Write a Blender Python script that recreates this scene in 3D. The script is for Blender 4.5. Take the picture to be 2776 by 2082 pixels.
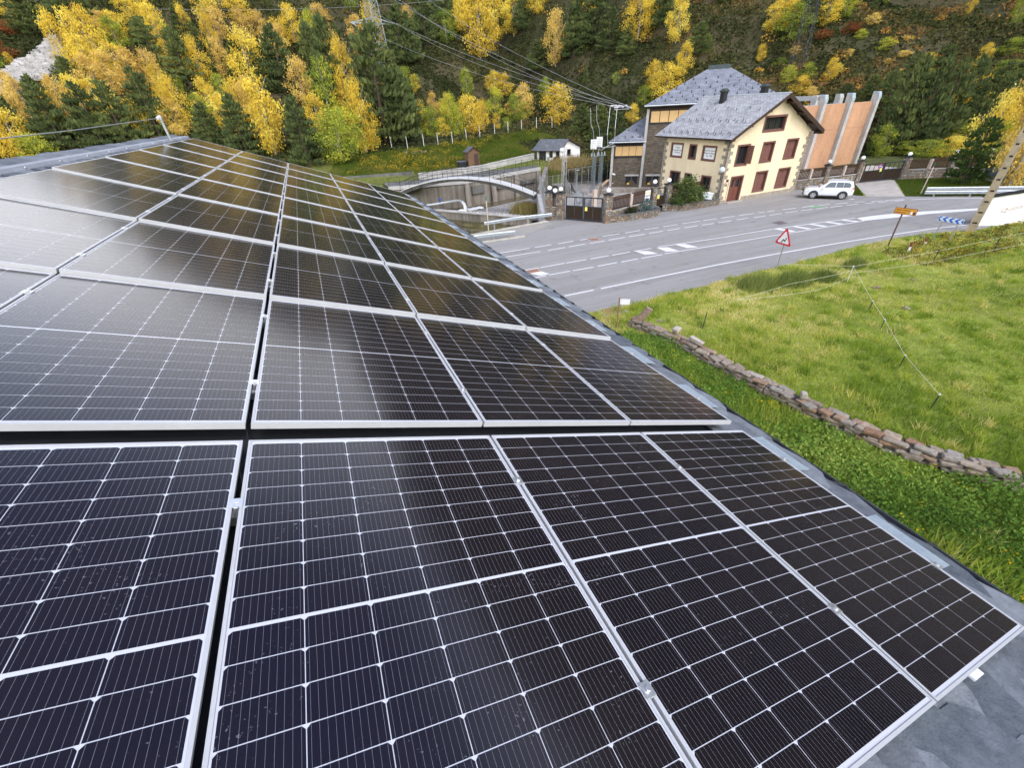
import bpy, math, random
import numpy as np
from mathutils import Vector, Matrix

S = bpy.context.scene
for o in list(bpy.data.objects): bpy.data.objects.remove(o)
R = math.radians
random.seed(7); rng = np.random.default_rng(7)

# ------------------------------------------------------------------ camera
CAMZ = 9.5
cam_d = bpy.data.cameras.new('camera'); cam = bpy.data.objects.new('camera', cam_d)
S.collection.objects.link(cam); S.camera = cam
cam_d.sensor_fit = 'HORIZONTAL'; cam_d.sensor_width = 36.0
cam_d.lens = 36.0 * 1134.4 / 2776.0
cam_d.clip_start = 0.05; cam_d.clip_end = 3000
cr = ((0.915315, -0.399887, -0.047849), (-0.259001, -0.493484, -0.830296), (0.308412, 0.772375, -0.555265))
rgt, dwn, fwd = [Vector(c) for c in cr]
mw = Matrix.Identity(4)
for i in range(3):
    mw[i][0] = rgt[i]; mw[i][1] = -dwn[i]; mw[i][2] = -fwd[i]
mw[2][3] = CAMZ
cam.matrix_world = mw

# ------------------------------------------------------------------ world, sun, exposure
SUN_EL, SUN_AZ = R(54), R(172)          # azimuth measured from +Y towards +X
W = bpy.data.worlds.new('World'); S.world = W; W.use_nodes = True
nt = W.node_tree; nt.nodes.clear()
sky = nt.nodes.new('ShaderNodeTexSky'); sky.sky_type = 'NISHITA'; sky.sun_disc = False
sky.sun_elevation = SUN_EL; sky.sun_rotation = SUN_AZ
sky.air_density = 1.0; sky.dust_density = 3.0; sky.ozone_density = 1.0; sky.altitude = 1600
bw = nt.nodes.new('ShaderNodeRGBToBW'); mixs = nt.nodes.new('ShaderNodeMix'); mixs.data_type = 'RGBA'
mixs.inputs['Factor'].default_value = 0.7
bg = nt.nodes.new('ShaderNodeBackground'); bg.inputs['Strength'].default_value = 0.15
wo = nt.nodes.new('ShaderNodeOutputWorld')
nt.links.new(sky.outputs[0], bw.inputs[0]); nt.links.new(sky.outputs[0], mixs.inputs['A'])
nt.links.new(bw.outputs[0], mixs.inputs['B'])
# thin high cloud: whiter and brighter low down, bluer and deeper overhead, with soft banks
tcw = nt.nodes.new('ShaderNodeTexCoord'); spw = nt.nodes.new('ShaderNodeSeparateXYZ'); nt.links.new(tcw.outputs['Generated'], spw.inputs[0])
nzw = nt.nodes.new('ShaderNodeTexNoise'); nzw.inputs['Scale'].default_value = 2.2; nzw.inputs['Detail'].default_value = 4; nzw.inputs['Roughness'].default_value = .5
nt.links.new(tcw.outputs['Generated'], nzw.inputs['Vector'])
adw = nt.nodes.new('ShaderNodeMath'); adw.operation = 'MULTIPLY_ADD'; adw.inputs[1].default_value = .34; nt.links.new(nzw.outputs['Fac'], adw.inputs[0]); nt.links.new(spw.outputs['Z'], adw.inputs[2])
rmw = nt.nodes.new('ShaderNodeValToRGB'); cr_ = rmw.color_ramp; cr_.elements[0].position = .45; cr_.elements[0].color = (1.75, 1.74, 1.74, 1); cr_.elements[1].position = .92; cr_.elements[1].color = (.36, .46, .74, 1)
for p_, c_ in ((.60, (3.5, 3.32, 3.14, 1)), (.70, (3.2, 3.05, 2.9, 1))): cr_.elements.new(p_).color = c_
rcw = nt.nodes.new('ShaderNodeValToRGB'); rcw.color_ramp.elements[0].position = .55; rcw.color_ramp.elements[0].color = (.88, .88, .88, 1); rcw.color_ramp.elements[1].position = 1.0; rcw.color_ramp.elements[1].color = (.3, .3, .3, 1)
mlw = nt.nodes.new('ShaderNodeMix'); mlw.data_type = 'RGBA'; mlw.blend_type = 'MULTIPLY'; mlw.inputs['Factor'].default_value = 1.0
nt.links.new(adw.outputs[0], rmw.inputs[0]); nt.links.new(adw.outputs[0], rcw.inputs[0]); nt.links.new(rcw.outputs[0], mixs.inputs['Factor'])
nt.links.new(mixs.outputs['Result'], mlw.inputs['A']); nt.links.new(rmw.outputs[0], mlw.inputs['B'])
nt.links.new(mlw.outputs['Result'], bg.inputs[0]); nt.links.new(bg.outputs[0], wo.inputs[0])
sd = bpy.data.lights.new('sun', 'SUN'); sun = bpy.data.objects.new('sun', sd); S.collection.objects.link(sun)
sd.energy = 0.6; sd.angle = R(14); sd.color = (1.0, 0.95, 0.88)
sv = Vector((math.sin(SUN_AZ) * math.cos(SUN_EL), math.cos(SUN_AZ) * math.cos(SUN_EL), math.sin(SUN_EL)))
sun.rotation_euler = sv.to_track_quat('Z', 'Y').to_euler(); sun.location = (0, -20, 60)
vs = S.view_settings
vs.view_transform = 'Standard'; vs.look = 'None'; vs.exposure = 1.7; vs.gamma = 1.0; vs.use_curve_mapping = False
S.render.engine = 'CYCLES'
S.cycles.max_bounces = 5; S.cycles.diffuse_bounces = 2; S.cycles.glossy_bounces = 3
S.cycles.transmission_bounces = 3; S.cycles.transparent_max_bounces = 6
S.cycles.caustics_reflective = False; S.cycles.caustics_refractive = False
S.cycles.use_denoising = True
S.cycles.use_adaptive_sampling = True; S.cycles.adaptive_threshold = 0.015

# ------------------------------------------------------------------ helpers: objects
COL = S.collection
def thing(name, label, cat, loc=(0, 0, 0), group=None):
    o = bpy.data.objects.new(name, None); COL.objects.link(o); o.empty_display_size = .2
    o.location = loc; o['label'] = label; o['category'] = cat
    if group: o['group'] = group
    return o
def tag(o, label=None, cat=None, group=None, kind=None):
    if label: o['label'] = label
    if cat: o['category'] = cat
    if group: o['group'] = group
    if kind: o['kind'] = kind
    return o
def root_loc(p):
    v = Vector((0, 0, 0))
    while p is not None:
        v = v + Vector(p.location); p = p.parent
    return v
def link(name, me, parent=None, loc=None):
    o = bpy.data.objects.new(name, me); COL.objects.link(o)
    if parent is not None: o.parent = parent
    if loc is not None: o.location = loc
    return o
def kids(o): return [c for c in bpy.data.objects if c.parent == o]
def clone(src, tree, loc=None, parent=None):
    """src copied with its parts; tree = [(part, [sub-parts])]"""
    r = src.copy(); COL.objects.link(r)
    if parent is not None: r.parent = parent
    if loc is not None: r.location = loc
    for p, subs in tree:
        c = p.copy(); c.parent = r; COL.objects.link(c)
        for s_ in subs:
            d = s_.copy(); d.parent = c; COL.objects.link(d)
    return r

class MB:
    """collects shapes in world (or local) coordinates, builds one mesh"""
    def __init__(s): s.v = []; s.f = []; s.m = []
    def add(s, vs_, fs, mi=0):
        b = len(s.v); s.v += [tuple(p) for p in vs_]
        for f in fs: s.f.append(tuple(i + b for i in f)); s.m.append(mi)
        return s
    def hexa(s, p, mi=0):
        return s.add(p, [(0, 3, 2, 1), (4, 5, 6, 7), (0, 1, 5, 4), (1, 2, 6, 5), (2, 3, 7, 6), (3, 0, 4, 7)], mi)
    def box(s, c, d, mi=0, rz=0.0, mat=None):
        hx, hy, hz = d[0] / 2, d[1] / 2, d[2] / 2
        P = [(-hx, -hy, -hz), (hx, -hy, -hz), (hx, hy, -hz), (-hx, hy, -hz), (-hx, -hy, hz), (hx, -hy, hz), (hx, hy, hz), (-hx, hy, hz)]
        if mat is not None: P = [tuple(mat @ Vector(p)) for p in P]
        elif rz:
            c_, s_ = math.cos(rz), math.sin(rz); P = [(x * c_ - y * s_, x * s_ + y * c_, z) for x, y, z in P]
        return s.hexa([(x + c[0], y + c[1], z + c[2]) for x, y, z in P], mi)
    def wall(s, a, b, z0, z1, th, mi=0, z0b=None, z1b=None, side=0):
        """vertical slab from a to b (xy); thickness th centred (side 0), to the left (+1) or right (-1)"""
        dx, dy = b[0] - a[0], b[1] - a[1]; L = math.hypot(dx, dy); nx, ny = -dy / L, dx / L
        lo, hi = (-th / 2, th / 2) if side == 0 else ((0, th) if side > 0 else (-th, 0))
        z0b = z0 if z0b is None else z0b; z1b = z1 if z1b is None else z1b
        P = []
        for za, zb in ((z0, z0b), (z1, z1b)):
            P += [(a[0] + nx * lo, a[1] + ny * lo, za), (b[0] + nx * lo, b[1] + ny * lo, zb),
                  (b[0] + nx * hi, b[1] + ny * hi, zb), (a[0] + nx * hi, a[1] + ny * hi, za)]
        return s.hexa(P, mi)
    def bar(s, a, b, w, h=None, mi=0, up=(0, 0, 1)):
        a = Vector(a); b = Vector(b); d = (b - a).normalized(); u = Vector(up)
        if abs(d.dot(u)) > .98: u = Vector((1, 0, 0))
        x = d.cross(u).normalized(); y = x.cross(d); h = h or w
        P = []
        for c in (a, b): P += [c - x * w / 2 - y * h / 2, c + x * w / 2 - y * h / 2, c + x * w / 2 + y * h / 2, c - x * w / 2 + y * h / 2]
        return s.hexa(P, mi)
    def tube(s, pts, r, n=8, mi=0, cap=True):
        pts = [Vector(p) for p in pts]; rs = r if isinstance(r, (list, tuple)) else [r] * len(pts)
        b = len(s.v); px = None
        for i, p in enumerate(pts):
            d = (pts[min(i + 1, len(pts) - 1)] - pts[max(i - 1, 0)]).normalized()
            if px is None:
                u = Vector((0, 0, 1)) if abs(d.z) < .9 else Vector((1, 0, 0)); px = d.cross(u).normalized()
            else: px = (px - d * px.dot(d)).normalized()
            py = d.cross(px)
            for k in range(n):
                a = 2 * math.pi * k / n; s.v.append(tuple(p + (px * math.cos(a) + py * math.sin(a)) * rs[i]))
        for i in range(len(pts) - 1):
            for k in range(n):
                k2 = (k + 1) % n; s.f.append((b + i * n + k, b + i * n + k2, b + (i + 1) * n + k2, b + (i + 1) * n + k)); s.m.append(mi)
        if cap:
            s.f.append(tuple(b + k for k in range(n))[::-1]); s.m.append(mi)
            e = b + (len(pts) - 1) * n; s.f.append(tuple(e + k for k in range(n))); s.m.append(mi)
        return s
    def cyl(s, c, r, h, n=16, mi=0, r2=None):
        return s.tube([c, (c[0], c[1], c[2] + h)], [r, r if r2 is None else r2], n, mi)
    def ball(s, c, r, n=14, m=8, mi=0, sz=1.0):
        b = len(s.v); s.v.append((c[0], c[1], c[2] + r * sz))
        for i in range(1, m):
            t = math.pi * i / m
            for k in range(n):
                a = 2 * math.pi * k / n; s.v.append((c[0] + r * math.sin(t) * math.cos(a), c[1] + r * math.sin(t) * math.sin(a), c[2] + r * sz * math.cos(t)))
        s.v.append((c[0], c[1], c[2] - r * sz)); e = len(s.v) - 1
        for k in range(n):
            k2 = (k + 1) % n; s.f.append((b, b + 1 + k, b + 1 + k2)); s.m.append(mi)
            for i in range(m - 2): s.f.append((b + 1 + i * n + k, b + 1 + (i + 1) * n + k, b + 1 + (i + 1) * n + k2, b + 1 + i * n + k2)); s.m.append(mi)
            s.f.append((b + 1 + (m - 2) * n + k, e, b + 1 + (m - 2) * n + k2)); s.m.append(mi)
        return s
    def prism(s, poly, f, t, mi=0):
        """poly: 2-D outline; f maps (a, b, depth) to xyz; extruded from depth 0 to t"""
        n = len(poly); P = [f(a, b, 0) for a, b in poly] + [f(a, b, t) for a, b in poly]
        F = [tuple(range(n))[::-1], tuple(range(n, 2 * n))] + [(i, (i + 1) % n, n + (i + 1) % n, n + i) for i in range(n)]
        return s.add(P, F, mi)
    def build(s, name, mats, parent=None, smooth=False, local=False):
        me = bpy.data.meshes.new(name)
        off = Vector((0, 0, 0)) if (local or parent is None) else root_loc(parent)
        me.from_pydata([(x - off.x, y - off.y, z - off.z) for x, y, z in s.v] if parent is not None and not local else s.v, [], s.f)
        mats = mats if isinstance(mats, (list, tuple)) else [mats]
        for m_ in mats: me.materials.append(m_)
        if len(mats) > 1: me.polygons.foreach_set('material_index', s.m)
        if smooth: me.polygons.foreach_set('use_smooth', [True] * len(me.polygons))
        me.update()
        return link(name, me, parent)

def npmesh(name, V, F, mat, tint=None, col=None, parent=None, smooth=False, mi=None):
    """big mesh from numpy arrays; tint: one float per face, col: one colour per vertex"""
    me = bpy.data.meshes.new(name); V = np.asarray(V, np.float32); F = np.asarray(F, np.int32)
    k = F.shape[1]
    me.vertices.add(len(V)); me.vertices.foreach_set('co', V.ravel())
    me.loops.add(F.size); me.loops.foreach_set('vertex_index', F.ravel())
    me.polygons.add(len(F)); me.polygons.foreach_set('loop_start', np.arange(0, F.size, k, dtype=np.int32))
    me.polygons.foreach_set('loop_total', np.full(len(F), k, np.int32))
    if mi is not None: me.polygons.foreach_set('material_index', np.asarray(mi, np.int32))
    for m_ in (mat if isinstance(mat, (list, tuple)) else [mat]): me.materials.append(m_)
    me.update(calc_edges=True)
    if tint is not None:
        a = me.attributes.new('tint', 'FLOAT', 'FACE'); a.data.foreach_set('value', np.asarray(tint, np.float32))
    if col is not None:
        a = me.attributes.new('ground', 'FLOAT_COLOR', 'POINT'); c4_ = np.ones((len(V), 4), np.float32); c4_[:, :3] = col
        a.data.foreach_set('color', c4_.ravel())
    if smooth: me.polygons.foreach_set('use_smooth', [True] * len(F))
    return me if parent == 'mesh' else link(name, me, parent)

# ------------------------------------------------------------------ helpers: materials
def node(t, kind, **kw):
    n = t.nodes.new('ShaderNode' + kind)
    for k, v in kw.items():
        if k in n.inputs: n.inputs[k].default_value = v
        else: setattr(n, k, v)
    return n
def mat0(name, rough=.8, metal=0.0, spec=.5):
    m = bpy.data.materials.new(name); m.use_nodes = True; t = m.node_tree
    p = t.nodes['Principled BSDF']; p.inputs['Roughness'].default_value = rough; p.inputs['Metallic'].default_value = metal
    p.inputs['Specular IOR Level'].default_value = spec
    return m, t, p
def ramp(t, fac, stops, interp='LINEAR'):
    r = t.nodes.new('ShaderNodeValToRGB'); r.color_ramp.interpolation = interp
    while len(r.color_ramp.elements) < len(stops): r.color_ramp.elements.new(.5)
    for e, (p, c) in zip(r.color_ramp.elements, stops): e.position = p; e.color = (*c, 1) if len(c) == 3 else c
    t.links.new(fac, r.inputs[0]); return r
def noise(t, scale, detail=4, rough=.55, vec=None, stretch=None):
    g = t.nodes.new('ShaderNodeNewGeometry'); n = node(t, 'TexNoise', Scale=scale, Detail=detail, Roughness=rough)
    v = vec or g.outputs['Position']
    if stretch:
        mp = t.nodes.new('ShaderNodeVectorMath'); mp.operation = 'MULTIPLY'; mp.inputs[1].default_value = stretch
        t.links.new(v, mp.inputs[0]); v = mp.outputs[0]
    t.links.new(v, n.inputs['Vector']); return n
def mul(c, k): return tuple(min(1, max(0, x * k)) for x in c)
def bump(t, p, h, strength=.3, dist=.02):
    b = node(t, 'Bump', Strength=strength, Distance=dist); t.links.new(h, b.inputs['Height']); t.links.new(b.outputs[0], p.inputs['Normal']); return b
def mat(name, c, rough=.8, var=.18, scale=3.0, bmp=0.0, bscale=40.0, metal=0.0, spec=.4, stretch=None, c2=None, detail=5):
    """base colour with grain and wear from two noises, optional fine relief"""
    m, t, p = mat0(name, rough, metal, spec)
    n = noise(t, scale, detail, .6, stretch=stretch)
    a, b = (mul(c, 1 - var), mul(c, 1 + var)) if c2 is None else (c, c2)
    r = ramp(t, n.outputs['Fac'], [(.3, a), (.7, b)])
    n2 = noise(t, scale * 9, 3, .6)
    mx = node(t, 'Mix', data_type='RGBA', blend_type='OVERLAY'); mx.inputs['Factor'].default_value = min(.6, var * 1.4)
    t.links.new(r.outputs[0], mx.inputs['A']); t.links.new(n2.outputs['Fac'], mx.inputs['B'])
    t.links.new(mx.outputs['Result'], p.inputs['Base Color'])
    if bmp:
        n3 = noise(t, bscale, 4, .6); bump(t, p, n3.outputs['Fac'], bmp, .02)
    return m
def leafmat(name, stops, trans=.35, objvar=.35):
    """foliage: colour by leaf tint plus a shift per plant, part of the light passing through"""
    m = bpy.data.materials.new(name); m.use_nodes = True; t = m.node_tree; t.nodes.clear()
    at = node(t, 'Attribute', attribute_name='tint'); oi = t.nodes.new('ShaderNodeObjectInfo')
    ma = node(t, 'Math', operation='MULTIPLY_ADD'); ma.inputs[1].default_value = objvar; ma.inputs[2].default_value = -objvar / 2
    t.links.new(oi.outputs['Random'], ma.inputs[0])
    ad = node(t, 'Math', operation='ADD', use_clamp=True); t.links.new(at.outputs['Fac'], ad.inputs[0]); t.links.new(ma.outputs[0], ad.inputs[1])
    r = ramp(t, ad.outputs[0], stops)
    d = node(t, 'BsdfDiffuse', Roughness=.9); tr = t.nodes.new('ShaderNodeBsdfTranslucent'); mx = node(t, 'MixShader'); mx.inputs[0].default_value = trans
    o = t.nodes.new('ShaderNodeOutputMaterial')
    t.links.new(r.outputs[0], d.inputs[0]); t.links.new(r.outputs[0], tr.inputs[0])
    t.links.new(d.outputs[0], mx.inputs[1]); t.links.new(tr.outputs[0], mx.inputs[2]); t.links.new(mx.outputs[0], o.inputs[0])
    return m

# ------------------------------------------------------------------ materials
GALV = mat('galvanised_steel', (.5, .52, .53), .42, .12, 6, metal=.85)
DARKSTEEL = mat('dark_grey_steel_paint', (.032, .035, .038), .6, .15, 4, spec=.25)
BLACKMETAL = mat('black_painted_metal', (.018, .018, .02), .45, .2, 5)
CONC = mat('pale_concrete', (.40, .385, .35), .9, .2, .8, .25, 30)
CONC_OLD = mat('weathered_concrete', (.20, .175, .14), .9, .5, 1.3, .3, 20, stretch=(1, 1, .10))
CONC_DARK = mat('dark_stained_concrete', (.12, .115, .10), .9, .35, .7, .3, 20, stretch=(1, 1, .15))
BROWNWOOD = mat('brown_varnished_wood', (.050, .023, .010), .8, .3, 6, .2, 60, stretch=(1, 1, .3))
DARKWOOD = mat('dark_stained_timber', (.05, .028, .017), .6, .3, 5, .2, 50)
WHITEPAINT = mat('white_paint', (.78, .77, .74), .6, .06, 3)
CREAM = mat('cream_render', (.73, .60, .385), .9, .13, .6, .15, 60, stretch=(1, 1, .4))
WHITERENDER = mat('white_render', (.80, .79, .74), .9, .05, 1.5, .15, 40)
BROWNFRAME = mat('red_brown_window_surround', (.15, .066, .05), .7, .15, 4)
GLASSDARK, _t, _p = mat0('dark_window_glass', .08, 0, .6); _p.inputs['Base Color'].default_value = (.015, .018, .02, 1)
QUOIN = mat('tan_grey_quoin_stone', (.30, .255, .20), .9, .3, 3, .4, 25)
RUBBLE = mat('brown_rubble_stone', (.19, .155, .115), .9, .5, 5, .5, 25)
MORTAR = mat('dark_mortar', (.11, .095, .075), .95, .25, 5)
def tinted(name, base, spread):
    """stone colour that differs from piece to piece"""
    m, t, p = mat0(name, .9, 0, .3)
    oi = t.nodes.new('ShaderNodeObjectInfo'); r = ramp(t, oi.outputs['Random'], spread, 'LINEAR')
    n = noise(t, 9, 5, .6); r2 = ramp(t, n.outputs['Fac'], [(.3, (.62, .62, .62)), (.72, (1.25, 1.22, 1.18))])
    mx = node(t, 'Mix', data_type='RGBA', blend_type='MULTIPLY'); mx.inputs['Factor'].default_value = 1
    t.links.new(r.outputs[0], mx.inputs['A']); t.links.new(r2.outputs[0], mx.inputs['B']); t.links.new(mx.outputs['Result'], p.inputs['Base Color'])
    n3 = noise(t, 28, 4, .6); bump(t, p, n3.outputs['Fac'], .5, .02)
    return m
FIELDSTONE = tinted('field_stone', None, [(0, (.21, .165, .12)), (.3, (.31, .255, .19)), (.55, (.27, .245, .205)), (.75, (.33, .245, .165)), (.88, (.25, .145, .085)), (1, (.38, .34, .28))])
SLATE = tinted('grey_slate', None, [(0, (.095, .112, .125)), (.35, (.15, .168, .182)), (.7, (.19, .21, .222)), (1, (.115, .128, .142))])
def slate_roof(name, c, w, h, mortar, rot):
    """far slate roofs: course lines and a colour per slate; rot turns the pattern into the roof plane"""
    m, t, p = mat0(name, .6, 0, .4)
    tc = t.nodes.new('ShaderNodeUVMap')
    b = node(t, 'TexBrick', Scale=1.0); b.inputs['Brick Width'].default_value = w; b.inputs['Row Height'].default_value = h
    b.inputs['Mortar Size'].default_value = mortar; b.inputs['Mortar Smooth'].default_value = .3; b.inputs['Bias'].default_value = 0
    b.inputs['Color1'].default_value = (*mul(c, .78), 1); b.inputs['Color2'].default_value = (*mul(c, 1.22), 1); b.inputs['Mortar'].default_value = (*mul(c, .35), 1)
    t.links.new(tc.outputs[0], b.inputs['Vector'])
    n = noise(t, .9, 5, .6); r2 = ramp(t, n.outputs['Fac'], [(.3, (.84, .84, .85)), (.7, (1.18, 1.17, 1.15))])
    mx = node(t, 'Mix', data_type='RGBA', blend_type='MULTIPLY'); mx.inputs['Factor'].default_value = 1
    t.links.new(b.outputs[0], mx.inputs['A']); t.links.new(r2.outputs[0], mx.inputs['B']); t.links.new(mx.outputs['Result'], p.inputs['Base Color'])
    iv = node(t, 'Math', operation='SUBTRACT'); iv.inputs[0].default_value = 1; t.links.new(b.outputs['Fac'], iv.inputs[1])
    bump(t, p, iv.outputs[0], .5, .02)
    return m
ROOF_HOUSE = slate_roof('house_slate_roofing', (.34, .337, .33), .34, .2, .016, 0)
ROOF_STATION = slate_roof('station_slate_roofing', (.20, .21, .23), .5, .3, .02, 0)

# ------------------------------------------------------------------ terrain height
def tab(x, T_): return np.interp(x, [a for a, b in T_], [b for a, b in T_])
FOOT = [(-200, 60), (-100, 70), (-40, 80), (0, 85), (20, 87.5), (45, 93), (56, 84), (66, 66), (78, 50), (92, 38), (110, 26), (128, 0), (146, -40), (165, -90), (200, -200)]
RIDGE = [(-180, 6), (-70, 8), (-30, 10.5), (-12, 12.5), (-5, 16.5), (5, 17.5), (16, 18.3), (23, 21.5), (27, 27), (32, 32), (38, 35), (45, 37), (60, 40), (85, 40), (110, 32), (135, 16), (180, 6)]
def height(x, y):
    x = np.asarray(x, float); y = np.asarray(y, float)
    yf = tab(x, FOOT); dy = (tab(x + 4, FOOT) - tab(x - 4, FOOT)) / 8
    s = (y - yf) / np.sqrt(1 + dy * dy)
    mead = np.clip((y - 62) * .15, 0, None) * np.clip((60 - x) / 14, 0, 1)
    mead = np.minimum(mead, np.clip((yf - 62) * .15, 0, None) * np.clip((60 - x) / 14, 0, 1))
    ss = np.where(s > 0, s, 0)
    hill = .66 * (np.sqrt(ss * ss + 16) - 4)
    hill = hill + (1.3 * np.sin(x * .11 + .7 * np.sin(y * .07)) * np.sin(y * .13 + 1.1) + .5 * np.sin(x * .37 + y * .21)) * np.clip(ss / 14, 0, 1)
    ss = np.minimum(ss, 400); hill = hill + np.clip(ss - 45, 0, None) * .75 * np.clip((np.degrees(np.arctan2(x, y)) - 17) / 22, 0, 1)
    south = np.clip(-y - 45 - np.abs(x) * .1, 0, 120) * .55  # unseen hill behind the camera, added to cut low southern sky light
    r = np.hypot(x, y); az = np.degrees(np.arctan2(x, y))
    cone = 9.5 + r * np.tan(np.radians(tab(az, RIDGE)))
    return np.maximum(np.where(y < -40, south, 0), np.minimum(mead + hill, cone * np.clip(1 - (r - 380) / 600, .05, 1)))
def foot_dist(x, y):
    yf = tab(x, FOOT); dy = (tab(x + 4, FOOT) - tab(x - 4, FOOT)) / 8
    return (y - yf) / np.sqrt(1 + dy * dy)
def vnoise(x, y, seed=0):
    """smooth value noise, 0..1"""
    r_ = np.random.default_rng(seed); g = r_.random((64, 64))
    xi = np.floor(x).astype(int); yi = np.floor(y).astype(int); fx = x - xi; fy = y - yi
    fx = fx * fx * (3 - 2 * fx); fy = fy * fy * (3 - 2 * fy)
    a = g[xi % 64, yi % 64]; b = g[(xi + 1) % 64, yi % 64]; c = g[xi % 64, (yi + 1) % 64]; d = g[(xi + 1) % 64, (yi + 1) % 64]
    return (a * (1 - fx) + b * fx) * (1 - fy) + (c * (1 - fx) + d * fx) * fy

# ================================================================== GROUND
xs = np.concatenate([np.arange(-700, -120, 40), np.arange(-120, -24, 4), np.arange(-24, 90, 1.0), np.arange(90, 200, 4), np.arange(200, 701, 50)])
ys = np.concatenate([np.arange(-700, -60, 40), np.arange(-60, -12, 4), np.arange(-12, 100, 1.0), np.arange(100, 200, 2.5), np.arange(200, 360, 8), np.arange(360, 901, 45)])
GX, GY = np.meshgrid(xs, ys, indexing='ij'); GZ = height(GX, GY)
def in_poly(x, y, poly):
    x = np.asarray(x); inside = np.zeros(x.shape, bool); n = len(poly)
    for i in range(n):
        x1, y1 = poly[i]; x2, y2 = poly[(i + 1) % n]
        c = ((y1 > y) != (y2 > y)) & (x < (x2 - x1) * (y - y1) / (y2 - y1 + 1e-12) + x1); inside ^= c
    return inside
RIVER = [(-30, 37.6), (11, 37.6), (19.3, 37.6), (22.3, 44.5), (26.6, 51.9), (35.6, 58), (35.6, 67.2), (33, 67.4), (24, 64.3), (19, 62.9), (11, 64.5), (-30, 67)]
YARD = [(26.5, 47.5), (36.9, 43.6), (49.5, 45.2), (53, 52), (42, 64), (34.8, 66), (34.6, 58)]
GZ = np.where(in_poly(GX, GY, YARD), -1.7, GZ)
GZ = np.where(in_poly(GX, GY, RIVER), -5.5, GZ)
GZ = GZ + np.where((GX > 4) & (GY < 16.5) & (GY > -12) & (GX < 90), .10 * (vnoise(GX * .4 + 9, GY * .4 + 9, 2) - .5), 0) - .02
# the verge mound below the white building
mound = np.clip(1 - np.hypot((GX - 46.5) / 5.0, (GY - 13.6) / 2.6), 0, 1); GZ = GZ + .75 * mound * mound * (3 - 2 * mound)
C = np.zeros(GX.shape + (3,))
n1 = vnoise(GX * .13 + 40, GY * .13 + 40, 3)[..., None]; n2 = vnoise(GX * .5 + 80, GY * .5 + 20, 4)[..., None]
meadow = np.array([.19, .23, .04]) * (1 - n1) + np.array([.28, .28, .065]) * n1
meadow = meadow * (.75 + .5 * n2)
slopec = np.array([.044, .046, .020]) * (1 - n1) + np.array([.075, .058, .028]) * n1
fd = foot_dist(GX, GY)[..., None]; kk = np.clip((fd + 1) / 3, 0, 1)
C = np.where((GY > 60)[..., None], .55, 1.0) * meadow * (1 - kk) + slopec * kk * (.7 + .6 * n2)
dirt = np.array([.19, .165, .125]); yard = ((GX > 10) & (GX < 75) & (GY > 33) & (GY < 62))[..., None]
C = np.where(yard, dirt * (.8 + .4 * n2), C)
scrub_ = ((GX > 37.5) & (GX < 58) & (GY > 60) & (GY < 84))[..., None]
C = np.where(scrub_, np.array([.065, .052, .026]) * (.6 + .8 * n2), C)
right = ((GX > 60) & (GY > 20) & (GY < 62) & (fd[..., 0] < 0))[..., None]
C = np.where(right, np.array([.09, .10, .03]) * (.7 + .6 * n2), C)
m, t, p = mat0('soil_and_turf', .95, 0, .2)
at = node(t, 'Attribute', attribute_name='ground'); nn_ = noise(t, 2.2, 6, .65); r_ = ramp(t, nn_.outputs['Fac'], [(.25, (.55, .55, .55)), (.75, (1.4, 1.4, 1.35))])
mx = node(t, 'Mix', data_type='RGBA', blend_type='MULTIPLY'); mx.inputs['Factor'].default_value = 1
t.links.new(at.outputs['Color'], mx.inputs['A']); t.links.new(r_.outputs[0], mx.inputs['B']); t.links.new(mx.outputs['Result'], p.inputs['Base Color'])
n3_ = noise(t, 6, 5, .6); bump(t, p, n3_.outputs['Fac'], .6, .15)
TURF = m
nx_, ny_ = len(xs), len(ys)
idx = np.arange(nx_ * ny_).reshape(nx_, ny_)
F = np.stack([idx[:-1, :-1], idx[1:, :-1], idx[1:, 1:], idx[:-1, 1:]], -1).reshape(-1, 4)
ground = npmesh('ground', np.stack([GX, GY, GZ], -1).reshape(-1, 3), F, TURF, col=C.reshape(-1, 3), smooth=True)
tag(ground, 'grassy valley floor rising into the wooded hillside', kind='structure')

# ------------------------------------------------------------------ road
def sheet(name, poly, z, m_, label=None, kind='structure'):
    import bmesh
    bm = bmesh.new(); vs_ = [bm.verts.new((x, y, z)) for x, y in poly]; f = bm.faces.new(vs_)
    if f.normal.z < 0: f.normal_flip()
    bmesh.ops.triangulate(bm, faces=[f]); bm.normal_update()
    for f in bm.faces:
        if f.normal.z < 0: f.normal_flip()
    me = bpy.data.meshes.new(name); bm.to_mesh(me); bm.free(); me.materials.append(m_)
    o = link(name, me)
    if kind: o['kind'] = kind
    if label: o['label'] = label
    return o
m, t, p = mat0('worn_asphalt', .88, 0, .35)
na = noise(t, .55, 6, .68, stretch=(.12, 1.5, 1)); ra = ramp(t, na.outputs['Fac'], [(.28, (.21, .199, .181)), (.72, (.315, .30, .274))])
nb = noise(t, 26, 4, .7); rb = ramp(t, nb.outputs['Fac'], [(.25, (.68, .68, .68)), (.78, (1.32, 1.31, 1.29))])
mx = node(t, 'Mix', data_type='RGBA', blend_type='MULTIPLY'); mx.inputs['Factor'].default_value = 1
t.links.new(ra.outputs[0], mx.inputs['A']); t.links.new(rb.outputs[0], mx.inputs['B'])
nc = noise(t, 1.1, 6, .7); rc = ramp(t, nc.outputs['Fac'], [(.58, (1, 1, 1)), (.66, (.76, .75, .74))])
mx2 = node(t, 'Mix', data_type='RGBA', blend_type='MULTIPLY'); mx2.inputs['Factor'].default_value = 1
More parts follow.
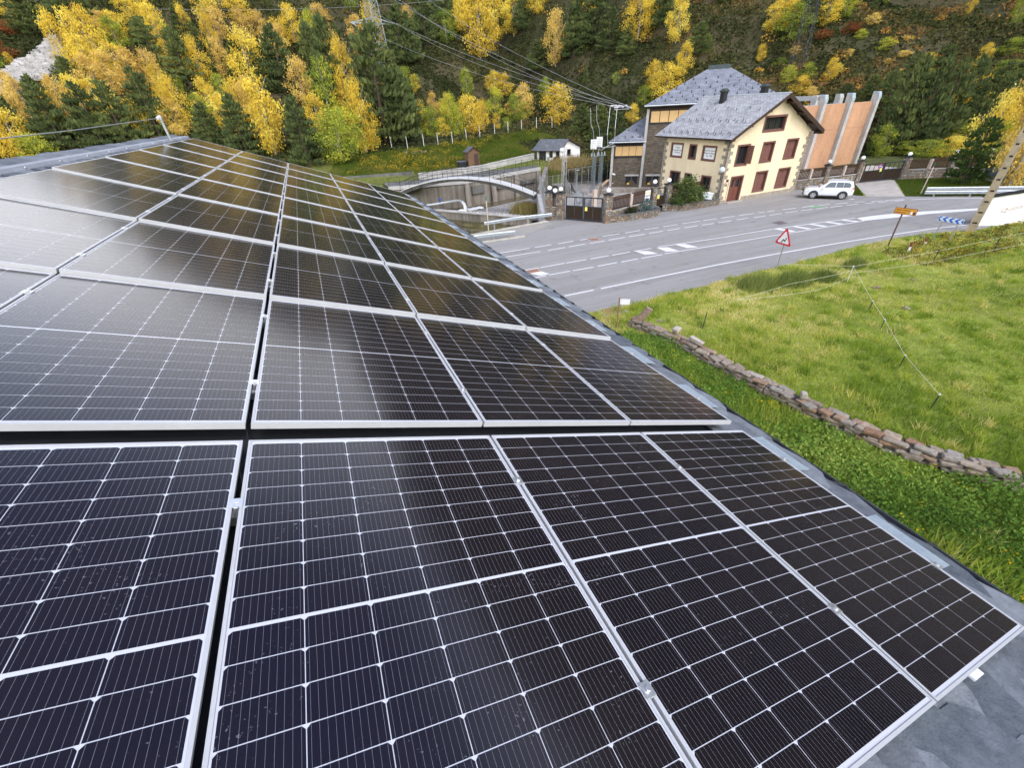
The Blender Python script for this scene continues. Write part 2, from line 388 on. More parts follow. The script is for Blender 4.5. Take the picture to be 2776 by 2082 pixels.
t.links.new(mx.outputs['Result'], mx2.inputs['A']); t.links.new(rc.outputs[0], mx2.inputs['B']); t.links.new(mx2.outputs['Result'], p.inputs['Base Color'])
n3_ = noise(t, 60, 3, .6); bump(t, p, n3_.outputs['Fac'], .35, .01)
ASPHALT = m
near_edge = [(-60, 17.0), (-10, 17.2), (11.8, 17.5), (14.5, 17.3), (17, 17.55), (19.7, 17.45), (23.8, 17.7), (28, 17.6), (32.5, 17.85), (36, 17.7), (38.3, 17.75), (41.4, 17.1), (46, 15.6), (54, 11.2), (64, 3.0), (78, -12)]
far_edge = [(90, -6), (74, 7.5), (64.5, 17.0), (59.5, 20.9), (55, 24.6), (53.4, 25.9), (51.2, 27.9), (50.6, 29.6), (50.4, 31.6), (49.6, 34.3), (48.0, 34.4), (37.2, 34.4), (30, 34.2), (23.3, 34.2), (21.2, 37.6), (19.6, 37.6), (11, 34.6), (-10, 34.4), (-60, 34.0)]
road = sheet('road', near_edge + far_edge, .004, ASPHALT, 'grey asphalt road bending past the yellow house')
# worn white paint
m, t, p = mat0('worn_road_paint', .7, 0, .3)
nw = noise(t, 14, 6, .7); rw = ramp(t, nw.outputs['Fac'], [(.34, (.42, .41, .39)), (.5, (.70, .69, .66))]); t.links.new(rw.outputs[0], p.inputs['Base Color'])
PAINT = m
SEG = [(11.65,25.65,12.75,25.62),(12.83,25.59,14.72,25.54),(14.83,25.51,16.43,25.43),(16.76,25.4,18.29,25.36),(18.55,25.31,20.09,25.26),(20.42,25.25,21.93,25.15),(11.64,23.96,12.44,23.96),(12.66,23.96,14.21,23.91),(14.42,23.88,15.96,23.78),(16.32,23.77,17.87,23.75),(18.16,23.67,19.57,23.66),(19.82,23.62,21.58,23.53),(11.7,30.33,14.2,30.21),(14.67,30.17,16.11,30.14),(16.67,30.06,18.08,30.04),(18.72,30.0,20.16,30.0),(20.81,29.94,22.46,29.87),(22.99,29.83,24.5,29.79),(24.95,29.77,26.4,29.7),(26.85,29.68,28.4,29.6),(11.69,29.15,14.56,29.0),(15.16,28.92,16.65,28.88),(16.98,28.87,18.44,28.85),(18.87,28.79,20.19,28.72),(20.6,28.74,22.18,28.73),(22.53,28.71,24.05,28.61),(24.52,28.61,25.9,28.55),(26.3,28.5,27.6,28.42),(28.05,28.4,29.4,28.3),(28.85,29.59,30.85,29.45),(31.12,29.42,32.59,29.29),(33.05,29.24,34.51,29.08),(35.04,29.06,36.64,28.9),(37.2,28.83,37.85,28.72),(29.86,28.25,31.12,28.17),(31.57,28.13,32.99,28.02),(33.55,27.97,34.85,27.9),(35.36,27.76,36.73,27.66),(38.18,28.7,39.03,28.65),(39.92,28.47,41.38,28.25),(42.08,28.11,43.44,27.93),(43.8,27.76,45.13,27.56),(45.62,27.36,46.93,27.05),(47.58,26.79,48.53,26.46),(49.0,26.15,50.15,25.8),(50.35,25.7,51.99,25.01),(37.17,27.59,38.52,27.45),(38.95,27.44,40.35,27.28),(40.7,27.23,42.0,27.06),(42.42,26.95,43.78,26.86),(43.97,26.71,45.31,26.48),(45.8,26.38,47.1,26.14),(47.67,25.92,48.81,25.75),(49.1,25.58,50.08,25.36),(50.69,25.05,51.7,24.8),
 (8.6,25.7,10.4,25.67),(8.7,24.0,10.3,24.0),(8.2,30.5,10.6,30.4),(8.4,29.3,10.5,29.2),(4.5,25.75,6.5,25.72),(4.5,24.05,6.5,24.04)]
STRIPES = [[(20.5,25.23),(21.29,24.71),(21.5,23.84),(20.55,24.15)],[(22.37,25.09),(23.09,24.7),(23.15,23.58),(22.27,23.93)],[(24.03,25.06),(24.72,24.68),(24.95,23.56),(24.11,23.8)],[(33.45,24.09),(33.94,24.03),(34.22,22.78),(33.67,22.79)],[(35.19,23.83),(35.57,23.77),(35.84,22.62),(35.36,22.65)],[(36.84,23.61),(37.23,23.55),(37.49,22.45),(37.0,22.48)],[(38.44,23.41),(38.84,23.34),(39.15,22.26),(38.65,22.29)],[(39.97,23.09),(40.44,23.07),(40.85,22.11),(40.33,22.1)],[(11.69,24.93),(12.53,24.86),(12.79,24.12),(12.06,24.17)],
 [(41.69,22.88),(43.54,22.64),(46.64,21.83),(48.89,20.98),(52.6,19.54),(57,16.8),(64,10.6),(63.4,10.2),(56.5,16.2),(51.68,19.13),(47.31,20.61),(45.21,21.04),(43.21,21.5),(41.19,22.0)]]
def flatq(mb, a, b, w, z):
    dx, dy = b[0] - a[0], b[1] - a[1]; L = math.hypot(dx, dy); ox, oy = -dy / L * w / 2, dx / L * w / 2
    mb.add([(a[0] - ox, a[1] - oy, z), (b[0] - ox, b[1] - oy, z), (b[0] + ox, b[1] + oy, z), (a[0] + ox, a[1] + oy, z)], [(0, 1, 2, 3)])
ZP = .012
for s_ in SEG:
    mb = MB(); flatq(mb, s_[:2], s_[2:], .12, ZP); mb.build('road_marking', PAINT, road)
for poly in STRIPES:
    mb = MB(); mb.add([(x, y, ZP + .001) for x, y in poly], [tuple(range(len(poly)))]); o = mb.build('road_marking', PAINT, road)
    if o.data.polygons[0].normal.z < 0: o.data.flip_normals()
for line, w in (([(11.75,20.3),(13.7,20.22)], .14), ([(14.2,20.2),(18,20.08),(22.9,19.9),(28,19.55),(33,19.1),(38,18.5),(42.5,17.85),(46.8,16.9),(54,13.2),(64.5,5)], .14), ([(8,20.35),(10.8,20.32)], .14),
                ([(22.61,25.18),(28,24.52),(33.0,24.2),(37.5,23.6),(41.69,22.95)], .11), ([(21.87,23.6),(27,23.15),(31.3,22.82),(36,22.42),(41.19,21.95)], .11), ([(52.34,24.6),(54.57,23.57),(57.44,21.37),(64,15.2),(74,5)], .16), ([(48.5,27.87),(48.95,27.75)], .2)):
    mb = MB()
    for a, b in zip(line[:-1], line[1:]): flatq(mb, a, b, w, ZP)
    mb.build('road_marking', PAINT, road)
GREENP = mat('green_survey_paint', (.16, .50, .17), .8, .35, 8)
mb = MB(); flatq(mb, (42.3, 27.45), (43.7, 27.75), .10, ZP + .004); flatq(mb, (42.6, 27.75), (43.5, 26.75), .10, ZP + .006); flatq(mb, (43.2, 27.7), (43.6, 26.9), .09, ZP + .008); mb.build('survey_mark', GREENP, road)
PINKP = mat('faded_red_setts', (.27, .14, .10), .9, .3, 8); PAVE = mat('pale_paving_slab', (.33, .31, .28), .9, .2, 5)
RUSTY = mat('orange_stained_paint', (.55, .35, .12), .8, .3, 6)
def cover(poly, inner, label, base=PAVE, top=PINKP):
    c = (sum(p_[0] for p_ in poly) / 4, sum(p_[1] for p_ in poly) / 4)
    mb = MB(); mb.add([(x, y, ZP + .004) for x, y in poly], [(0, 1, 2, 3)])
    o = mb.build('manhole_cover', base); tag(o, label, 'manhole cover', 'covers set in the asphalt')
    q = [(c[0] + (x - c[0]) * inner, c[1] + (y - c[1]) * inner) for x, y in poly]
    m2 = MB(); m2.add([(x, y, ZP + .009) for x, y in q], [(0, 1, 2, 3)]); m2.build('lid', top, o)
    for ob in (o, o.children[0]):
        if ob.data.polygons[0].normal.z < 0: ob.data.flip_normals()
cover([(19.2, 29.15), (20.15, 29.05), (20.3, 29.95), (19.3, 30.1)], .8, 'faded red square cover between the double dashes near the gate')
cover([(12.15, 16.75), (13.6, 16.65), (13.7, 17.65), (12.2, 17.75)], .78, 'faded red cover with pale rim at the grass edge by the wooden post')
cover([(34.85, 24.75), (36.0, 24.75), (36.1, 25.7), (34.95, 25.7)], .9, 'dark worn cover beside the hatched median', ASPHALT, mat('dark_cover_asphalt', (.13, .105, .10), .9, .2, 5))
cover([(11.4, 24.9), (12.5, 24.88), (12.55, 25.5), (11.4, 25.52)], .9, 'orange and red stained cover next to the roof edge', RUSTY, PINKP)
# drive and lawns by the brown gate
DRIVE = mat('pale_sandy_concrete', (.40, .36, .30), .95, .2, 1.2, .2, 20)
sheet('driveway', [(51.1, 27.9), (53.5, 25.75), (57, 28.2), (61.9, 31.5), (62.6, 32.4), (57.6, 33.4)], .010, DRIVE, 'pale concrete drive up to the brown gate')
TURFMAT = mat('short_turf', (.09, .125, .025), .95, .3, 1.5, .5, 10)
lawnA = [(50.5, 30.0), (51.0, 28.1), (57.4, 33.2), (49.9, 34.3), (50.5, 31.6)]
lawnB = [(53.7, 25.8), (55.1, 24.7), (59.5, 21.1), (63.6, 22.7), (70, 27.4), (62.2, 31.5)]
sheet('lawn', lawnA, .016, TURFMAT, 'small triangle of grass behind the white car')
sheet('lawn', lawnB, .016, TURFMAT, 'lawn round the lone spruce behind the guardrail')
sheet('courtyard', [(57.6, 33.5), (62.8, 32.5), (72, 29), (72, 40), (50, 46), (49, 35.4)], .012, mat('pale_yard_concrete', (.46, .42, .35), .95, .15, 1), 'pale yard behind the brown gate')
sheet('forecourt', [(20.3, 37.9), (23.4, 35.0), (30.2, 35.9), (36.9, 36.5), (36.9, 43.9), (26.5, 47.9), (24.2, 47.6)], .014, mat('yard_gravel_concrete', (.31, .285, .245), .95, .3, 1.4, .3, 18), 'gravelly yard between gate and grey station')

sheet('lower_yard', [(24.4, 48.3), (26.5, 47.95), (37.0, 43.95), (37.3, 44.5), (49.0, 44.6), (52, 52), (42, 64), (34.8, 65.5), (33.9, 57.8), (26.6, 51.5)], -1.42, mat('lower_yard_gravel', (.29, .255, .205), .95, .35, 1.0, .4, 14), 'lower gravel yard in front of the grey station')
# ================================================================== RIVER BASIN
m, t, p = mat0('dark_green_pond_water', .06, 0, .5)
nq = noise(t, .8, 6, .7); rq = ramp(t, nq.outputs['Fac'], [(.30, (.022, .020, .008)), (.5, (.055, .048, .016)), (.64, (.16, .13, .03)), (.75, (.24, .19, .05))]); t.links.new(rq.outputs[0], p.inputs['Base Color'])
nq2 = noise(t, 3.5, 4, .6); bump(t, p, nq2.outputs['Fac'], .12, .05)
WATER = m
RUSTSILT = mat('orange_silt', (.33, .17, .07), .9, .25, 1.2, .3, 10)
GRAVEL = mat('river_gravel', (.30, .275, .235), .95, .4, 2.5, .8, 7)
sheet('water', [(-25, 37.4), (17.5, 37.4), (19.6, 38.0), (23.9, 47.8), (22.3, 49.0), (14.2, 60.2), (11, 63), (-25, 63)], -3.0, WATER, 'dark green pond below the weir with yellow leaf drift')
sheet('silt_bank', [(18.6, 46.6), (20.6, 40.5), (24.0, 47.6), (22.8, 49.0), (20.3, 49.0)], -2.96, RUSTSILT, 'rust coloured silt in the pond corner')
sheet('riverbed', [(14.0, 60.6), (22.7, 48.6), (24.2, 47.4), (27, 51), (34, 58), (33, 65.0), (24, 62.6), (19, 61.2)], -2.35, GRAVEL, 'stony stream bed between weir and dam wall')
m, t, p = mat0('shallow_brown_water', .08, 0, .5)
nq = noise(t, 1.2, 5, .6); rq = ramp(t, nq.outputs['Fac'], [(.35, (.06, .045, .02)), (.65, (.13, .10, .05))]); t.links.new(rq.outputs[0], p.inputs['Base Color']); nq2 = noise(t, 5, 4); bump(t, p, nq2.outputs['Fac'], .2, .05)
sheet('stream', [(15.6, 59.4), (17.2, 57.6), (19.5, 58.0), (23.5, 59.6), (28.6, 61.0), (33, 64.3), (33, 64.9), (24.2, 62.3), (19.2, 61.0), (15, 61.6)], -2.31, m, 'thin brown stream along the foot of the dam wall')
FOAM = mat('white_water_foam', (.78, .78, .76), .7, .12, 6, .6, 8)
mb = MB()
for i in range(80):
    f_ = rng.random(); x = 16.3 + f_ * 4.2 + rng.normal(0, .12); y = 58.4 + f_ * .9 + rng.normal(0, .28)
    mb.ball((x, y, -2.28), .16 + .2 * rng.random(), 7, 4, sz=.4)
tag(mb.build('foam', FOAM, smooth=True), 'white foam where the pipe spills into the stream', kind='stuff')
# walls of the basin (each a thing)
def slabwall(name, label, cat, a, b, z0, z1, th, m_, z0b=None, z1b=None, cap=None, group=None):
    mb = MB(); mb.wall(a, b, z0, z1, th, 0, z0b, z1b); o = mb.build(name, m_); tag(o, label, cat, group)
    if cap:
        c = MB(); c.wall((a[0], a[1]), (b[0], b[1]), z1 + .001, z1 + .10, th + .16, 0, None if z1b is None else z1b + .001, None if z1b is None else z1b + .10); c.build('coping', cap, o)
    return o
dam = thing('dam_wall', 'tall streaked concrete dam wall behind the arched footbridge', 'dam wall', (19, 61.3, -3))
DW = [(9.0, 63.4), (19.0, 61.5), (24.2, 62.9), (33.4, 66.2)]
mb = MB()
for a, b in zip(DW[:-1], DW[1:]): mb.wall(a, b, -4.2, 0.62, .7, side=1)
mb.build('wall', CONC_OLD, dam)
mb = MB()
for a, b, z in ((DW[0], DW[1], .62), (DW[1], DW[2], .62), (DW[2], DW[3], .62)): mb.wall((a[0], a[1] - .12), (b[0], b[1] - .12), z + .003, z + .42, .5, side=1)
mb.build('coping', CONC, dam)
for x, y in ((19.4, 61.25), (23.8, 62.45), (28.2, 64.0), (32.8, 65.65)):
    mb = MB(); mb.hexa([(x - .35, y - .5, -2.6), (x + .35, y - .5, -2.6), (x + .45, y + .5, -2.6), (x - .45, y + .5, -2.6), (x - .35, y - .05, .6), (x + .35, y - .05, .6), (x + .35, y + .5, .6), (x - .35, y + .5, .6)]); mb.build('buttress', CONC_OLD, dam)
mb = MB(); mb.box((21.3, 61.92, -.35), (2.2, .12, 1.1), rz=.26); mb.build('sluice_recess', CONC_DARK, dam)
mb = MB(); mb.box((25.8, 63.2, -.55), (2.6, .10, .5), rz=.345); mb.box((30.6, 64.9, -.6), (3.2, .10, .5), rz=.345); mb.build('overflow_slot', CONC_DARK, dam)
sheet('dam_deck', [(9, 63.9), (19, 62.2), (24.2, 63.6), (33.4, 66.9), (34.0, 68.6), (35.2, 72.0), (24.3, 68.6), (14.5, 67.0), (9, 68)], 1.02, CONC_DARK, 'dark walkway on top of the dam')
slabwall('parapet_wall', 'long pale parapet wall between dam walkway and meadow', 'wall', (14.2, 67.3), (24.3, 69.0), -1, 1.75, .4, CONC, cap=CONC)
slabwall('parapet_wall', 'stepped pale parapet wall rising to the small cottage', 'wall', (24.35, 69.05), (35.3, 72.6), -1, 1.75, .4, CONC, z1b=2.35, cap=CONC)
slabwall('river_wall', 'grey concrete retaining wall under the near guardrail', 'wall', (-25, 37.25), (19.3, 37.25), -5, -.12, .6, CONC_OLD)
slabwall('river_wall', 'concrete side wall below the mesh fence and gate pillar', 'wall', (19.55, 37.6), (25.7, 51.3), -5, -.05, .6, CONC)
slabwall('river_wall', 'sloping concrete wall beyond the footbridge with rungs', 'wall', (26.2, 52.2), (34.6, 66.5), -5, .3, .6, CONC_OLD, z1b=1.0)
weir = thing('weir', 'low pale concrete weir wall across the pond', 'weir', (18.4, 54.5, -3))
mb = MB(); mb.wall((13.9, 60.7), (23.0, 48.2), -4.5, -2.06, .55); mb.build('wall', CONC_OLD, weir)
mb = MB(); mb.wall((13.9, 60.7), (23.0, 48.2), -2.058, -1.94, .8); mb.build('crest', CONC, weir)
for i in range(16):
    f_ = .42 + i * .036; mb = MB(); mb.box((13.9 + 9.1 * f_, 60.7 - 12.5 * f_, -1.87), (.22, .34, .14), rz=-.94); mb.build('block', CONC, weir)
# footbridge
BA, BB, NB = Vector((25.15, 51.4, .0)), Vector((10.9, 62.9, .55)), 26
bridge = thing('footbridge', 'white arched concrete footbridge with thin dark railings', 'bridge', (18, 57, 0))
bd = (BB - BA); bdir = Vector((bd.x, bd.y, 0)).normalized(); bn = Vector((-bdir.y, bdir.x, 0))
def bz(f_): return BA.z + (BB.z - BA.z) * f_ + 1.72 * 4 * f_ * (1 - f_)
deck, side_ = MB(), MB()
for i in range(NB):
    f0, f1 = i / NB, (i + 1) / NB; p0 = BA + bd * f0; p1 = BA + bd * f1; z0, z1 = bz(f0), bz(f1); w = .85; th = .36 + .22 * abs(f0 - .5) * 2
    c = lambda P, s_, z: (P.x + bn.x * s_, P.y + bn.y * s_, z)
    deck.hexa([c(p0, -w, z0 - .1), c(p1, -w, z1 - .1), c(p1, w, z1 - .1), c(p0, w, z0 - .1), c(p0, -w, z0), c(p1, -w, z1), c(p1, w, z1), c(p0, w, z0)])
    side_.hexa([c(p0, -w + .05, z0 - th), c(p1, -w + .05, z1 - th), c(p1, w - .05, z1 - th), c(p0, w - .05, z0 - th), c(p0, -w + .05, z0 - .101), c(p1, -w + .05, z1 - .101), c(p1, w - .05, z1 - .101), c(p0, w - .05, z0 - .101)])
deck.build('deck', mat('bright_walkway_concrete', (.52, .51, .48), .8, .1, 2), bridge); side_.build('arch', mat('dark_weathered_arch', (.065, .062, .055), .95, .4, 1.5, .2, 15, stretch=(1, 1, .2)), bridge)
for s_ in (-.8, .8):
    mb = MB()
    for hh in (.55, 1.05):
        pts = [(BA.x + bd.x * k / NB + bn.x * s_, BA.y + bd.y * k / NB + bn.y * s_, bz(k / NB) + hh) for k in range(NB + 1)]; mb.tube(pts, .022, 5)
    ra_ = mb.build('railing', DARKSTEEL, bridge)
    for k in range(0, NB + 1, 2):
        f_ = k / NB; x, y, z = BA.x + bd.x * f_ + bn.x * s_, BA.y + bd.y * f_ + bn.y * s_, bz(f_)
        pm = MB(); pm.tube([(x, y, z), (x, y, z + 1.08)], .025, 5); pm.build('post', DARKSTEEL, ra_)
def railing(label, pts, h, n, group='railings around the basin'):
    r_ = thing('railing', label, 'railing', (*pts[0][:2], pts[0][2]), group)
    mb = MB()
    for hh in (h * .5, h): mb.tube([(x, y, z + hh) for x, y, z in pts], .022, 5)
    mb.build('rail', DARKSTEEL, r_)
    seg_ = [math.dist(a, b) for a, b in zip(pts[:-1], pts[1:])]; tot = sum(seg_)
    for k in range(n):
        d_ = tot * k / (n - 1); i = 0
        while i < len(seg_) - 1 and d_ > seg_[i]: d_ -= seg_[i]; i += 1
        f_ = min(1, d_ / seg_[i]); a, b = pts[i], pts[i + 1]
        x, y, z = [a[q] + (b[q] - a[q]) * f_ for q in range(3)]
        pm = MB(); pm.tube([(x, y, z), (x, y, z + h)], .026, 5); pm.build('post', DARKSTEEL, r_)
railing('thin dark railing along the top of the dam', [(9.2, 63.6, 1.02), (19, 61.85, 1.02), (24.2, 63.2, 1.02), (33.3, 66.4, 1.02)], 1.05, 18)
railing('dark railing beyond the walkway in front of the cottage', [(30, 68.2, 1.02), (34.2, 69.6, 1.02), (36.9, 68.6, 1.05), (41, 67.6, 1.1)], 1.0, 10)
# spill pipe
m_ = mat('pale_blue_grey_pipe', (.40, .43, .43), .5, .15, 4)
pipe = thing('spill_pipe', 'pale pipe bending down and pouring water by the dam wall', 'pipe', (16, 60, -2))
mb = MB(); mb.tube([(11.2, 60.2, -1.35), (14.2, 59.8, -1.2), (17.0, 59.3, -1.0), (17.5, 59.0, -1.0), (17.8, 58.85, -1.2)], .13, 10); mb.build('pipe', m_, pipe, smooth=True)
mb = MB(); mb.tube([(17.75, 58.9, -1.15), (18.0, 58.75, -1.5), (18.15, 58.65, -2.3)], [.16, .2, .3], 9); tag(mb.build('water_jet', FOAM, smooth=True), 'white water falling out of the pale pipe into the stream', 'water jet')
mb = MB(); mb.cyl((14.9, 59.68, -1.05), .1, .45, 10); mb.cyl((14.9, 59.68, -.62), .28, .06, 12); mb.build('valve', mat('blue_valve_paint', (.03, .08, .35), .5, .1), pipe)
mb = MB(); mb.tube([(10.7, 60.3, -1.4), (11.5, 60.15, -1.33)], .24, 12); mb.build('rubber_sleeve', BLACKMETAL, pipe)
# dry reeds and stones on the stream bed
def blades(name, pts, h, w, m_, label, lean=.5, kind='stuff'):
    """pts (N,3); one thin triangle per blade, h and w may be arrays"""
    n = len(pts); a = rng.random(n) * 2 * np.pi; hh = h * (.55 + .9 * rng.random(n)); ww = w * (.6 + .8 * rng.random(n))
    dx, dy = np.cos(a) * ww / 2, np.sin(a) * ww / 2; b = rng.random(n) * 2 * np.pi; lx, ly = np.cos(b) * hh * lean * rng.random(n), np.sin(b) * hh * lean * rng.random(n)
    V = np.empty((n, 3, 3)); V[:, 0] = pts + np.stack([dx, dy, 0 * dx], 1); V[:, 1] = pts - np.stack([dx, dy, 0 * dx], 1); V[:, 2] = pts + np.stack([lx, ly, hh], 1)
    F_ = np.arange(3 * n).reshape(n, 3)
    return V.reshape(-1, 3), F_

# ================================================================== OWN ROOF WITH THE SOLAR ARRAY
T20 = R(20.0); CU, CV, CN = -1.7075, .1177, -1.2521
def rp(u, v, n=0.0):
    """roof coordinates (along the eave, down the slope, below the panel face) to world"""
    dv, dn = v - CV, n - CN
    return Vector((dv * math.cos(T20) - dn * math.sin(T20), u - CU, CAMZ - dv * math.sin(T20) - dn * math.cos(T20)))
AX = Vector((math.cos(T20), 0, -math.sin(T20))); AZ = Vector((math.sin(T20), 0, math.cos(T20)))
ROT = Matrix((AX, Vector((0, 1, 0)), AZ)).transposed()      # local x down the slope, y along the eave, z out of the roof
U0, U1, VE, VR, NS = -5.2, 14.35, 3.93, -2.52, .115          # ends, eave, ridge, slate depth
lodge = thing('slate_roof_building', 'near building whose slate roof carries the solar panels', 'building', (0, 0, 0))
mb = MB()
def rbox(mb, u0, u1, v0, v1, n0, n1, mi=0):
    P = [rp(u0, v0, n1), rp(u0, v1, n1), rp(u1, v1, n1), rp(u1, v0, n1), rp(u0, v0, n0), rp(u0, v1, n0), rp(u1, v1, n0), rp(u1, v0, n0)]
    mb.hexa([tuple(p) for p in P], mi)
rbox(mb, U0, U1, VR, VE - .05, NS + .012, NS + .2); o = mb.build('roof_deck', mat('shade_toned_roof_deck', (.022, .024, .027), .9, .2, 3), lodge)  # near-black deck colour paints in the shade between and under the panels
rg = rp(0, VR, NS); ev = rp(0, VE, NS + .2)
mb = MB()   # far slope and walls under the roof
mb.hexa([tuple(v) for v in (Vector((rg.x - 6.2, rp(U0, 0).y, rg.z - 2.6)), Vector((rg.x, rp(U0, 0).y, rg.z - .21)), Vector((rg.x, rp(U1, 0).y, rg.z - .21)), Vector((rg.x - 6.2, rp(U1, 0).y, rg.z - 2.6)),
                            Vector((rg.x - 6.2, rp(U0, 0).y, rg.z - 2.4)), Vector((rg.x, rp(U0, 0).y, rg.z - .01)), Vector((rg.x, rp(U1, 0).y, rg.z - .01)), Vector((rg.x - 6.2, rp(U1, 0).y, rg.z - 2.4)))]); mb.build('back_slope', SLATE, lodge)
mb = MB(); xa, xb, ya, yb = rg.x - 5.7, ev.x - .55, rp(U0, 0).y + .4, rp(U1, 0).y - .5
zt = rp(0, VE - .55, NS + .21).z
mb.prism([(xa, -.5), (xb, -.5), (xb, zt - .02), (rg.x, rg.z - .25), (xa, zt - .3)], lambda a, b, d: (a, ya + d, b), yb - ya); mb.build('wall', WHITERENDER, lodge)
# ridge capping and slates
mb = MB()
P_ = lambda u, v, n: tuple(rp(u, v, n))
for k in range(10):
    u0 = U0 + k * (U1 - U0) / 10; u1 = u0 + (U1 - U0) / 10 + .03; e = .002 * (k % 2)
    mb.add([P_(u0, VR + .07, .055 - e), P_(u1, VR + .07, .055 - e), P_(u1, VR + .02, .025 - e), P_(u0, VR + .02, .025 - e), P_(u0, VR - .03, .025 - e), P_(u1, VR - .03, .025 - e), P_(u1, VR - .26, .16 - e), P_(u0, VR - .26, .16 - e), P_(u0, VR + .07, .085), P_(u1, VR + .07, .085)],
           [(0, 1, 2, 3), (3, 2, 5, 4), (4, 5, 6, 7), (8, 9, 1, 0)])
mb.build('ridge_capping', mat('lead_grey_sheet', (.27, .285, .305), .55, .15, 2, metal=.1), lodge)
mb = MB()
for k in range(22): mb.ball(P_(U0 + .5 + k * .9, VR + .045, .036), .014, 6, 4)
mb.build('fixings', GALV, lodge)
def slate_mesh(w, l, seed, rag=.012):
    """one slate: rounded lower end, x down the slope (tip at x=0), centred on y"""
    r_ = random.Random(seed); n = 9; out = []
    for k in range(n + 1):
        a = -math.pi / 2 + math.pi * k / n
        out.append((-l * .42 + l * .42 * math.cos(a) + r_.uniform(-rag, rag), w / 2 * math.sin(a) * (1 + r_.uniform(-.03, .03))))
    out += [(-l, w / 2), (-l, -w / 2)]
    mb_ = MB(); mb_.prism(out, lambda a, b, d: (a, b, d - .004), .013)
    me = bpy.data.meshes.new('slate'); me.from_pydata(mb_.v, [], mb_.f); me.materials.append(SLATE); return me
SM = [slate_mesh(.33, .42, i, .016) for i in range(6)]; BIG = [slate_mesh(.66, .60, 20 + i, .03) for i in range(5)]
def lay(me, u, v, n, tilt=3.0, yaw=0.0, wave=0):
    o = link('slate', me, lodge); o.matrix_local = Matrix.Translation(rp(u, v, n)) @ ROT.to_4x4() @ Matrix.Rotation(R(-tilt), 4, 'Y') @ Matrix.Rotation(R(yaw + random.uniform(-1.6, 1.6)), 4, 'Z')
    return o
u = -2.9; k = 0
while u < U1 - .1:
    big = u < 1.2; w = .47 if big else .29
    lay((BIG if big else SM)[k % 5], u + w / 2, VE + random.uniform(-.05, .02), NS - .030 - .006 * (k % 2), 2.0); u += w; k += 1
u = -.2
while u < U1 - .1:                                # two courses showing under the ridge
    lay(SM[k % 6], u, -2.37 + random.uniform(-.02, .02), .052, 3.0, 0); u += .31; k += 1
u = -.3
while u < U1 - .1: lay(SM[k % 6], u, -2.27, .066, 3.0, 0); u += .31; k += 1
for row in range(9):                              # bare slates at the near end, bottom right of the view
    v = VE - .26 - row * .25; off = .2 * (row % 2)
    for c_ in range(7): lay(BIG[(row * 3 + c_) % 5], -1.60 - off - c_ * .45, v + random.uniform(-.04, .04), NS - .040 - .004 * ((c_ + row) % 3), 4.6, random.uniform(-2, 2))
# gutter with hooks
mb = MB()
gp = []
for k in range(9):
    a = math.pi * (1 + k / 8); gp.append((VE + .14 + .115 * math.cos(a), NS + .07 - .10 * math.sin(a)))
for (v0, n0), (v1, n1) in zip(gp[:-1], gp[1:]):
    mb.add([P_(U0, v0, n0), P_(U1 + .05, v0, n0), P_(U1 + .05, v1, n1), P_(U0, v1, n1)], [(0, 1, 2, 3)])
mb.tube([P_(U0, VE + .262, NS + .065), P_(U1 + .05, VE + .262, NS + .065)], .013, 6)
gut = mb.build('gutter', mat('dark_zinc_gutter', (.06, .062, .066), .42, .3, 2, metal=.35), lodge)
u = -4.9; k = 0
HOOK = None
while u < U1:
    mb = MB(); mb.bar(P_(u, VE - .02, NS - .004), P_(u, VE + .27, NS + .05), .035, .012); mb.build('gutter_hook', DARKSTEEL, gut); u += .62
# flashing plates and rail ends at the eave
PLATE = mat('blue_grey_zinc_plate', (.25, .30, .325), .6, .22, 5, metal=.1, c2=(.34, .39, .40))
L_, W_, GR, GC, GS = 1.722, 1.134, .0132, .0132, .0211
ROW0 = [-L_] + [.1103 + i * (L_ + GR) for i in range(8)]     # near end of each row, measured along the eave
COLV = {c_: (c_ - 1) * (W_ + GC) if c_ >= 1 else -GS - W_ + c_ * (W_ + GC) for c_ in range(-1, 4)}
VEND = COLV[3] + W_
pl = []
u = -1.35
while u < 14: pl.append(u); u += .90
for k, u in enumerate(pl):
    mb = MB(); lnn = .42 if u < 2 else .36; rbox(mb, u, u + lnn, VEND - .02, VEND + .27 + .03 * random.random(), NS - .062, NS - .055); mb.build('flashing_plate', PLATE, lodge)
ALU = mat('brushed_aluminium', (.80, .80, .79), .38, .07, 8, metal=.9)
ALUF = mat('anodised_panel_frame', (.45, .45, .435), .45, .05, 5, metal=0.0)
for r_i, u0 in enumerate(ROW0):
    for f_ in (.22, .78):
        mb = MB(); u = u0 + L_ * f_; rbox(mb, u - .02, u + .02, COLV[-1] - .02, VEND + .13, .045, .085); o = mb.build('mounting_rail', ALU, None)
        pos = 'nearer' if f_ < .5 else 'farther'
        tag(o, f'aluminium mounting rail under the {pos} half of panel row {["one","two","three","four","five","six","seven","eight","nine"][r_i]} from the near end', 'mounting rail', 'rails under the solar panels')
mb = MB(); rbox(mb, -1.745, -1.70, 2.70, 2.80, .03, .04); mb.build('bracket_tab', mat('white_tab', (.72, .72, .76), .5, .05), lodge)

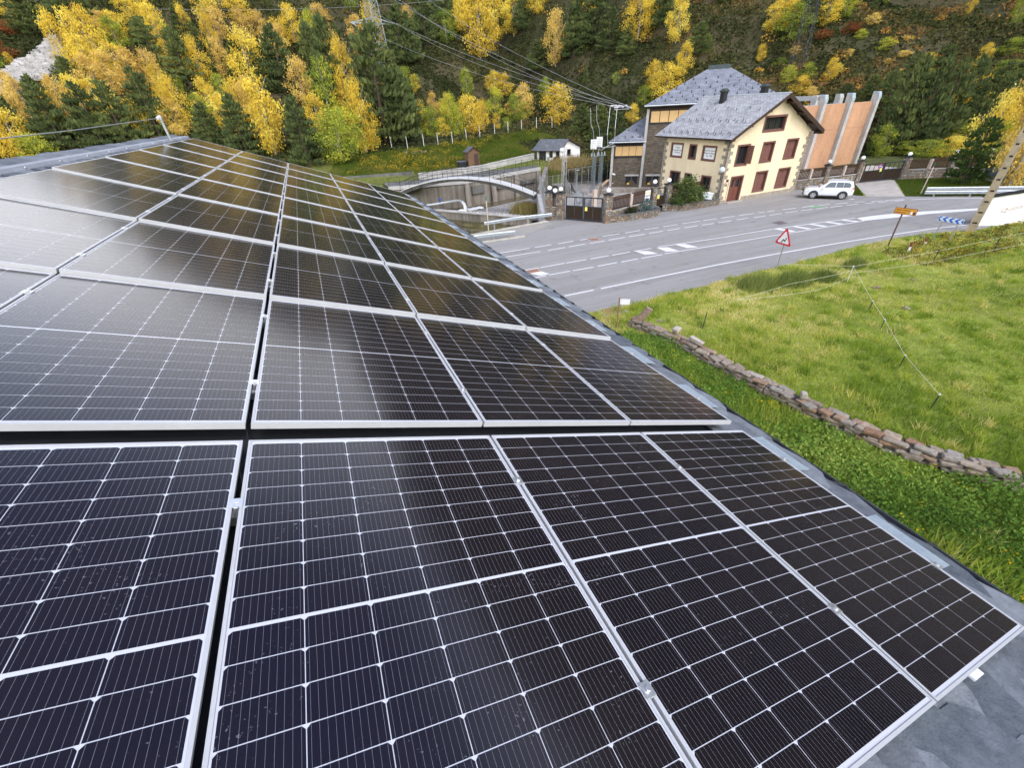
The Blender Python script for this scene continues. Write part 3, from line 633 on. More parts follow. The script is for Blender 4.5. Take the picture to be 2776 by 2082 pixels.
# ------------------------------------------------------------------ solar panels
m, t, p = mat0('solar_cell', .2, 0, .5)
uv = t.nodes.new('ShaderNodeUVMap'); sx = t.nodes.new('ShaderNodeSeparateXYZ'); t.links.new(uv.outputs[0], sx.inputs[0])
def stripes(src, n, w, off=0.0):
    a = node(t, 'Math', operation='MULTIPLY_ADD'); a.inputs[1].default_value = n; a.inputs[2].default_value = off; t.links.new(src, a.inputs[0])
    b = node(t, 'Math', operation='FRACT'); t.links.new(a.outputs[0], b.inputs[0])
    c = node(t, 'Math', operation='SUBTRACT'); c.inputs[1].default_value = .5; t.links.new(b.outputs[0], c.inputs[0])
    d = node(t, 'Math', operation='ABSOLUTE'); t.links.new(c.outputs[0], d.inputs[0])
    e = node(t, 'Math', operation='LESS_THAN'); e.inputs[1].default_value = w; t.links.new(d.outputs[0], e.inputs[0]); return e.outputs[0]
bus = stripes(sx.outputs['X'], 10, .022)
nd = noise(t, 1.2, 4, .6); rcell = ramp(t, nd.outputs['Fac'], [(.3, (.008, .0062, .0095)), (.75, (.015, .0115, .013))])
mxb = node(t, 'Mix', data_type='RGBA'); mxb.inputs['B'].default_value = (.15, .15, .155, 1)
t.links.new(bus, mxb.inputs['Factor']); t.links.new(rcell.outputs[0], mxb.inputs['A'])
def specks(src):
    """dried drops and dust on the glass"""
    ns = noise(t, 95, 2, .5); nl = noise(t, 3.0, 5, .65)
    th = node(t, 'Math', operation='MULTIPLY'); t.links.new(ns.outputs['Fac'], th.inputs[0]); rl = ramp(t, nl.outputs['Fac'], [(.35, (.75, .75, .75)), (.7, (1.08, 1.08, 1.08))]); t.links.new(rl.outputs[0], th.inputs[1])
    rs = ramp(t, th.outputs[0], [(.645, (0, 0, 0)), (.73, (.24, .24, .24))])
    mx_ = node(t, 'Mix', data_type='RGBA'); mx_.inputs['B'].default_value = (.42, .43, .44, 1)
    t.links.new(rs.outputs[0], mx_.inputs['Factor']); t.links.new(src, mx_.inputs['A']); return mx_.outputs['Result']
t.links.new(specks(mxb.outputs['Result']), p.inputs['Base Color'])
p.inputs['Roughness'].default_value = .15; p.inputs['IOR'].default_value = 1.43
CELL = m
m, t, p = mat0('white_backsheet_under_glass', .17, 0, .5); p.inputs['Base Color'].default_value = (.56, .56, .57, 1); BACK = m
CW, CH, X0c, MID = .1813, .0898, None, .0115
PX, PY = .1838, .0925
xs_c = [W_ / 2 + (i - 2.5) * PX for i in range(6)]
ys_c = [L_ / 2 - MID / 2 - (8 - j) * PY - CH / 2 if j < 9 else L_ / 2 + MID / 2 + (j - 9) * PY + CH / 2 for j in range(18)]
def cell_verts(cx, cy, z):
    a, b, c = CW / 2, CH / 2, .0085
    return [(cx - a, cy - b, z), (cx + a, cy - b, z), (cx + a, cy + b - c, z), (cx + a - c, cy + b, z), (cx - a + c, cy + b, z), (cx - a, cy + b - c, z)]
def cell_mesh(cells, name):
    V, F = [], []
    for cx, cy in cells:
        b = len(V); V += cell_verts(cx, cy, 0); F.append(tuple(range(b, b + 6)))
    me = bpy.data.meshes.new(name); me.from_pydata(V, [], F); me.materials.append(CELL)
    ul = me.uv_layers.new(name='UVMap')
    for po in me.polygons:
        cx, cy = cells[po.index]
        for li in po.loop_indices:
            v = me.vertices[me.loops[li].vertex_index].co; ul.data[li].uv = ((v.x - cx) / CW + .5, (v.y - cy) / CH + .5)
    return me
ONE = cell_mesh([(0, 0)], 'cell'); ALLC = cell_mesh([(x, y) for y in ys_c for x in xs_c], 'cells')
mb = MB(); e = .0105; h = .032
for a0, a1, b0, b1 in ((0, W_, 0, e), (0, W_, L_ - e, L_), (0, e, e, L_ - e), (W_ - e, W_, e, L_ - e)): mb.box(((a0 + a1) / 2, (b0 + b1) / 2, -h / 2), (a1 - a0, b1 - b0, h))
me_f = bpy.data.meshes.new('frame'); me_f.from_pydata(mb.v, [], mb.f); me_f.materials.append(ALUF)
mb = MB(); mb.box((W_ / 2, L_ / 2, -.006), (W_ - 2 * e - .001, L_ - 2 * e - .001, .006))
me_b = bpy.data.meshes.new('laminate'); me_b.from_pydata(mb.v, [], mb.f); me_b.materials.append(BACK)
mb = MB(); mb.box((0, 0, .002), (.040, .044, .004)); mb.box((0, 0, -.018), (.012, .046, .036)); mb.cyl((0, 0, .0055), .009, .006, 6)
me_c = bpy.data.meshes.new('clamp'); me_c.from_pydata(mb.v, [], mb.f); me_c.materials.append(ALU)
ROWN = ['in the row nearest the camera', 'in the second row, just past the dark gap', 'in the third row', 'in the fourth row', 'in the fifth row', 'in the sixth row', 'in the seventh row', 'in the eighth row', 'in the farthest row']
COLN = {3: 'beside the gutter', 2: 'second from the gutter', 1: 'third from the gutter', 0: 'second from the ridge', -1: 'directly under the ridge'}
for r_i, u0 in enumerate(ROW0):
    for c_ in range(-1, 4):
        if r_i == 0 and c_ == -1: continue
        n0 = .0 if r_i else -.004
        st_ = (.006, .028, .026, .022, .012, .009, .008, .008, .008)[r_i]; tl = math.atan(st_ / L_)
        base = rp(u0, COLV[c_], n0 - st_ / 2)
        q = thing('solar_panel', f'black solar panel {ROWN[r_i]}, {COLN[c_]}', 'solar panel', base, 'solar panels in rows on the slate roof')
        q.rotation_mode = 'QUATERNION'; q.rotation_quaternion = (ROT @ Matrix.Rotation(-tl, 3, 'X')).to_quaternion()
        link('frame', me_f, q); link('laminate', me_b, q)
        if r_i <= 2:
            for y in ys_c:
                for x in xs_c: link('cell', ONE, q, (x, y, -.0024))
        else:
            o = link('cells', ALLC, q, (0, 0, -.0024)); o['kind'] = 'stuff'
        for f_ in (.22, .78):
            o = link('clamp', me_c, q, (W_ + GC / 2 if c_ != 0 else W_ + GS / 2, L_ * f_, 0))
# bird dropping on the panel nearest the lower left corner
mb = MB()
for k in range(14):
    a = rng.random() * 6.28; d_ = .05 * rng.random() ** .7; mb.ball(P_(-1.18 + d_ * math.cos(a), -.60 + d_ * 1.5 * math.sin(a), -.002), .006 + .008 * rng.random(), 6, 4, sz=.25)
tag(mb.build('bird_dropping', mat('chalky_dropping', (.42, .43, .40), .9, .3, 30), smooth=True), 'chalky bird dropping on the lower left solar panel', 'dropping')
# lightning wire along the ridge
rod = thing('lightning_wire_post', 'short grey post on the ridge holding the lightning wire', 'post', rp(12.1, VR + .07, .03))
b0 = rp(12.1, VR + .07, .04); mb = MB(); mb.tube([b0, b0 + Vector((-.02, 0, .46))], .028, 8); mb.build('pole', GALV, rod)
mb = MB(); mb.box(b0 + Vector((-.03, 0, .47)), (.07, .13, .07)); mb.tube([b0 + Vector((-.04, -.18, .46)), b0 + Vector((-.03, .06, .50))], .026, 7); mb.build('clamp_head', mat('white_clamp', (.7, .7, .68), .5, .08), rod)
top = b0 + Vector((-.04, -.16, .46)); mb = MB(); mb.tube([top, rp(8.0, -2.90, -.145), rp(5.88, -2.9, -.105), rp(2.0, -2.9, -.05), rp(-5, -2.9, .0)], .0065, 5)
tag(mb.build('lightning_wire', GALV), 'thin grey lightning wire running left from the ridge post', 'wire')
mb = MB(); pts = [rp(-.35 + .1 * i, -.010 + .012 * math.sin(i * 2.1), .05 - .025 * math.sin(i * 1.3)) for i in range(7)]; mb.tube(pts, .004, 6); tag(mb.build('cable', BLACKMETAL), 'black cable hanging in the gap between two near panels', 'cable')

# ================================================================== BUILDINGS ACROSS THE ROAD
def holes_wall(mb, a, b, z0, z1, holes, th):
    """vertical wall from a to b, thickness th behind it (to the left of a-b), rectangular openings (s0, s1, z0, z1)"""
    a = Vector((*a, 0)); b = Vector((*b, 0)); L = (b - a).length; d = (b - a) / L
    ss = sorted({0, L, *[h[0] for h in holes], *[h[1] for h in holes]}); zs = sorted({z0, z1, *[h[2] for h in holes], *[h[3] for h in holes]})
    for s0, s1 in zip(ss[:-1], ss[1:]):
        run = None
        cells = []
        for q0, q1 in zip(zs[:-1], zs[1:]):
            sm, zm = (s0 + s1) / 2, (q0 + q1) / 2
            if any(h[0] < sm < h[1] and h[2] < zm < h[3] for h in holes): run = None; continue
            if run is None: run = [q0, q1]; cells.append(run)
            else: run[1] = q1
        for q0, q1 in cells:
            p0 = a + d * s0; p1 = a + d * s1; mb.wall((p0.x, p0.y), (p1.x, p1.y), q0, q1, th, side=1)
class Frame:
    """a wall's own axes: s along it, e outwards, z up"""
    def __init__(f, a, b): f.a = Vector((*a, 0)); f.d = (Vector((*b, 0)) - f.a).normalized(); f.n = Vector((f.d.y, -f.d.x, 0))
    def __call__(f, s, e, z): p = f.a + f.d * s + f.n * e; return (p.x, p.y, z)
    def box(f, mb, s0, s1, e0, e1, z0, z1, mi=0):
        mb.hexa([f(s0, e1, z0), f(s1, e1, z0), f(s1, e0, z0), f(s0, e0, z0), f(s0, e1, z1), f(s1, e1, z1), f(s1, e0, z1), f(s0, e0, z1)], mi)
def roof_slab(name, pts, th, m_top, m_under, parent, uvs=None):
    """sloping slab: pts around its upper face, first edge = eave; the upper face carries metre UVs"""
    pts = [Vector(q) for q in pts]; n = len(pts); nrm = (pts[1] - pts[0]).cross(pts[-1] - pts[0]).normalized()
    if nrm.z < 0: nrm = -nrm
    off = root_loc(parent); low = [q - nrm * th for q in pts]
    V = [tuple(q - off) for q in pts + low]; F = [tuple(range(n)), tuple(range(n, 2 * n))[::-1]] + [(i, n + i, n + (i + 1) % n, (i + 1) % n) for i in range(n)]
    me = bpy.data.meshes.new(name); me.from_pydata(V, [], F); me.materials.append(m_top); me.materials.append(m_under)
    ul = me.uv_layers.new(name='UVMap'); ex = (pts[1] - pts[0]).normalized(); ey = nrm.cross(ex)
    for po in me.polygons:
        po.material_index = 0 if po.index == 0 else 1
        for li in po.loop_indices:
            w = Vector(V[me.loops[li].vertex_index]) + off - pts[0]; ul.data[li].uv = (w.dot(ex), w.dot(ey))
    me.update(); o = link(name, me, parent)
    if me.polygons[0].normal.z < 0: me.flip_normals()
    return o
def text(body, size, parent, m_, origin, right, up, name='lettering', ext=.004):
    cu = bpy.data.curves.new(name, 'FONT'); cu.body = body; cu.size = size; cu.extrude = ext; cu.align_x = 'CENTER'; cu.align_y = 'CENTER'; cu.space_line = 1.05
    cu.materials.append(m_); o = bpy.data.objects.new(name, cu); COL.objects.link(o)
    r_ = Vector(right).normalized(); u_ = Vector(up).normalized(); w_ = r_.cross(u_)
    M_ = Matrix((r_, u_, w_)).transposed().to_4x4()
    off = root_loc(parent); M_.translation = Vector(origin) - off; o.parent = parent; o.matrix_local = M_
    return o
INK = mat('dark_sign_ink', (.03, .03, .035), .7, .05)
# ------------------------------------------------------------------ yellow house
HX0, HX1, HY0, HY1, HZ = 37.2, 48.2, 33.75, 42.75, 5.78
HA, HRZ, EO = 42.75, 9.12, 6.32
house = thing('yellow_house', 'cream yellow three storey house with slate gable roof beside the road', 'house', (HX0, HY0, 0))
FR = Frame((HX0, HY0), (HX1, HY0)); LF = Frame((HX0, HY1), (HX0, HY0))
front_holes = {'f1': (1.10, 2.78, 3.34, 5.22), 'f2': (4.44, 6.14, 3.36, 5.24), 'f3': (7.76, 9.48, 3.40, 5.28), 'g1': (4.46, 6.18, .62, 2.60), 'g2': (7.66, 9.48, .66, 2.62), 'door': (1.12, 2.84, .02, 2.46)}
left_holes = {'A': (1.10, 2.96, 3.78, 5.21), 'B': (3.84, 4.95, 3.76, 5.17), 'C': (5.72, 7.58, 3.75, 5.15), 'lA': (1.50, 3.16, .70, 2.50), 'lB': (3.78, 4.84, .80, 2.45), 'lC': (6.22, 7.58, .80, 2.46)}
mb = MB()
holes_wall(mb, (HX0, HY0), (HX1, HY0), -.3, HZ, list(front_holes.values()), .38)
holes_wall(mb, (HX0, HY1), (HX0, HY0 + .385), -.3, HZ, list(left_holes.values()), .38)
mb.wall((HX1, HY0 + .385), (HX1, HY1), -.3, HZ, .38, side=1); mb.wall((HX1 - .385, HY1), (HX0 + .385, HY1), -.3, HZ, .38, side=1)
AT = (3.86, 6.86, 6.06, 7.45)      # attic window
def gz(s): return HZ + (HRZ - .2 - HZ) * (1 - abs(s - 5.55) / 5.55)
for poly in ([(.02, HZ + .002), (AT[0], HZ + .002), (AT[0], gz(AT[0])), (.02, gz(.02))], [(AT[1], HZ + .002), (10.98, HZ + .002), (10.98, gz(10.98)), (AT[1], gz(AT[1]))],
             [(AT[0], HZ + .002), (AT[1], HZ + .002), (AT[1], AT[2]), (AT[0], AT[2])], [(AT[0], AT[3]), (AT[1], AT[3]), (AT[1], gz(AT[1])), (5.55, gz(5.55)), (AT[0], gz(AT[0]))]):
    mb.prism(poly, lambda a, b, d: FR(a, -d, b), .38)
mb.prism([(.02, HZ + .002), (10.98, HZ + .002), (5.55, gz(5.55))], lambda a, b, d: FR(a, -(HY1 - HY0) + d, b), .3)
mb.build('wall', CREAM, house)
mb = MB(); FR.box(mb, .4, 10.6, -8.6, -.5, -.2, HZ - .1); mb.build('interior', mat('dim_interior', (.05, .045, .04), .9, .1), house)
# stone plinth, quoins
mb = MB(); FR.box(mb, 3.1, 10.99, -.1, .05, -.2, .42); FR.box(mb, .3, 1.0, -.1, .05, -.2, .30); mb.build('plinth', QUOIN, house)
QM = tinted('quoin_stone', None, [(0, (.27, .235, .185)), (.5, (.33, .285, .225)), (1, (.24, .205, .16))])
def quoins(fr1, s1, dir1, fr2, s2, dir2, z1):
    z = .02; k = 0
    while z < z1:
        h_ = random.uniform(.26, .40); l1, l2 = (random.uniform(.5, .72), random.uniform(.26, .40)) if k % 2 else (random.uniform(.26, .40), random.uniform(.48, .70))
        mb_ = MB(); z2 = min(z + h_, z1)
        if fr1: fr1.box(mb_, *sorted((s1, s1 + dir1 * l1)), -.06, .028, z, z2 - .02)
        if fr2: fr2.box(mb_, *sorted((s2, s2 + dir2 * l2)), -.06, .028, z, z2 - .02)
        mb_.build('quoin', QM, house); z += h_; k += 1
quoins(FR, -.028, 1, LF, 9.0, -1, HZ - .02); quoins(FR, 11.028, -1, None, 0, 0, HZ - .02); quoins(None, 0, 0, LF, -.01, 1, HZ - .02)
SHUTTER = mat('red_brown_shutter', (.17, .075, .055), .65, .18, 5, .15, 40)
FRAMEDARK = mat('dark_brown_joinery', (.045, .03, .022), .5, .2, 5)
def opening(fr, hl, kind, fw=.15, deep=.30):
    s0, s1, z0, z1 = hl
    mb_ = MB(); e0, e1 = -deep, .035
    fr.box(mb_, s0, s0 + fw, e0, e1, z0, z1); fr.box(mb_, s1 - fw, s1, e0, e1, z0, z1); fr.box(mb_, s0 + fw, s1 - fw, e0, e1, z1 - fw, z1)
    w = mb_.build('window_surround' if kind != 'door' else 'door_surround', BROWNFRAME, house)
    a0, a1, b0, b1 = s0 + fw, s1 - fw, z0 + (fw if kind != 'door' else 0), z1 - fw
    if kind != 'door':
        mb_ = MB(); mb_.hexa([fr(a0 - fw, .05, z0), fr(a1 + fw, .05, z0), fr(a1 + fw, e0, z0), fr(a0 - fw, e0, z0), fr(a0 - fw, .05, z0 + fw - .05), fr(a1 + fw, .05, z0 + fw - .05), fr(a1, e0, b0 + .06), fr(a0, e0, b0 + .06)]); mb_.build('sill', BROWNFRAME, w)
    if kind == 'shutter':
        for q0, q1 in ((a0 + .01, (a0 + a1) / 2 - .01), ((a0 + a1) / 2 + .01, a1 - .01)):
            mb_ = MB(); fr.box(mb_, q0, q1, -.27, -.22, b0 + .02, b1 - .01)
            for i in range(5): zz = b0 + .1 + i * (b1 - b0 - .2) / 5; fr.box(mb_, q0 + .06, q1 - .06, -.219, -.20, zz, zz + (b1 - b0 - .2) / 5 - .05)
            mb_.build('shutter', SHUTTER, w)
    elif kind in ('glass', 'attic', 'open', 'recess'):
        n = {'glass': 2, 'attic': 3, 'open': 2, 'recess': 1}[kind]; dp = -.24
        mb_ = MB(); fr.box(mb_, a0, a1, dp - .03, dp - .02, b0, b1); mb_.build('pane', GLASSDARK, w)
        mb_ = MB(); t_ = .05
        for i in range(n + 1): q = a0 + (a1 - a0 - t_) * i / n; fr.box(mb_, q, q + t_, dp - .018, dp + .03, b0, b1)
        fr.box(mb_, a0 + t_, a1 - t_, dp - .017, dp + .028, b1 - t_, b1); fr.box(mb_, a0 + t_, a1 - t_, dp - .017, dp + .028, b0, b0 + t_); mb_.build('sash', FRAMEDARK, w)
        if kind == 'open':
            mb_ = MB(); p_ = fr(a1 - .02, .0, 0); mb_.hexa([fr(a1 - .05, -.05, b0), fr(a1, -.05, b0), fr(a1 + .12, .52, b0), fr(a1 + .07, .52, b0), fr(a1 - .05, -.05, b1), fr(a1, -.05, b1), fr(a1 + .12, .52, b1), fr(a1 + .07, .52, b1)]); mb_.build('shutter', SHUTTER, w)
    elif kind == 'plaque':
        mb_ = MB(); fr.box(mb_, a0 + .02, a1 - .02, -.12, -.10, b0 + .02, b1 - .01); return mb_.build('sign_board', WHITEPAINT, w)
    return w
opening(FR, front_holes['f1'], 'open'); opening(FR, (*AT,), 'attic', .17)
for k in ('f2', 'f3', 'g1', 'g2'): opening(FR, front_holes[k], 'shutter')
opening(LF, left_holes['B'], 'recess'); opening(LF, left_holes['lA'], 'glass'); opening(LF, left_holes['lB'], 'glass', .12); opening(LF, left_holes['lC'], 'glass')
for k, lines in (('A', '\n'.join(('F.E.D.A.', 'Forces Electriques', 'D\'Andorra'))), ('C', '\n'.join(('Casa De Guardes', 'Presa De Ransol', 'An. 1941')))):
    bd_ = opening(LF, left_holes[k], 'plaque', .17); s0, s1, z0, z1 = left_holes[k]
    text(lines, .215 if k == 'A' else .225, bd_, INK, LF((s0 + s1) / 2, -.094, (z0 + z1) / 2), LF.d, (0, 0, 1))
dr = opening(FR, front_holes['door'], 'door')
DOORRED = mat('reddish_panelled_door', (.16, .055, .035), .5, .2, 5)
for q0, q1, ang in ((1.28, 1.97, 0), (1.99, 2.68, 0)):
    mb = MB(); FR.box(mb, q0, q1, -.27, -.22, .06, 2.28)
    for zz0, zz1 in ((.16, .62), (.72, 1.25)): FR.box(mb, q0 + .1, q1 - .1, -.219, -.19, zz0, zz1)
    o = mb.build('door_leaf', DOORRED, dr); mb = MB(); FR.box(mb, q0 + .12, q1 - .12, -.219, -.205, 1.42, 2.08); mb.build('pane', GLASSDARK, o)
mb = MB(); FR.box(mb, 2.70, 2.72, -.8, -.22, .06, 2.28); mb.build('reveal', QUOIN, dr)
mb = MB(); FR.box(mb, .95, 3.0, .02, .42, .0, .10); FR.box(mb, 1.2, 2.8, -.3, .02, .0, .06); mb.build('doorstep', mat('step_stone', (.36, .33, .27), .9, .2, 4), house)
mb = MB(); FR.box(mb, .52, .82, 0, .03, 2.0, 2.24); mb.build('house_plate', FRAMEDARK, house); mb = MB(); FR.box(mb, .58, .72, 0, .05, 1.62, 1.80); mb.build('mailbox', SHUTTER, house)
mb = MB(); mb.tube([FR(.9, .04, .3), FR(.9, .04, 2.0)], .025, 6); mb.build('conduit', mat('pink_conduit', (.4, .25, .2), .7, .1), house)
# roof of the yellow house
zl = HZ + .06; yf_, yb_ = HY0 - .78, HY1 + .95
roof = roof_slab('roof', [(HA - EO, yb_, zl - .02), (HA - EO, yf_, zl - .02), (HA, yf_, HRZ + .06), (HA, yb_, HRZ + .06)], .16, ROOF_HOUSE, DARKWOOD, house)
roof_slab('roof', [(HA + EO, yf_, zl), (HA + EO, yb_, zl), (HA + .002, yb_, HRZ + .06), (HA + .002, yf_, HRZ + .06)], .16, ROOF_HOUSE, DARKWOOD, house)
mb = MB(); mb.tube([(HA, yf_, HRZ + .07), (HA, yb_, HRZ + .07)], .07, 6); mb.build('ridge_cap', mat('pale_lead_ridge', (.42, .45, .45), .5, .12, 3), house)
sl = (HRZ + .06 - zl) / EO
mb = MB()
for sg in (-1, 1):
    for y in (yf_ + .02,): mb.hexa([(HA + sg * EO, y, zl - .34), (HA, y, HRZ - .28), (HA, y + .07, HRZ - .28), (HA + sg * EO, y + .07, zl - .34), (HA + sg * EO, y, zl - .165), (HA, y, HRZ - .105), (HA, y + .07, HRZ - .105), (HA + sg * EO, y + .07, zl - .165)])
mb.build('barge_board', DARKWOOD, house)
for sg, f_ in ((1, .12), (1, .42), (1, .72), (1, .97), (-1, .30), (-1, .62), (-1, .93)):
    x = HA + sg * EO * f_; z = HRZ + .06 - sl * EO * f_ - .34; mb = MB(); mb.box((x, (yf_ + HY0) / 2 + .12, z), (.20, HY0 - yf_ + .1, .22)); mb.build('purlin_end', DARKWOOD, house)
mb = MB()
for i in range(17): y = yf_ + .3 + i * .6; mb.box((HA - EO + .32, y, zl - .12), (.5, .12, .13))
mb.build('rafter_tails', DARKWOOD, house)['kind'] = 'stuff'
def snow_hooks(rows, parent, mk, name='snow_hooks'):
    mb_ = MB()
    for q in rows: mk(mb_, q)
    o = mb_.build(name, BLACKMETAL, parent); o['kind'] = 'stuff'
nl = Vector((-sl, 0, 1)).normalized()
pts = []
for f_, n, off in ((.90, 22, 0), (.62, 20, .2), (.60, 0, 0), (.34, 8, .4)):
    for i in range(n):
        x = HA - EO * f_ + (.12 if i % 2 else -.12); pts.append((x, yf_ + .7 + off + i * (yb_ - yf_ - 1.2) / max(1, n - 1), HRZ + .06 - sl * (HA - x)))
snow_hooks(pts, house, lambda m_, q: (m_.bar(q, (q[0] - .02, q[1], q[2] + .20), .03, .03), m_.bar((q[0], q[1], q[2] + .03), (q[0] - .16, q[1], q[2] - .05), .04, .02)))
def chimney(label, y, x, zt):
    zr = HRZ + .06 - sl * abs(HA - x); c_ = thing('chimney_pot', label, 'chimney', (x, y, zr))
    mb_ = MB(); mb_.box((x, y, (zr - .3 + zt - .25) / 2), (.5, .5, zt - .25 - zr + .3)); mb_.build('flue', BLACKMETAL, c_)
    mb_ = MB(); a, b = .36, .22; z0, z1 = zt - .25, zt
    mb_.hexa([(x - .3, y - .3, z0), (x + .3, y - .3, z0), (x + .3, y + .3, z0), (x - .3, y + .3, z0), (x - a, y - a, z0 + .12), (x + a, y - a, z0 + .12), (x + a, y + a, z0 + .12), (x - a, y + a, z0 + .12)])
    mb_.hexa([(x - a, y - a, z0 + .122), (x + a, y - a, z0 + .122), (x + a, y + a, z0 + .122), (x - a, y + a, z0 + .122), (x - .18, y - .18, z1 + .08), (x + .18, y - .18, z1 + .08), (x + .18, y + .18, z1 + .08), (x - .18, y + .18, z1 + .08)]); mb_.build('cowl', mat('green_black_cowl', (.04, .048, .038), .5, .3, 6), c_)
chimney('black metal chimney standing on the near slope of the yellow house roof', 40.0, 41.75, 9.75); chimney('black metal chimney just showing behind the yellow house ridge', 36.7, 43.6, 9.95)
# ------------------------------------------------------------------ grey stone power station
SK = 1.15; SP0 = (34.9 * SK, 49.3 * SK); SD = Vector((.745, -.667, 0)).normalized()
SF = Frame(SP0, (SP0[0] + SD.x, SP0[1] + SD.y)); sk = lambda s: s * SK; szk = lambda z: 9.5 + (z - 9.5) * SK
station = thing('power_station', 'grey stone clad power station with large hipped slate roof behind the yellow house', 'power station', (*SP0, szk(0)))
m, t, p = mat0('brown_grey_stone_cladding', .9, 0, .3)
tc = t.nodes.new('ShaderNodeTexCoord'); mpg = node(t, 'Mapping'); mpg.inputs['Rotation'].default_value = (R(90), 0, R(42))
g_ = t.nodes.new('ShaderNodeNewGeometry'); dt = node(t, 'VectorMath', operation='DOT_PRODUCT'); dt.inputs[1].default_value = tuple(SD); t.links.new(g_.outputs['Position'], dt.inputs[0])
sp_ = t.nodes.new('ShaderNodeSeparateXYZ'); t.links.new(g_.outputs['Position'], sp_.inputs[0]); cb = t.nodes.new('ShaderNodeCombineXYZ'); t.links.new(dt.outputs['Value'], cb.inputs[0]); t.links.new(sp_.outputs['Z'], cb.inputs[1])
bk = node(t, 'TexBrick', Scale=1.0); bk.inputs['Brick Width'].default_value = .42; bk.inputs['Row Height'].default_value = .11; bk.inputs['Mortar Size'].default_value = .012; bk.inputs['Bias'].default_value = -.2
bk.inputs['Color1'].default_value = (.095, .080, .062, 1); bk.inputs['Color2'].default_value = (.185, .155, .115, 1); bk.inputs['Mortar'].default_value = (.04, .035, .03, 1); t.links.new(cb.outputs[0], bk.inputs['Vector'])
nz = noise(t, 1.2, 5, .65); rz_ = ramp(t, nz.outputs['Fac'], [(.3, (.75, .75, .75)), (.75, (1.35, 1.3, 1.2))]); mx = node(t, 'Mix', data_type='RGBA', blend_type='MULTIPLY'); mx.inputs['Factor'].default_value = 1
t.links.new(bk.outputs[0], mx.inputs['A']); t.links.new(rz_.outputs[0], mx.inputs['B']); t.links.new(mx.outputs['Result'], p.inputs['Base Color']); bump(t, p, bk.outputs['Color'], .6, .03)
CLAD = m
OCHRE = mat('ochre_glazed_panel', (.62, .40, .17), .5, .07, 2)
mb = MB(); zb = szk(-.6)
SF.box(mb, 0, sk(3.86), -6.5, 0, zb, szk(3.45)); SF.box(mb, sk(3.861), sk(17.0), -15.5, -.004, zb, szk(6.86)); mb.build('wall', CLAD, station)
mb = MB(); SF.box(mb, .02, sk(3.84), -6.4, -.02, szk(3.452), szk(4.95)); SF.box(mb, sk(3.88), sk(16.95), -15.4, -.03, szk(6.862), szk(8.62)); mb.build('clerestory_wall', DARKWOOD, station)
for k in range(4):
    mb = MB(); a = .33 + k * .825; SF.box(mb, sk(a), sk(a + .78), -.01, .05, szk(3.56), szk(4.58)); mb.build('panel', OCHRE, station)
for k in range(12):
    mb = MB(); a = 4.10 + k * 1.0; SF.box(mb, sk(a), sk(a + .93), -.02, .05, szk(6.96), szk(8.05)); mb.build('panel', OCHRE, station)
for s_, z1 in ((-.0, 4.95), (3.72, 8.3), (16.9, 8.3)):
    mb = MB(); SF.box(mb, sk(s_) - .17, sk(s_) + .17, -.1, .16, zb, szk(z1)); mb.build('pilaster', CONC, station)
mb = MB(); SF.box(mb, .17, sk(3.72) - .18, -.05, .09, szk(3.40), szk(3.52)); SF.box(mb, .17, sk(3.72) - .18, -.05, .09, szk(4.62), szk(4.74)); SF.box(mb, sk(3.72) + .18, sk(16.8), -.05, .09, szk(6.80), szk(6.92)); mb.build('string_course', DARKSTEEL, station)
for a in (1.80, 4.32):
    mb = MB(); SF.box(mb, sk(a) - .1, sk(a + 1.55) + .1, -.1, .14, szk(1.3), szk(1.47)); mb.build('lintel', CONC, station)
    for q in range(2):
        mb = MB(); b0_ = sk(a) + q * sk(.78); SF.box(mb, b0_ + .02, b0_ + sk(.78) - .02, -.05, .03, szk(-.35), szk(1.298)); o = mb.build('door', mat('dark_bronze_door', (.075, .055, .04), .45, .15, 3), station)
        st = [(.08, .9), (.08, 1.2), (.82, 1.2), (.82, .55), (.67, .55), (.67, .63), (.52, .63), (.52, .72), (.38, .72), (.38, .81), (.24, .81), (.24, .9)]
        if q == 0: st = [(.9 - x, y) for x, y in st]
        mb = MB(); mb.prism([(x, y) for x, y in st], lambda u_, v_, d: SF(b0_ + u_ * .98, .031 + d, szk(-.35) + v_ * 1.52), .012); mb.build('glazing', GLASSDARK, o)
    mb = MB(); SF.box(mb, sk(a) + .32, sk(a) + .62, .031, .05, szk(.33), szk(.52)); mb.build('warning_plate', mat('yellow_warning_plate', (.75, .48, .05), .5, .05), station)
# roofs
e5, e8 = szk(5.18), szk(8.72); sA, sB = sk(3.35), sk(17.5); capc = sk(10.95); cz_ = szk(12.0); dback = 8.2; half = sk(1.12)
F3 = lambda s, e, z: SF(s, e, z)
roof_slab('roof', [F3(sA, .45, e8), F3(sB, .45, e8), F3(capc + half, -dback, cz_), F3(capc - half, -dback, cz_)], .12, ROOF_STATION, DARKWOOD, station)
roof_slab('roof', [F3(sA, -16.4, e8), F3(sA, .45, e8), F3(capc - half, -dback, cz_)], .12, ROOF_STATION, DARKWOOD, station)
roof_slab('roof', [F3(sB, .45, e8), F3(sB, -16.4, e8), F3(capc + half, -dback, cz_)], .12, ROOF_STATION, DARKWOOD, station)
roof_slab('roof', [F3(sB, -16.4, e8), F3(sA, -16.4, e8), F3(capc - half, -dback, cz_), F3(capc + half, -dback, cz_)], .12, ROOF_STATION, DARKWOOD, station)
mb = MB(); SF.box(mb, sA - .1, sB + .1, .40, .58, e8 - .30, e8 - .03); SF.box(mb, sA - .12, sA - .005, -16.4, .40, e8 - .30, e8 - .03); mb.build('fascia', BLACKMETAL, station)
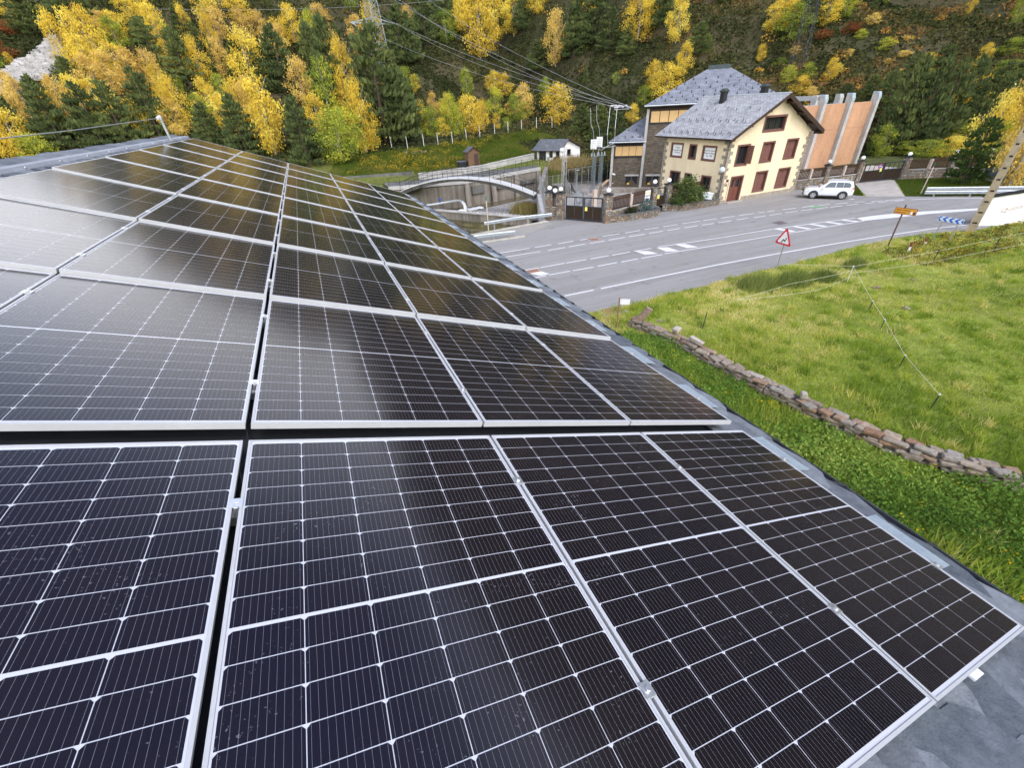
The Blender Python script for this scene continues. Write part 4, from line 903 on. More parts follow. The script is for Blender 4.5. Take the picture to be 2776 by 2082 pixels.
mb = MB(); mb.tube([SF(sA - .12, .64, e8 - .12), SF(sB + .1, .64, e8 - .12)], .075, 8); mb.tube([SF(sk(-.5), .62, e5 - .14), SF(sk(3.9), .62, e5 - .14)], .07, 8); mb.build('gutter', mat('pale_zinc_gutter', (.62, .65, .66), .4, .08, metal=.3), station)
mb = MB(); SF.box(mb, capc - half - .1, capc + half + .1, -dback - .5, -dback + .42, cz_ - .15, cz_ + .30); mb.build('roof_cap', mat('dark_copper_cap', (.05, .065, .065), .5, .2, 3), station)
roof_slab('roof', [F3(sk(-.5), .42, e5), F3(sk(3.86) - .35, .42, e5), F3(sk(3.86) - .35, -3.3, szk(7.5)), F3(sk(3.3), -3.3, szk(7.5))], .12, ROOF_STATION, DARKWOOD, station)
roof_slab('roof', [F3(sk(-.5), -7.0, e5), F3(sk(-.5), .42, e5), F3(sk(3.3), -3.3, szk(7.5))], .12, ROOF_STATION, DARKWOOD, station)
mb = MB(); SF.box(mb, sk(-.5), sk(3.86) - .2, .38, .52, e5 - .32, e5 - .03); SF.box(mb, sk(-.5) - .1, sk(-.5) - .003, -7.0, .38, e5 - .30, e5 - .03); mb.build('fascia', BLACKMETAL, station)
hk = lambda m_, q: (m_.bar(q, (q[0], q[1], q[2] + .26), .05, .05), m_.bar((q[0] - SD.x * .12, q[1] - SD.y * .12, q[2] + .05), (q[0] + SD.x * .12, q[1] + SD.y * .12, q[2] + .05), .06, .04))
pts = []
for j, f_ in enumerate((.07, .17, .28, .40, .53, .67)):
    lo, hi = sA + (capc - half - sA) * f_, sB + (capc + half - sB) * f_; n = int((hi - lo) / 1.25)
    for i in range(n): pts.append(SF(lo + .6 + i * (hi - lo - 1.0) / max(1, n - 1), .45 - (dback + .45) * f_, e8 + (cz_ - e8) * f_))
for f_, n in ((.12, 4), (.42, 2)):
    for i in range(n): pts.append(SF(sk(-.5) + (sk(3.3) - sk(-.5)) * f_ + .6 + i * 1.0, .42 - 3.72 * f_, e5 + (szk(7.5) - e5) * f_))
snow_hooks(pts, station, hk)
cctv = thing('security_camera', 'white security camera on the corner of the grey station', 'camera', SF(.35, .3, 1.0)); q = SF(.42, .30, szk(1.55)); mb = MB(); mb.box(q, (.42, .18, .17), mat=Matrix.Rotation(R(-48), 3, 'Z') @ Matrix.Rotation(R(18), 3, 'Y')); mb.build('housing', WHITEPAINT, cctv)
mb = MB(); mb.bar(SF(.42, 0, szk(1.5)), q, .05); mb.build('bracket', WHITEPAINT, cctv)
# ------------------------------------------------------------------ orange buttressed hall
hall = thing('orange_hall', 'tall orange rendered wall with grey concrete buttresses beside the house', 'building', (66, 43, 0))
ORANGE = mat('orange_render', (.46, .255, .14), .9, .2, .5, .12, 40, stretch=(1, 1, .35))
for x0, x1 in ((56.2, 61.845), (62.395, 67.045), (67.595, 72.345)):
    mb = MB(); mb.box(((x0 + x1) / 2, 43.5, 2.05), (x1 - x0, .5, 5.1)); mb.build('panel', ORANGE, hall); mb = MB(); mb.box(((x0 + x1) / 2, 43.5, 6.08), (x1 - x0, .5, 2.92)); mb.build('panel', ORANGE, hall)
for x in (62.12, 67.32, 72.62):
    mb = MB(); mb.prism([(42.75, -.4), (42.75, 7.9), (42.95, 8.4), (43.6, 8.45), (43.6, -.4)], lambda a, b, d: (x - .27 + d, a, b), .54); mb.build('buttress', CONC, hall)
BLUEG = mat('blue_grey_coping', (.33, .39, .40), .6, .15, 3)
for x in (62.12, 67.32, 72.62):
    mb = MB(); mb.prism([(42.72, 7.75), (42.72, 8.1), (42.9, 8.62), (43.62, 8.66), (43.62, 8.47), (43.0, 8.42), (42.748, 7.95), (42.748, 7.75)], lambda a, b, d: (x - .29 + d, a, b), .58); mb.build('coping', BLUEG, hall)
for x in (68.6, 73.6):
    mb = MB(); mb.prism([(48.7, -.4), (48.7, 8.1), (48.9, 8.5), (49.5, 8.5), (49.5, -.4)], lambda a, b, d: (x + d, a, b), .8); mb.build('buttress', CONC, hall)
mb = MB(); mb.box((65.5, 49.3, 3.4), (18.0, .4, 7.8)); mb.box((57.5, 46.5, 3.4), (.4, 5.4, 7.8)); mb.build('wall', CONC, hall)
mb = MB(); mb.prism([(43.7, 8.05), (43.7, 8.5), (48.6, 8.6), (48.6, 8.05)], lambda a, b, d: (61.6 + d, a, b), .8); mb.build('beam', CONC, hall)
mb = MB(); mb.box((65.0, 46.4, 7.3), (15.5, 4.6, .16)); mb.build('roof', BLUEG, hall)
# ------------------------------------------------------------------ small white cottage by the dam
cot = thing('small_cottage', 'small white cottage with grey roof beyond the footbridge', 'cottage', (38.4, 68.6, 1))
A_, B_, C_ = (35.9, 72.4), (38.3, 68.5), (42.2, 68.9)
LFc = Frame(A_, B_); RF = Frame(B_, C_); lw = (Vector(B_) - Vector(A_)).length; rw = (Vector(C_) - Vector(B_)).length
bkv = Vector((C_[0] - B_[0], C_[1] - B_[1])); D_ = (A_[0] + bkv.x, A_[1] + bkv.y)
z0c, ze, zr = .7, 3.05, 4.35
mb = MB(); holes_wall(mb, A_, B_, z0c, ze, [(.15, 1.75, 1.05, 2.85), (2.35, 3.05, 1.75, 2.8), (3.6, 4.35, 1.05, 2.85)], .25)
holes_wall(mb, B_, C_, z0c, ze, [(1.25, 2.05, 1.9, 2.95)], .25)
mb.wall(C_, D_, z0c, ze, .25, side=1); mb.wall(D_, A_, z0c, ze, .25, side=1)
mb.prism([(.01, ze + .002), (rw - .01, ze + .002), (rw * .30, zr - .05)], lambda a, b, d: RF(a, -d, b), .25); mb.build('wall', WHITERENDER, cot)
mb = MB(); mb.prism([A_, B_, C_, D_], lambda a, b, d: (A_[0] + (a - A_[0]) * .8 + 1.0, A_[1] + (b - A_[1]) * .8 - .2, 1.0 + d), 1.9); mb.build('interior', mat('cottage_interior', (.03, .03, .03), .9, .1), cot)
for q in ((.15, 1.75, 1.05, 2.85), (2.35, 3.05, 1.75, 2.8), (3.6, 4.35, 1.05, 2.85)):
    mb = MB(); LFc.box(mb, q[0], q[1], -.2, -.14, q[2], q[3]); w = mb.build('window' if q[2] > 1.5 else 'door', FRAMEDARK, cot); mb = MB(); LFc.box(mb, q[0] + .08, q[1] - .08, -.139, -.12, q[2] + .1, q[3] - .1); mb.build('pane', GLASSDARK, w)
mb = MB(); RF.box(mb, 1.25, 2.05, -.2, -.1, 1.9, 2.95); w = mb.build('window', BROWNFRAME, cot); mb = MB(); RF.box(mb, 1.33, 1.97, -.099, -.08, 1.98, 2.87); mb.build('pane', GLASSDARK, w)
mb = MB(); RF.box(mb, 0, rw, -.05, .06, .0, 1.5); mb.build('plinth', CONC, cot)
ov = .45; d2 = LFc.d; pR = RF.d
def cp3(s, e, z): p = Vector((*B_, 0)) + pR * s - d2 * e; return (p.x, p.y, z)
cslate = slate_roof('cottage_slate_roofing', (.12, .125, .13), .4, .25, .02, 0)
roof_slab('roof', [cp3(-.7, lw + ov, ze - .2), cp3(-.7, -ov, ze - .2), cp3(rw * .30, -ov, zr + .08), cp3(rw * .30, lw + ov, zr + .08)], .12, cslate, DARKWOOD, cot)
roof_slab('roof', [cp3(rw + .5, -ov, ze - .05), cp3(rw + .5, lw + ov, ze - .05), cp3(rw * .30 + .004, lw + ov, zr + .08), cp3(rw * .30 + .004, -ov, zr + .08)], .12, cslate, DARKWOOD, cot)
# wooden shed and barrel on the meadow
shed = thing('wooden_shed', 'narrow brown wooden shed with pitched roof on the meadow', 'shed', (24.2, 72.4, 1.5)); sx0, sy0 = 24.3, 72.5
PLK = mat('weathered_brown_planks', (.15, .085, .045), .8, .3, 6, .2, 40)
for k in range(6):
    mb = MB(); mb.box((sx0 - .75 + k * .3, sy0 - .9, 2.6), (.285, .06, 2.2)); mb.build('plank', PLK, shed)
for k in range(6):
    mb = MB(); mb.box((sx0 - .93, sy0 - .75 + k * .3, 2.6), (.06, .285, 2.2)); mb.build('plank', PLK, shed)
mb = MB(); mb.box((sx0, sy0, 2.55), (1.76, 1.7, 2.1)); mb.prism([(-.9, 3.65), (.9, 3.65), (0, 4.2)], lambda a, b, d: (sx0 + a, sy0 - .9 + d, b), 1.8); mb.build('wall', PLK, shed)
roof_slab('roof', [(sx0 - 1.15, sy0 + 1.15, 3.55), (sx0 - 1.15, sy0 - 1.15, 3.55), (sx0, sy0 - 1.15, 4.3), (sx0, sy0 + 1.15, 4.3)], .07, cslate, DARKWOOD, shed); roof_slab('roof', [(sx0 + 1.15, sy0 - 1.15, 3.55), (sx0 + 1.15, sy0 + 1.15, 3.55), (sx0 + .003, sy0 + 1.15, 4.3), (sx0 + .003, sy0 - 1.15, 4.3)], .07, cslate, DARKWOOD, shed)
mb = MB(); mb.box((sx0 + .4, sy0 - .95, 2.4), (.7, .05, 1.8)); mb.build('door', DARKWOOD, shed); mb = MB(); mb.box((sx0 + .5, sy0 - 1.0, 1.35), (2.4, 1.0, .5)); mb.build('base', CONC, shed)
tank = thing('water_butt', 'round black water tank beside the brown shed', 'tank', (22.6, 72.3, 1.4)); mb = MB(); mb.cyl((22.55, 72.5, 1.2), .85, 1.1, 18); mb.build('body', BLACKMETAL, tank, smooth=False); mb = MB(); mb.cyl((22.55, 72.5, 2.301), .89, .07, 18); mb.build('lid', mat('grey_tank_lid', (.1, .1, .11), .6, .1), tank)
slabwall('dry_wall', 'low mossy stone wall at the left end of the dam walkway', 'wall', (3.5, 73.2), (14.2, 71.0), .4, 1.75, .6, CONC_DARK)
# white building at the right edge
wb = thing('white_wall', 'high white rendered wall with thin dark coping by the concrete pole', 'wall', (46, 16, 0))
WA, WBp = (45.75, 16.75), (62, 6.2); WF = Frame(WA, WBp)
mb = MB(); mb.prism([(0, -.3), (19, -.3), (19, 3.2), (6, 2.95), (0, 2.0)], lambda a, b, d: WF(a, -d, b), .4); mb.build('wall', WHITERENDER, wb)
mb = MB(); mb.prism([(-.1, 1.99), (6, 2.96), (19.2, 3.21), (19.2, 3.29), (6, 3.04), (-.1, 2.07)], lambda a, b, d: WF(a, .08 - d, b), .56); mb.build('coping', BLACKMETAL, wb)
mb = MB(); REDA = mat('red_outline_paint', (.42, .24, .20), .7, .1)
for a, b in (((1.55, 1.18), (2.45, 1.42)), ((1.55, 1.06), (2.45, 1.30)), ((2.45, 1.42), (2.45, 1.30)), ((1.55, 1.18), (1.60, 1.28)), ((1.60, 1.28), (1.25, 1.04)), ((1.25, 1.04), (1.60, .96)), ((1.60, .96), (1.55, 1.06))): mb.bar(WF(a[0], .012, a[1]), WF(b[0], .012, b[1]), .022, .02)
mb.build('painted_arrow', REDA, wb)

# ================================================================== FENCES, GATES, PILLARS
def rubble(mb, fr, s0, s1, z0, z1, e, size=.24):
    """irregular stones standing a little proud of a wall face"""
    z = z0
    while z < z1 - .05:
        h_ = min(size * random.uniform(.7, 1.25), z1 - z); s = s0
        while s < s1 - .05:
            w = min(size * random.uniform(.8, 2.0), s1 - s); g = .012; j = lambda: random.uniform(-.018, .018); o = e + random.uniform(.01, .05)
            a0, a1, b0, b1 = s + g, s + w - g, z + g, z + h_ - g
            if a1 > a0 and b1 > b0:
                i_ = .02
                mb.hexa([fr(a0, e - .05, b0), fr(a1, e - .05, b0), fr(a1 - i_ + j(), o, b0 + i_ + j()), fr(a0 + i_ + j(), o, b0 + i_ + j()), fr(a0, e - .05, b1), fr(a1, e - .05, b1), fr(a1 - i_ + j(), o, b1 - i_ + j()), fr(a0 + i_ + j(), o, b1 - i_ + j())], random.randrange(4))
            s += w
        z += h_
STONES4 = [RUBBLE, mat('rust_brown_rubble', (.22, .14, .085), .9, .4, 5, .5, 25), mat('grey_rubble', (.21, .20, .18), .9, .4, 5, .5, 25), mat('pale_rubble', (.33, .28, .21), .9, .35, 5, .5, 25)]
def low_wall(label, a, b, z0, z1, th=.4, group='low rubble walls along the yard', cap=True, size=.24, back=False):
    w = thing('rubble_wall', label, 'wall', (a[0], a[1], z0), group); fr = Frame(a, b); L = (Vector(b) - Vector(a)).length
    mb = MB(); fr.box(mb, 0, L, -th, 0, z0 - .3, z1); mb.build('core', MORTAR, w)
    mb = MB(); rubble(mb, fr, 0, L, z0, z1, 0, size); o = mb.build('stonework', STONES4, w); o['kind'] = 'stuff'
    if cap: mb = MB(); fr.box(mb, -.04, L + .04, -th - .04, .06, z1 + .002, z1 + .075); mb.build('coping', CONC, w)
    return w
def pillar(label, x, y, z1, w=.62, rz=0.0, globe=None, z0=0.0):
    p_ = thing('stone_pillar', label, 'pillar', (x, y, z0), 'stone pillars along the fence')
    c_, s_ = math.cos(rz), math.sin(rz); P = [(x + c_ * a - s_ * b, y + s_ * a + c_ * b) for a, b in ((-w / 2, -w / 2), (w / 2, -w / 2), (w / 2, w / 2), (-w / 2, w / 2))]
    mb = MB(); mb.prism(P, lambda a, b, d: (a, b, z0 - .3 + d), z1 - z0 + .3); mb.build('core', MORTAR, p_)
    mb = MB()
    for i in (0, 1, 3): fr = Frame(P[i], P[(i + 1) % 4]); rubble(mb, fr, 0, w, z0, z1, 0, .2)
    o = mb.build('stonework', STONES4, p_); o['kind'] = 'stuff'
    mb = MB(); mb.box((x, y, z1 + .04), (w + .14, w + .14, .07), rz=rz); mb.build('cap', DARKSTEEL, p_)
    if globe:
        g = thing('globe_lamp', globe, 'lamp', (x, y, z1 + .075), 'white globe lamps on the pillars')
        mb = MB(); mb.cyl((x, y, z1 + .076), .10, .12, 12); mb.build('base', BLACKMETAL, g); mb = MB(); mb.ball((x, y, z1 + .36), .205, 16, 10); mb.build('globe', GLOBE, g, smooth=True)
m, t, p = mat0('opal_globe', .25, 0, .5); p.inputs['Base Color'].default_value = (.92, .92, .91, 1); GLOBE = m
SLATS = {}
def slat_fence(label, a, b, z0, z1, n, zb=None, group='brown slat fences', wood=None):
    wood = wood or BROWNWOOD
    f_ = thing('slat_fence', label, 'fence', (a[0], a[1], z0), group); fr = Frame(a, b); L = (Vector(b) - Vector(a)).length; dz = 0 if zb is None else zb - z0
    q = lambda s: dz * s / L
    for e, zz, hh in ((-.02, z0 + .06, .09), (-.02, z1 - .20, .09)):
        mb = MB(); mb.bar(fr(0, e - .04, zz), fr(L, e - .04, zz + dz), .05, hh); mb.build('rail', wood, f_)
    mb = MB(); mb.bar(fr(-.02, -.03, z1 + .03), fr(L + .02, -.03, z1 + .03 + dz), .16, .05); mb.build('cap_rail', wood, f_)
    w = L / n; key = (round(w, 3), round(z1 - z0, 3), wood.name)
    if key not in SLATS:
        mb = MB(); mb.box((0, 0, (z1 - z0) / 2), (w * .70, .024, z1 - z0 - .01)); me = bpy.data.meshes.new('slat'); me.from_pydata(mb.v, [], mb.f); me.materials.append(wood); SLATS[key] = me
    ang = math.atan2(fr.d.y, fr.d.x)
    for i in range(n):
        s = (i + .5) * w; P = fr(s, 0, z0 + q(s)); o = link('slat', SLATS[key], f_, (P[0] - a[0], P[1] - a[1], P[2] - z0)); o.rotation_euler = (0, 0, ang)
    return f_
PINKPOST = mat('pinkish_concrete_post', (.48, .38, .31), .85, .12, 4)
def mid_post(fence, x, y, z0, z1, w=.26):
    mb = MB(); mb.box((x, y, (z0 + z1) / 2), (w, w, z1 - z0)); mb.build('post', PINKPOST, fence)
def gate(label, a, b, z0, z1, leaves, note=None, rnd=None, split=.58, bars=2):
    g = thing('metal_gate', label, 'gate', (a[0], a[1], z0), 'dark metal gates'); fr = Frame(a, b); L = (Vector(b) - Vector(a)).length; lw_ = L / leaves; zs = z0 + (z1 - z0) * split
    PAN = PANELB
    for k in range(leaves):
        s0, s1 = k * lw_ + .03, (k + 1) * lw_ - .03
        mb = MB(); t_ = .09
        fr.box(mb, s0, s0 + t_, -.05, .05, z0 + .05, z1); fr.box(mb, s1 - t_, s1, -.05, .05, z0 + .05, z1)
        for zz in (z0 + .05, zs, z1 - t_): fr.box(mb, s0 + t_, s1 - t_, -.048, .048, zz, zz + t_)
        lf = mb.build('gate_leaf', DARKSTEEL, g)
        mb = MB()
        for q in range(1, bars): x_ = s0 + (s1 - s0) * q / bars; fr.box(mb, x_ - .02, x_ + .02, -.02, .02, zs + t_, z1 - t_)
        mb.build('bar', DARKSTEEL, lf)
        for q in range(bars):
            i0, i1 = s0 + t_ + (s1 - s0 - 2 * t_) * q / bars + .012, s0 + t_ + (s1 - s0 - 2 * t_) * (q + 1) / bars - .012
            mb = MB(); fr.box(mb, i0, i1, -.02, .02, z0 + .05 + t_, zs); mb.build('panel', PAN, lf)
    if note is not None: mb = MB(); fr.box(mb, note[0], note[0] + .24, .052, .062, note[1], note[1] + .34); mb.build('notice', mat('yellow_notice', (.80, .72, .15), .6, .05), g)
    if rnd is not None:
        mb = MB(); mb.prism([(rnd[0] + .24 * math.cos(i * math.pi / 10), rnd[1] + .24 * math.sin(i * math.pi / 10)) for i in range(20)], lambda u_, v_, d: fr(u_, .055 + d, v_), .01); mb.build('round_sign', mat('red_sign_rim', (.55, .05, .06), .5, .05), g)
        mb = MB(); mb.prism([(rnd[0] + .18 * math.cos(i * math.pi / 10), rnd[1] + .18 * math.sin(i * math.pi / 10)) for i in range(20)], lambda u_, v_, d: fr(u_, .0655 + d, v_), .004); mb.build('sign_disc', mat('blue_sign_disc', (.06, .12, .45), .5, .05), g)
        mb = MB(); fr.box(mb, rnd[0] - .13, rnd[0] + .13, .070, .074, rnd[1] - .03, rnd[1] + .03); mb.build('sign_bar', WHITEPAINT, g)
    return g
PANELB = mat('dark_brown_gate_panel', (.030, .019, .011), .7, .2, 2, spec=.2)
# left: entrance of the yard
ga, gb = (21.25, 36.95), (23.40, 33.95)
gate('dark double gate with brown panels between two rubble pillars beside the guardrail', ga, gb, .05, 2.12, 2, note=(2.0, .95))
pillar('rubble pillar on the hinge side of the double gate, next to the slatted gap', 20.95, 37.35, 2.35, .6, R(-54), 'globe lamp on the pillar left of the double gate, nearer the gate')
pillar('rubble pillar at the outer corner by the guardrail end', 20.1, 38.0, 2.45, .6, R(-54), 'globe lamp on the corner pillar by the guardrail end')
g2_ = thing('globe_lamp', 'extra globe lamp beside the corner pillar lamp', 'lamp', (20.35, 37.8, 2.0), 'white globe lamps on the pillars')
mb = MB(); mb.cyl((20.42, 37.5, 2.0), .08, .45, 10); mb.build('base', BLACKMETAL, g2_); mb = MB(); mb.ball((20.42, 37.5, 2.62), .2, 16, 10); mb.build('globe', GLOBE, g2_, smooth=True)
slat_fence('short slatted opening between the two left pillars', (20.28, 37.78), (20.72, 37.52), 1.15, 2.3, 4)
low_wall('short rubble wall below the slatted opening at the gate', (20.28, 37.78), (20.72, 37.52), 0, 1.1, .4)
pillar('rubble pillar right of the double gate at the start of the slat fence', 23.78, 33.75, 2.38, .62, R(-10), 'globe lamp on the pillar right of the double gate')
low_wall('low rubble wall under the slat fence behind the dwarf blue spruce', (24.1, 34.15), (30.2, 35.6), 0, .78, .4)
fn = slat_fence('brown slat fence right of the double gate', (24.15, 34.1), (26.95, 34.8), .9, 1.95, 15)
mid_post(fn, 27.1, 34.78, .8, 1.95)
fn2 = slat_fence('brown slat fence carrying a white notice behind the dwarf spruce', (27.3, 34.85), (30.15, 35.55), .9, 1.95, 15)
fr = Frame((27.3, 34.85), (30.15, 35.55)); nb = thing('notice_board', 'white safety notice with small coloured pictograms hung on the slat fence', 'sign', fr(2.3, .05, 1.0))
mb = MB(); fr.box(mb, 1.85, 2.65, .03, .045, 1.02, 1.95); mb.build('board', WHITEPAINT, nb)
for i, c_ in enumerate(((.7, .55, .1), (.7, .5, .1), (.1, .2, .55))):
    for j in range(3): mb = MB(); cc = ((.1, .2, .55), (.12, .12, .14), (.75, .55, .1))[j]; fr.box(mb, 1.95 + i * .23, 2.11 + i * .23, .0455, .048, 1.10 + j * .28, 1.24 + j * .28); mb.build('pictogram', mat('pictogram_ink', cc, .6, .05), nb)
pillar('rubble pillar left of the small pedestrian gate', 30.45, 35.65, 2.2, .55, R(5), 'globe lamp on the pillar left of the pedestrian gate')
gate('narrow dark pedestrian gate between two pillars', (30.75, 35.6), (31.75, 35.45), .05, 2.0, 1, note=(.12, 1.0), bars=1)
pillar('rubble pillar right of the small pedestrian gate', 32.05, 35.5, 2.2, .55, 0, 'globe lamp on the pillar right of the pedestrian gate')
low_wall('low rubble wall under the fence behind the big bush', (32.35, 35.7), (37.15, 36.1), 0, .75, .4)
slat_fence('brown slat fence between the pedestrian gate and the yellow house', (32.4, 35.6), (37.1, 36.0), .85, 1.9, 24)
# planters
SOIL = mat('planter_soil', (.10, .08, .06), .95, .3, 4, .5, 12)
def planter(label, pts, h, back):
    w = thing('planter', label, 'planter', (*pts[0], 0), 'stone planters in front of the fence')
    st = MB(); cp = MB()
    for a, b in zip(pts[:-1], pts[1:]):
        fr = Frame(a, b); L = (Vector(b) - Vector(a)).length; c_ = MB(); fr.box(c_, 0, L, -.3, 0, -.2, h); c_.build('core', MORTAR, w); rubble(st, fr, 0, L, 0, h, 0, .2); fr.box(cp, -.02, L + .02, -.34, .05, h + .002, h + .06)
    o = st.build('stonework', STONES4, w); o['kind'] = 'stuff'; cp.build('coping', CONC_DARK, w)
    poly = list(pts) + back; o = sheet('soil', poly, h - .06, SOIL, kind=None); o.parent = w; o.location = -Vector(root_loc(w))
planter('curved stone planter with the dwarf blue spruce', [(23.95, 33.5), (25.6, 33.1), (27.5, 32.95), (28.9, 33.1), (29.7, 33.6), (30.15, 34.5)], .52, [(30.1, 35.2), (24.2, 33.9)])
planter('stone planter with the big spreading bush against the yellow house', [(30.95, 34.7), (31.5, 34.0), (32.6, 33.55), (35, 33.4), (37.15, 33.5)], .5, [(37.15, 35.7), (31.2, 35.4)])
# right: between house and hillside
low_wall('rubble wall under the slat fence behind the white car', (48.35, 34.45), (57.2, 33.05), 0, .95, .4)
fA = slat_fence('brown slat fence panel touching the yellow house', (48.5, 34.4), (50.4, 34.1), 1.05, 2.0, 10); mid_post(fA, 50.6, 34.08, 1.0, 2.0)
slat_fence('brown slat fence panel above the front of the white car', (50.8, 34.05), (52.55, 33.78), 1.05, 2.0, 10)
pillar('rubble pillar behind the white car', 52.85, 33.85, 2.2, .5, R(-8), 'globe lamp on the pillar behind the white car')
fB = slat_fence('brown slat fence panel behind the rear of the white car', (53.15, 33.68), (54.9, 33.42), 1.05, 2.0, 10); mid_post(fB, 55.1, 33.4, 1.0, 2.0)
slat_fence('brown slat fence panel ending at the right hand gate', (55.3, 33.35), (57.0, 33.1), 1.05, 2.0, 10)
pillar('rubble pillar on the left of the wide brown gate', 57.35, 33.15, 2.25, .55, R(-10), 'globe lamp on the left pillar of the wide brown gate')
gate('wide brown gate with a no parking disc closing the pale drive', (57.75, 32.85), (62.9, 31.75), .06, 1.95, 2, note=(2.15, 1.05), rnd=(2.0, 1.62), bars=4)
pillar('rubble pillar on the right of the wide brown gate', 63.3, 31.75, 2.25, .55, R(-14), 'globe lamp on the right pillar of the wide brown gate')
low_wall('rubble wall right of the wide brown gate', (63.6, 31.6), (70.4, 27.9), 0, .95, .4)
fC = slat_fence('brown slat fence panel next to the gate pillar above the lawn', (63.7, 31.5), (65.4, 30.6), 1.05, 2.0, 11); mid_post(fC, 65.6, 30.5, 1.0, 2.0)
slat_fence('brown slat fence panel left of the lone spruce', (65.8, 30.4), (67.3, 29.6), 1.05, 2.0, 10)
pillar('rubble pillar half hidden by the lone spruce', 67.6, 29.4, 2.25, .5, R(-28), 'globe lamp just left of the lone spruce crown')
slat_fence('brown slat fence panel behind the lone spruce', (67.9, 29.25), (70.3, 27.95), 1.05, 2.0, 14)
pillar('rubble pillar right of the lone spruce', 70.7, 27.75, 2.3, .5, R(-28), 'globe lamp right of the lone spruce')
BOARD = mat('blue_grey_board', (.13, .16, .19), .6, .15, 3)
bf = thing('board_fence', 'blue grey board fence beside the lawn below the big yellow tree', 'fence', (70.3, 27.4, 0))
fr = Frame((70.3, 27.3), (64.6, 22.6)); L = 7.4
for k in range(16): mb = MB(); fr.box(mb, k * L / 16 + .02, (k + 1) * L / 16 - .02, -.03, .03, .05, 1.25); mb.build('board', BOARD, bf)
# guardrails
RAILP = [(-.155, .0), (-.155, .03), (-.09, .075), (-.045, .075), (-.01, .02), (.01, .02), (.045, .075), (.09, .075), (.155, .03), (.155, 0)]
RAILM = mat('galvanised_guardrail', (.40, .43, .44), .5, .15, 5, metal=.45)
def guardrail(label, pts, zc=.6, n_post=5, both=False, tiers=(0,)):
    g = thing('guardrail', label, 'guardrail', (*pts[0], 0), 'galvanised guardrails')
    for tz in tiers:
        mb = MB()
        for a, b in zip(pts[:-1], pts[1:]):
            fr = Frame(a, b); L = (Vector(b) - Vector(a)).length
            for (z0, e0), (z1, e1) in zip(RAILP[:-1], RAILP[1:]):
                mb.add([fr(0, e0, zc + tz + z0), fr(L, e0, zc + tz + z0), fr(L, e1, zc + tz + z1), fr(0, e1, zc + tz + z1)], [(0, 1, 2, 3)])
            fr.box(mb, 0, L, -.012, -.004, zc + tz - .155, zc + tz + .155)
        mb.build('beam', RAILM, g)
    seg_ = [math.dist(a, b) for a, b in zip(pts[:-1], pts[1:])]; tot = sum(seg_)
    for k in range(n_post):
        d_ = tot * (k + .3) / n_post; i = 0
        while i < len(seg_) - 1 and d_ > seg_[i]: d_ -= seg_[i]; i += 1
        a, b = pts[i], pts[i + 1]; f_ = d_ / seg_[i]; fr = Frame(a, b); mb = MB(); fr.box(mb, d_ - .06, d_ + .06, -.16, -.02, -.2, zc + max(tiers) + .14); mb.build('post', GALV, g)
guardrail('galvanised guardrail above the pond ending at the stone pillar', [(13.15, 37.5), (16.5, 37.65), (19.9, 37.15)], .62, 2)
guardrail('low galvanised guardrail end disappearing behind the roof edge', [(4, 34.4), (9.5, 34.35), (12.2, 34.3), (14.6, 33.85)], .42, 4)
guardrail('double galvanised guardrail between the road bend and the lawn', [(54.5, 24.75), (59.5, 21.0), (64.5, 17.2), (74.5, 7.6)], .72, 9, tiers=(0, -.33))
# kerb strip and ragged pavement by the pond
KERB = mat('worn_kerb', (.42, .39, .32), .95, .25, 2)
for a, b in (((-10, 36.55), (12.0, 36.65)), ((12.0, 36.65), (15, 36.95)), ((15, 36.95), (19.5, 37.25))):
    mb = MB(); mb.wall(a, b, -.1, .1, .22); tag(mb.build('kerb', KERB), kind='structure')
mb = MB(); mb.wall((10.5, 34.0), (15.4, 33.55), -.05, .10, .2); tag(mb.build('kerb', KERB), kind='structure')
sheet('footway', [(-10, 34.4), (11, 34.5), (15.2, 33.8), (19.4, 35.9), (19.6, 37.2), (15, 36.8), (12, 36.5), (-10, 36.4)], .022, mat('leafy_broken_paving', (.33, .29, .22), .95, .4, 1.2, .4, 14, c2=(.24, .235, .22)), 'broken paving between pond and road')
mp = thing('marker_post', 'tall pale marker post with a green tip in front of the guardrail', 'post', (12.95, 35.9, 0)); mb = MB(); mb.tube([(12.95, 35.9, -.2), (12.95, 35.9, 2.85)], .055, 8); mb.build('pole', mat('pale_post_wood', (.42, .36, .27), .8, .2, 5), mp); mb = MB(); mb.tube([(12.95, 35.9, 2.852), (12.95, 35.9, 3.2)], .058, 8); mb.build('tip', mat('green_post_tip', (.02, .16, .09), .6, .1), mp)
mp = thing('marker_post', 'leaning pale marker post with a dark green tip behind the right guardrail', 'post', (55.7, 25.6, 0)); mb = MB(); mb.tube([(55.7, 25.6, -.1), (55.75, 25.55, 2.45)], .05, 8); mb.build('pole', PINKPOST, mp); mb = MB(); mb.tube([(55.75, 25.55, 2.452), (55.76, 25.54, 2.8)], .055, 8); mb.build('tip', mat('dark_green_tip', (.02, .10, .06), .6, .1), mp)
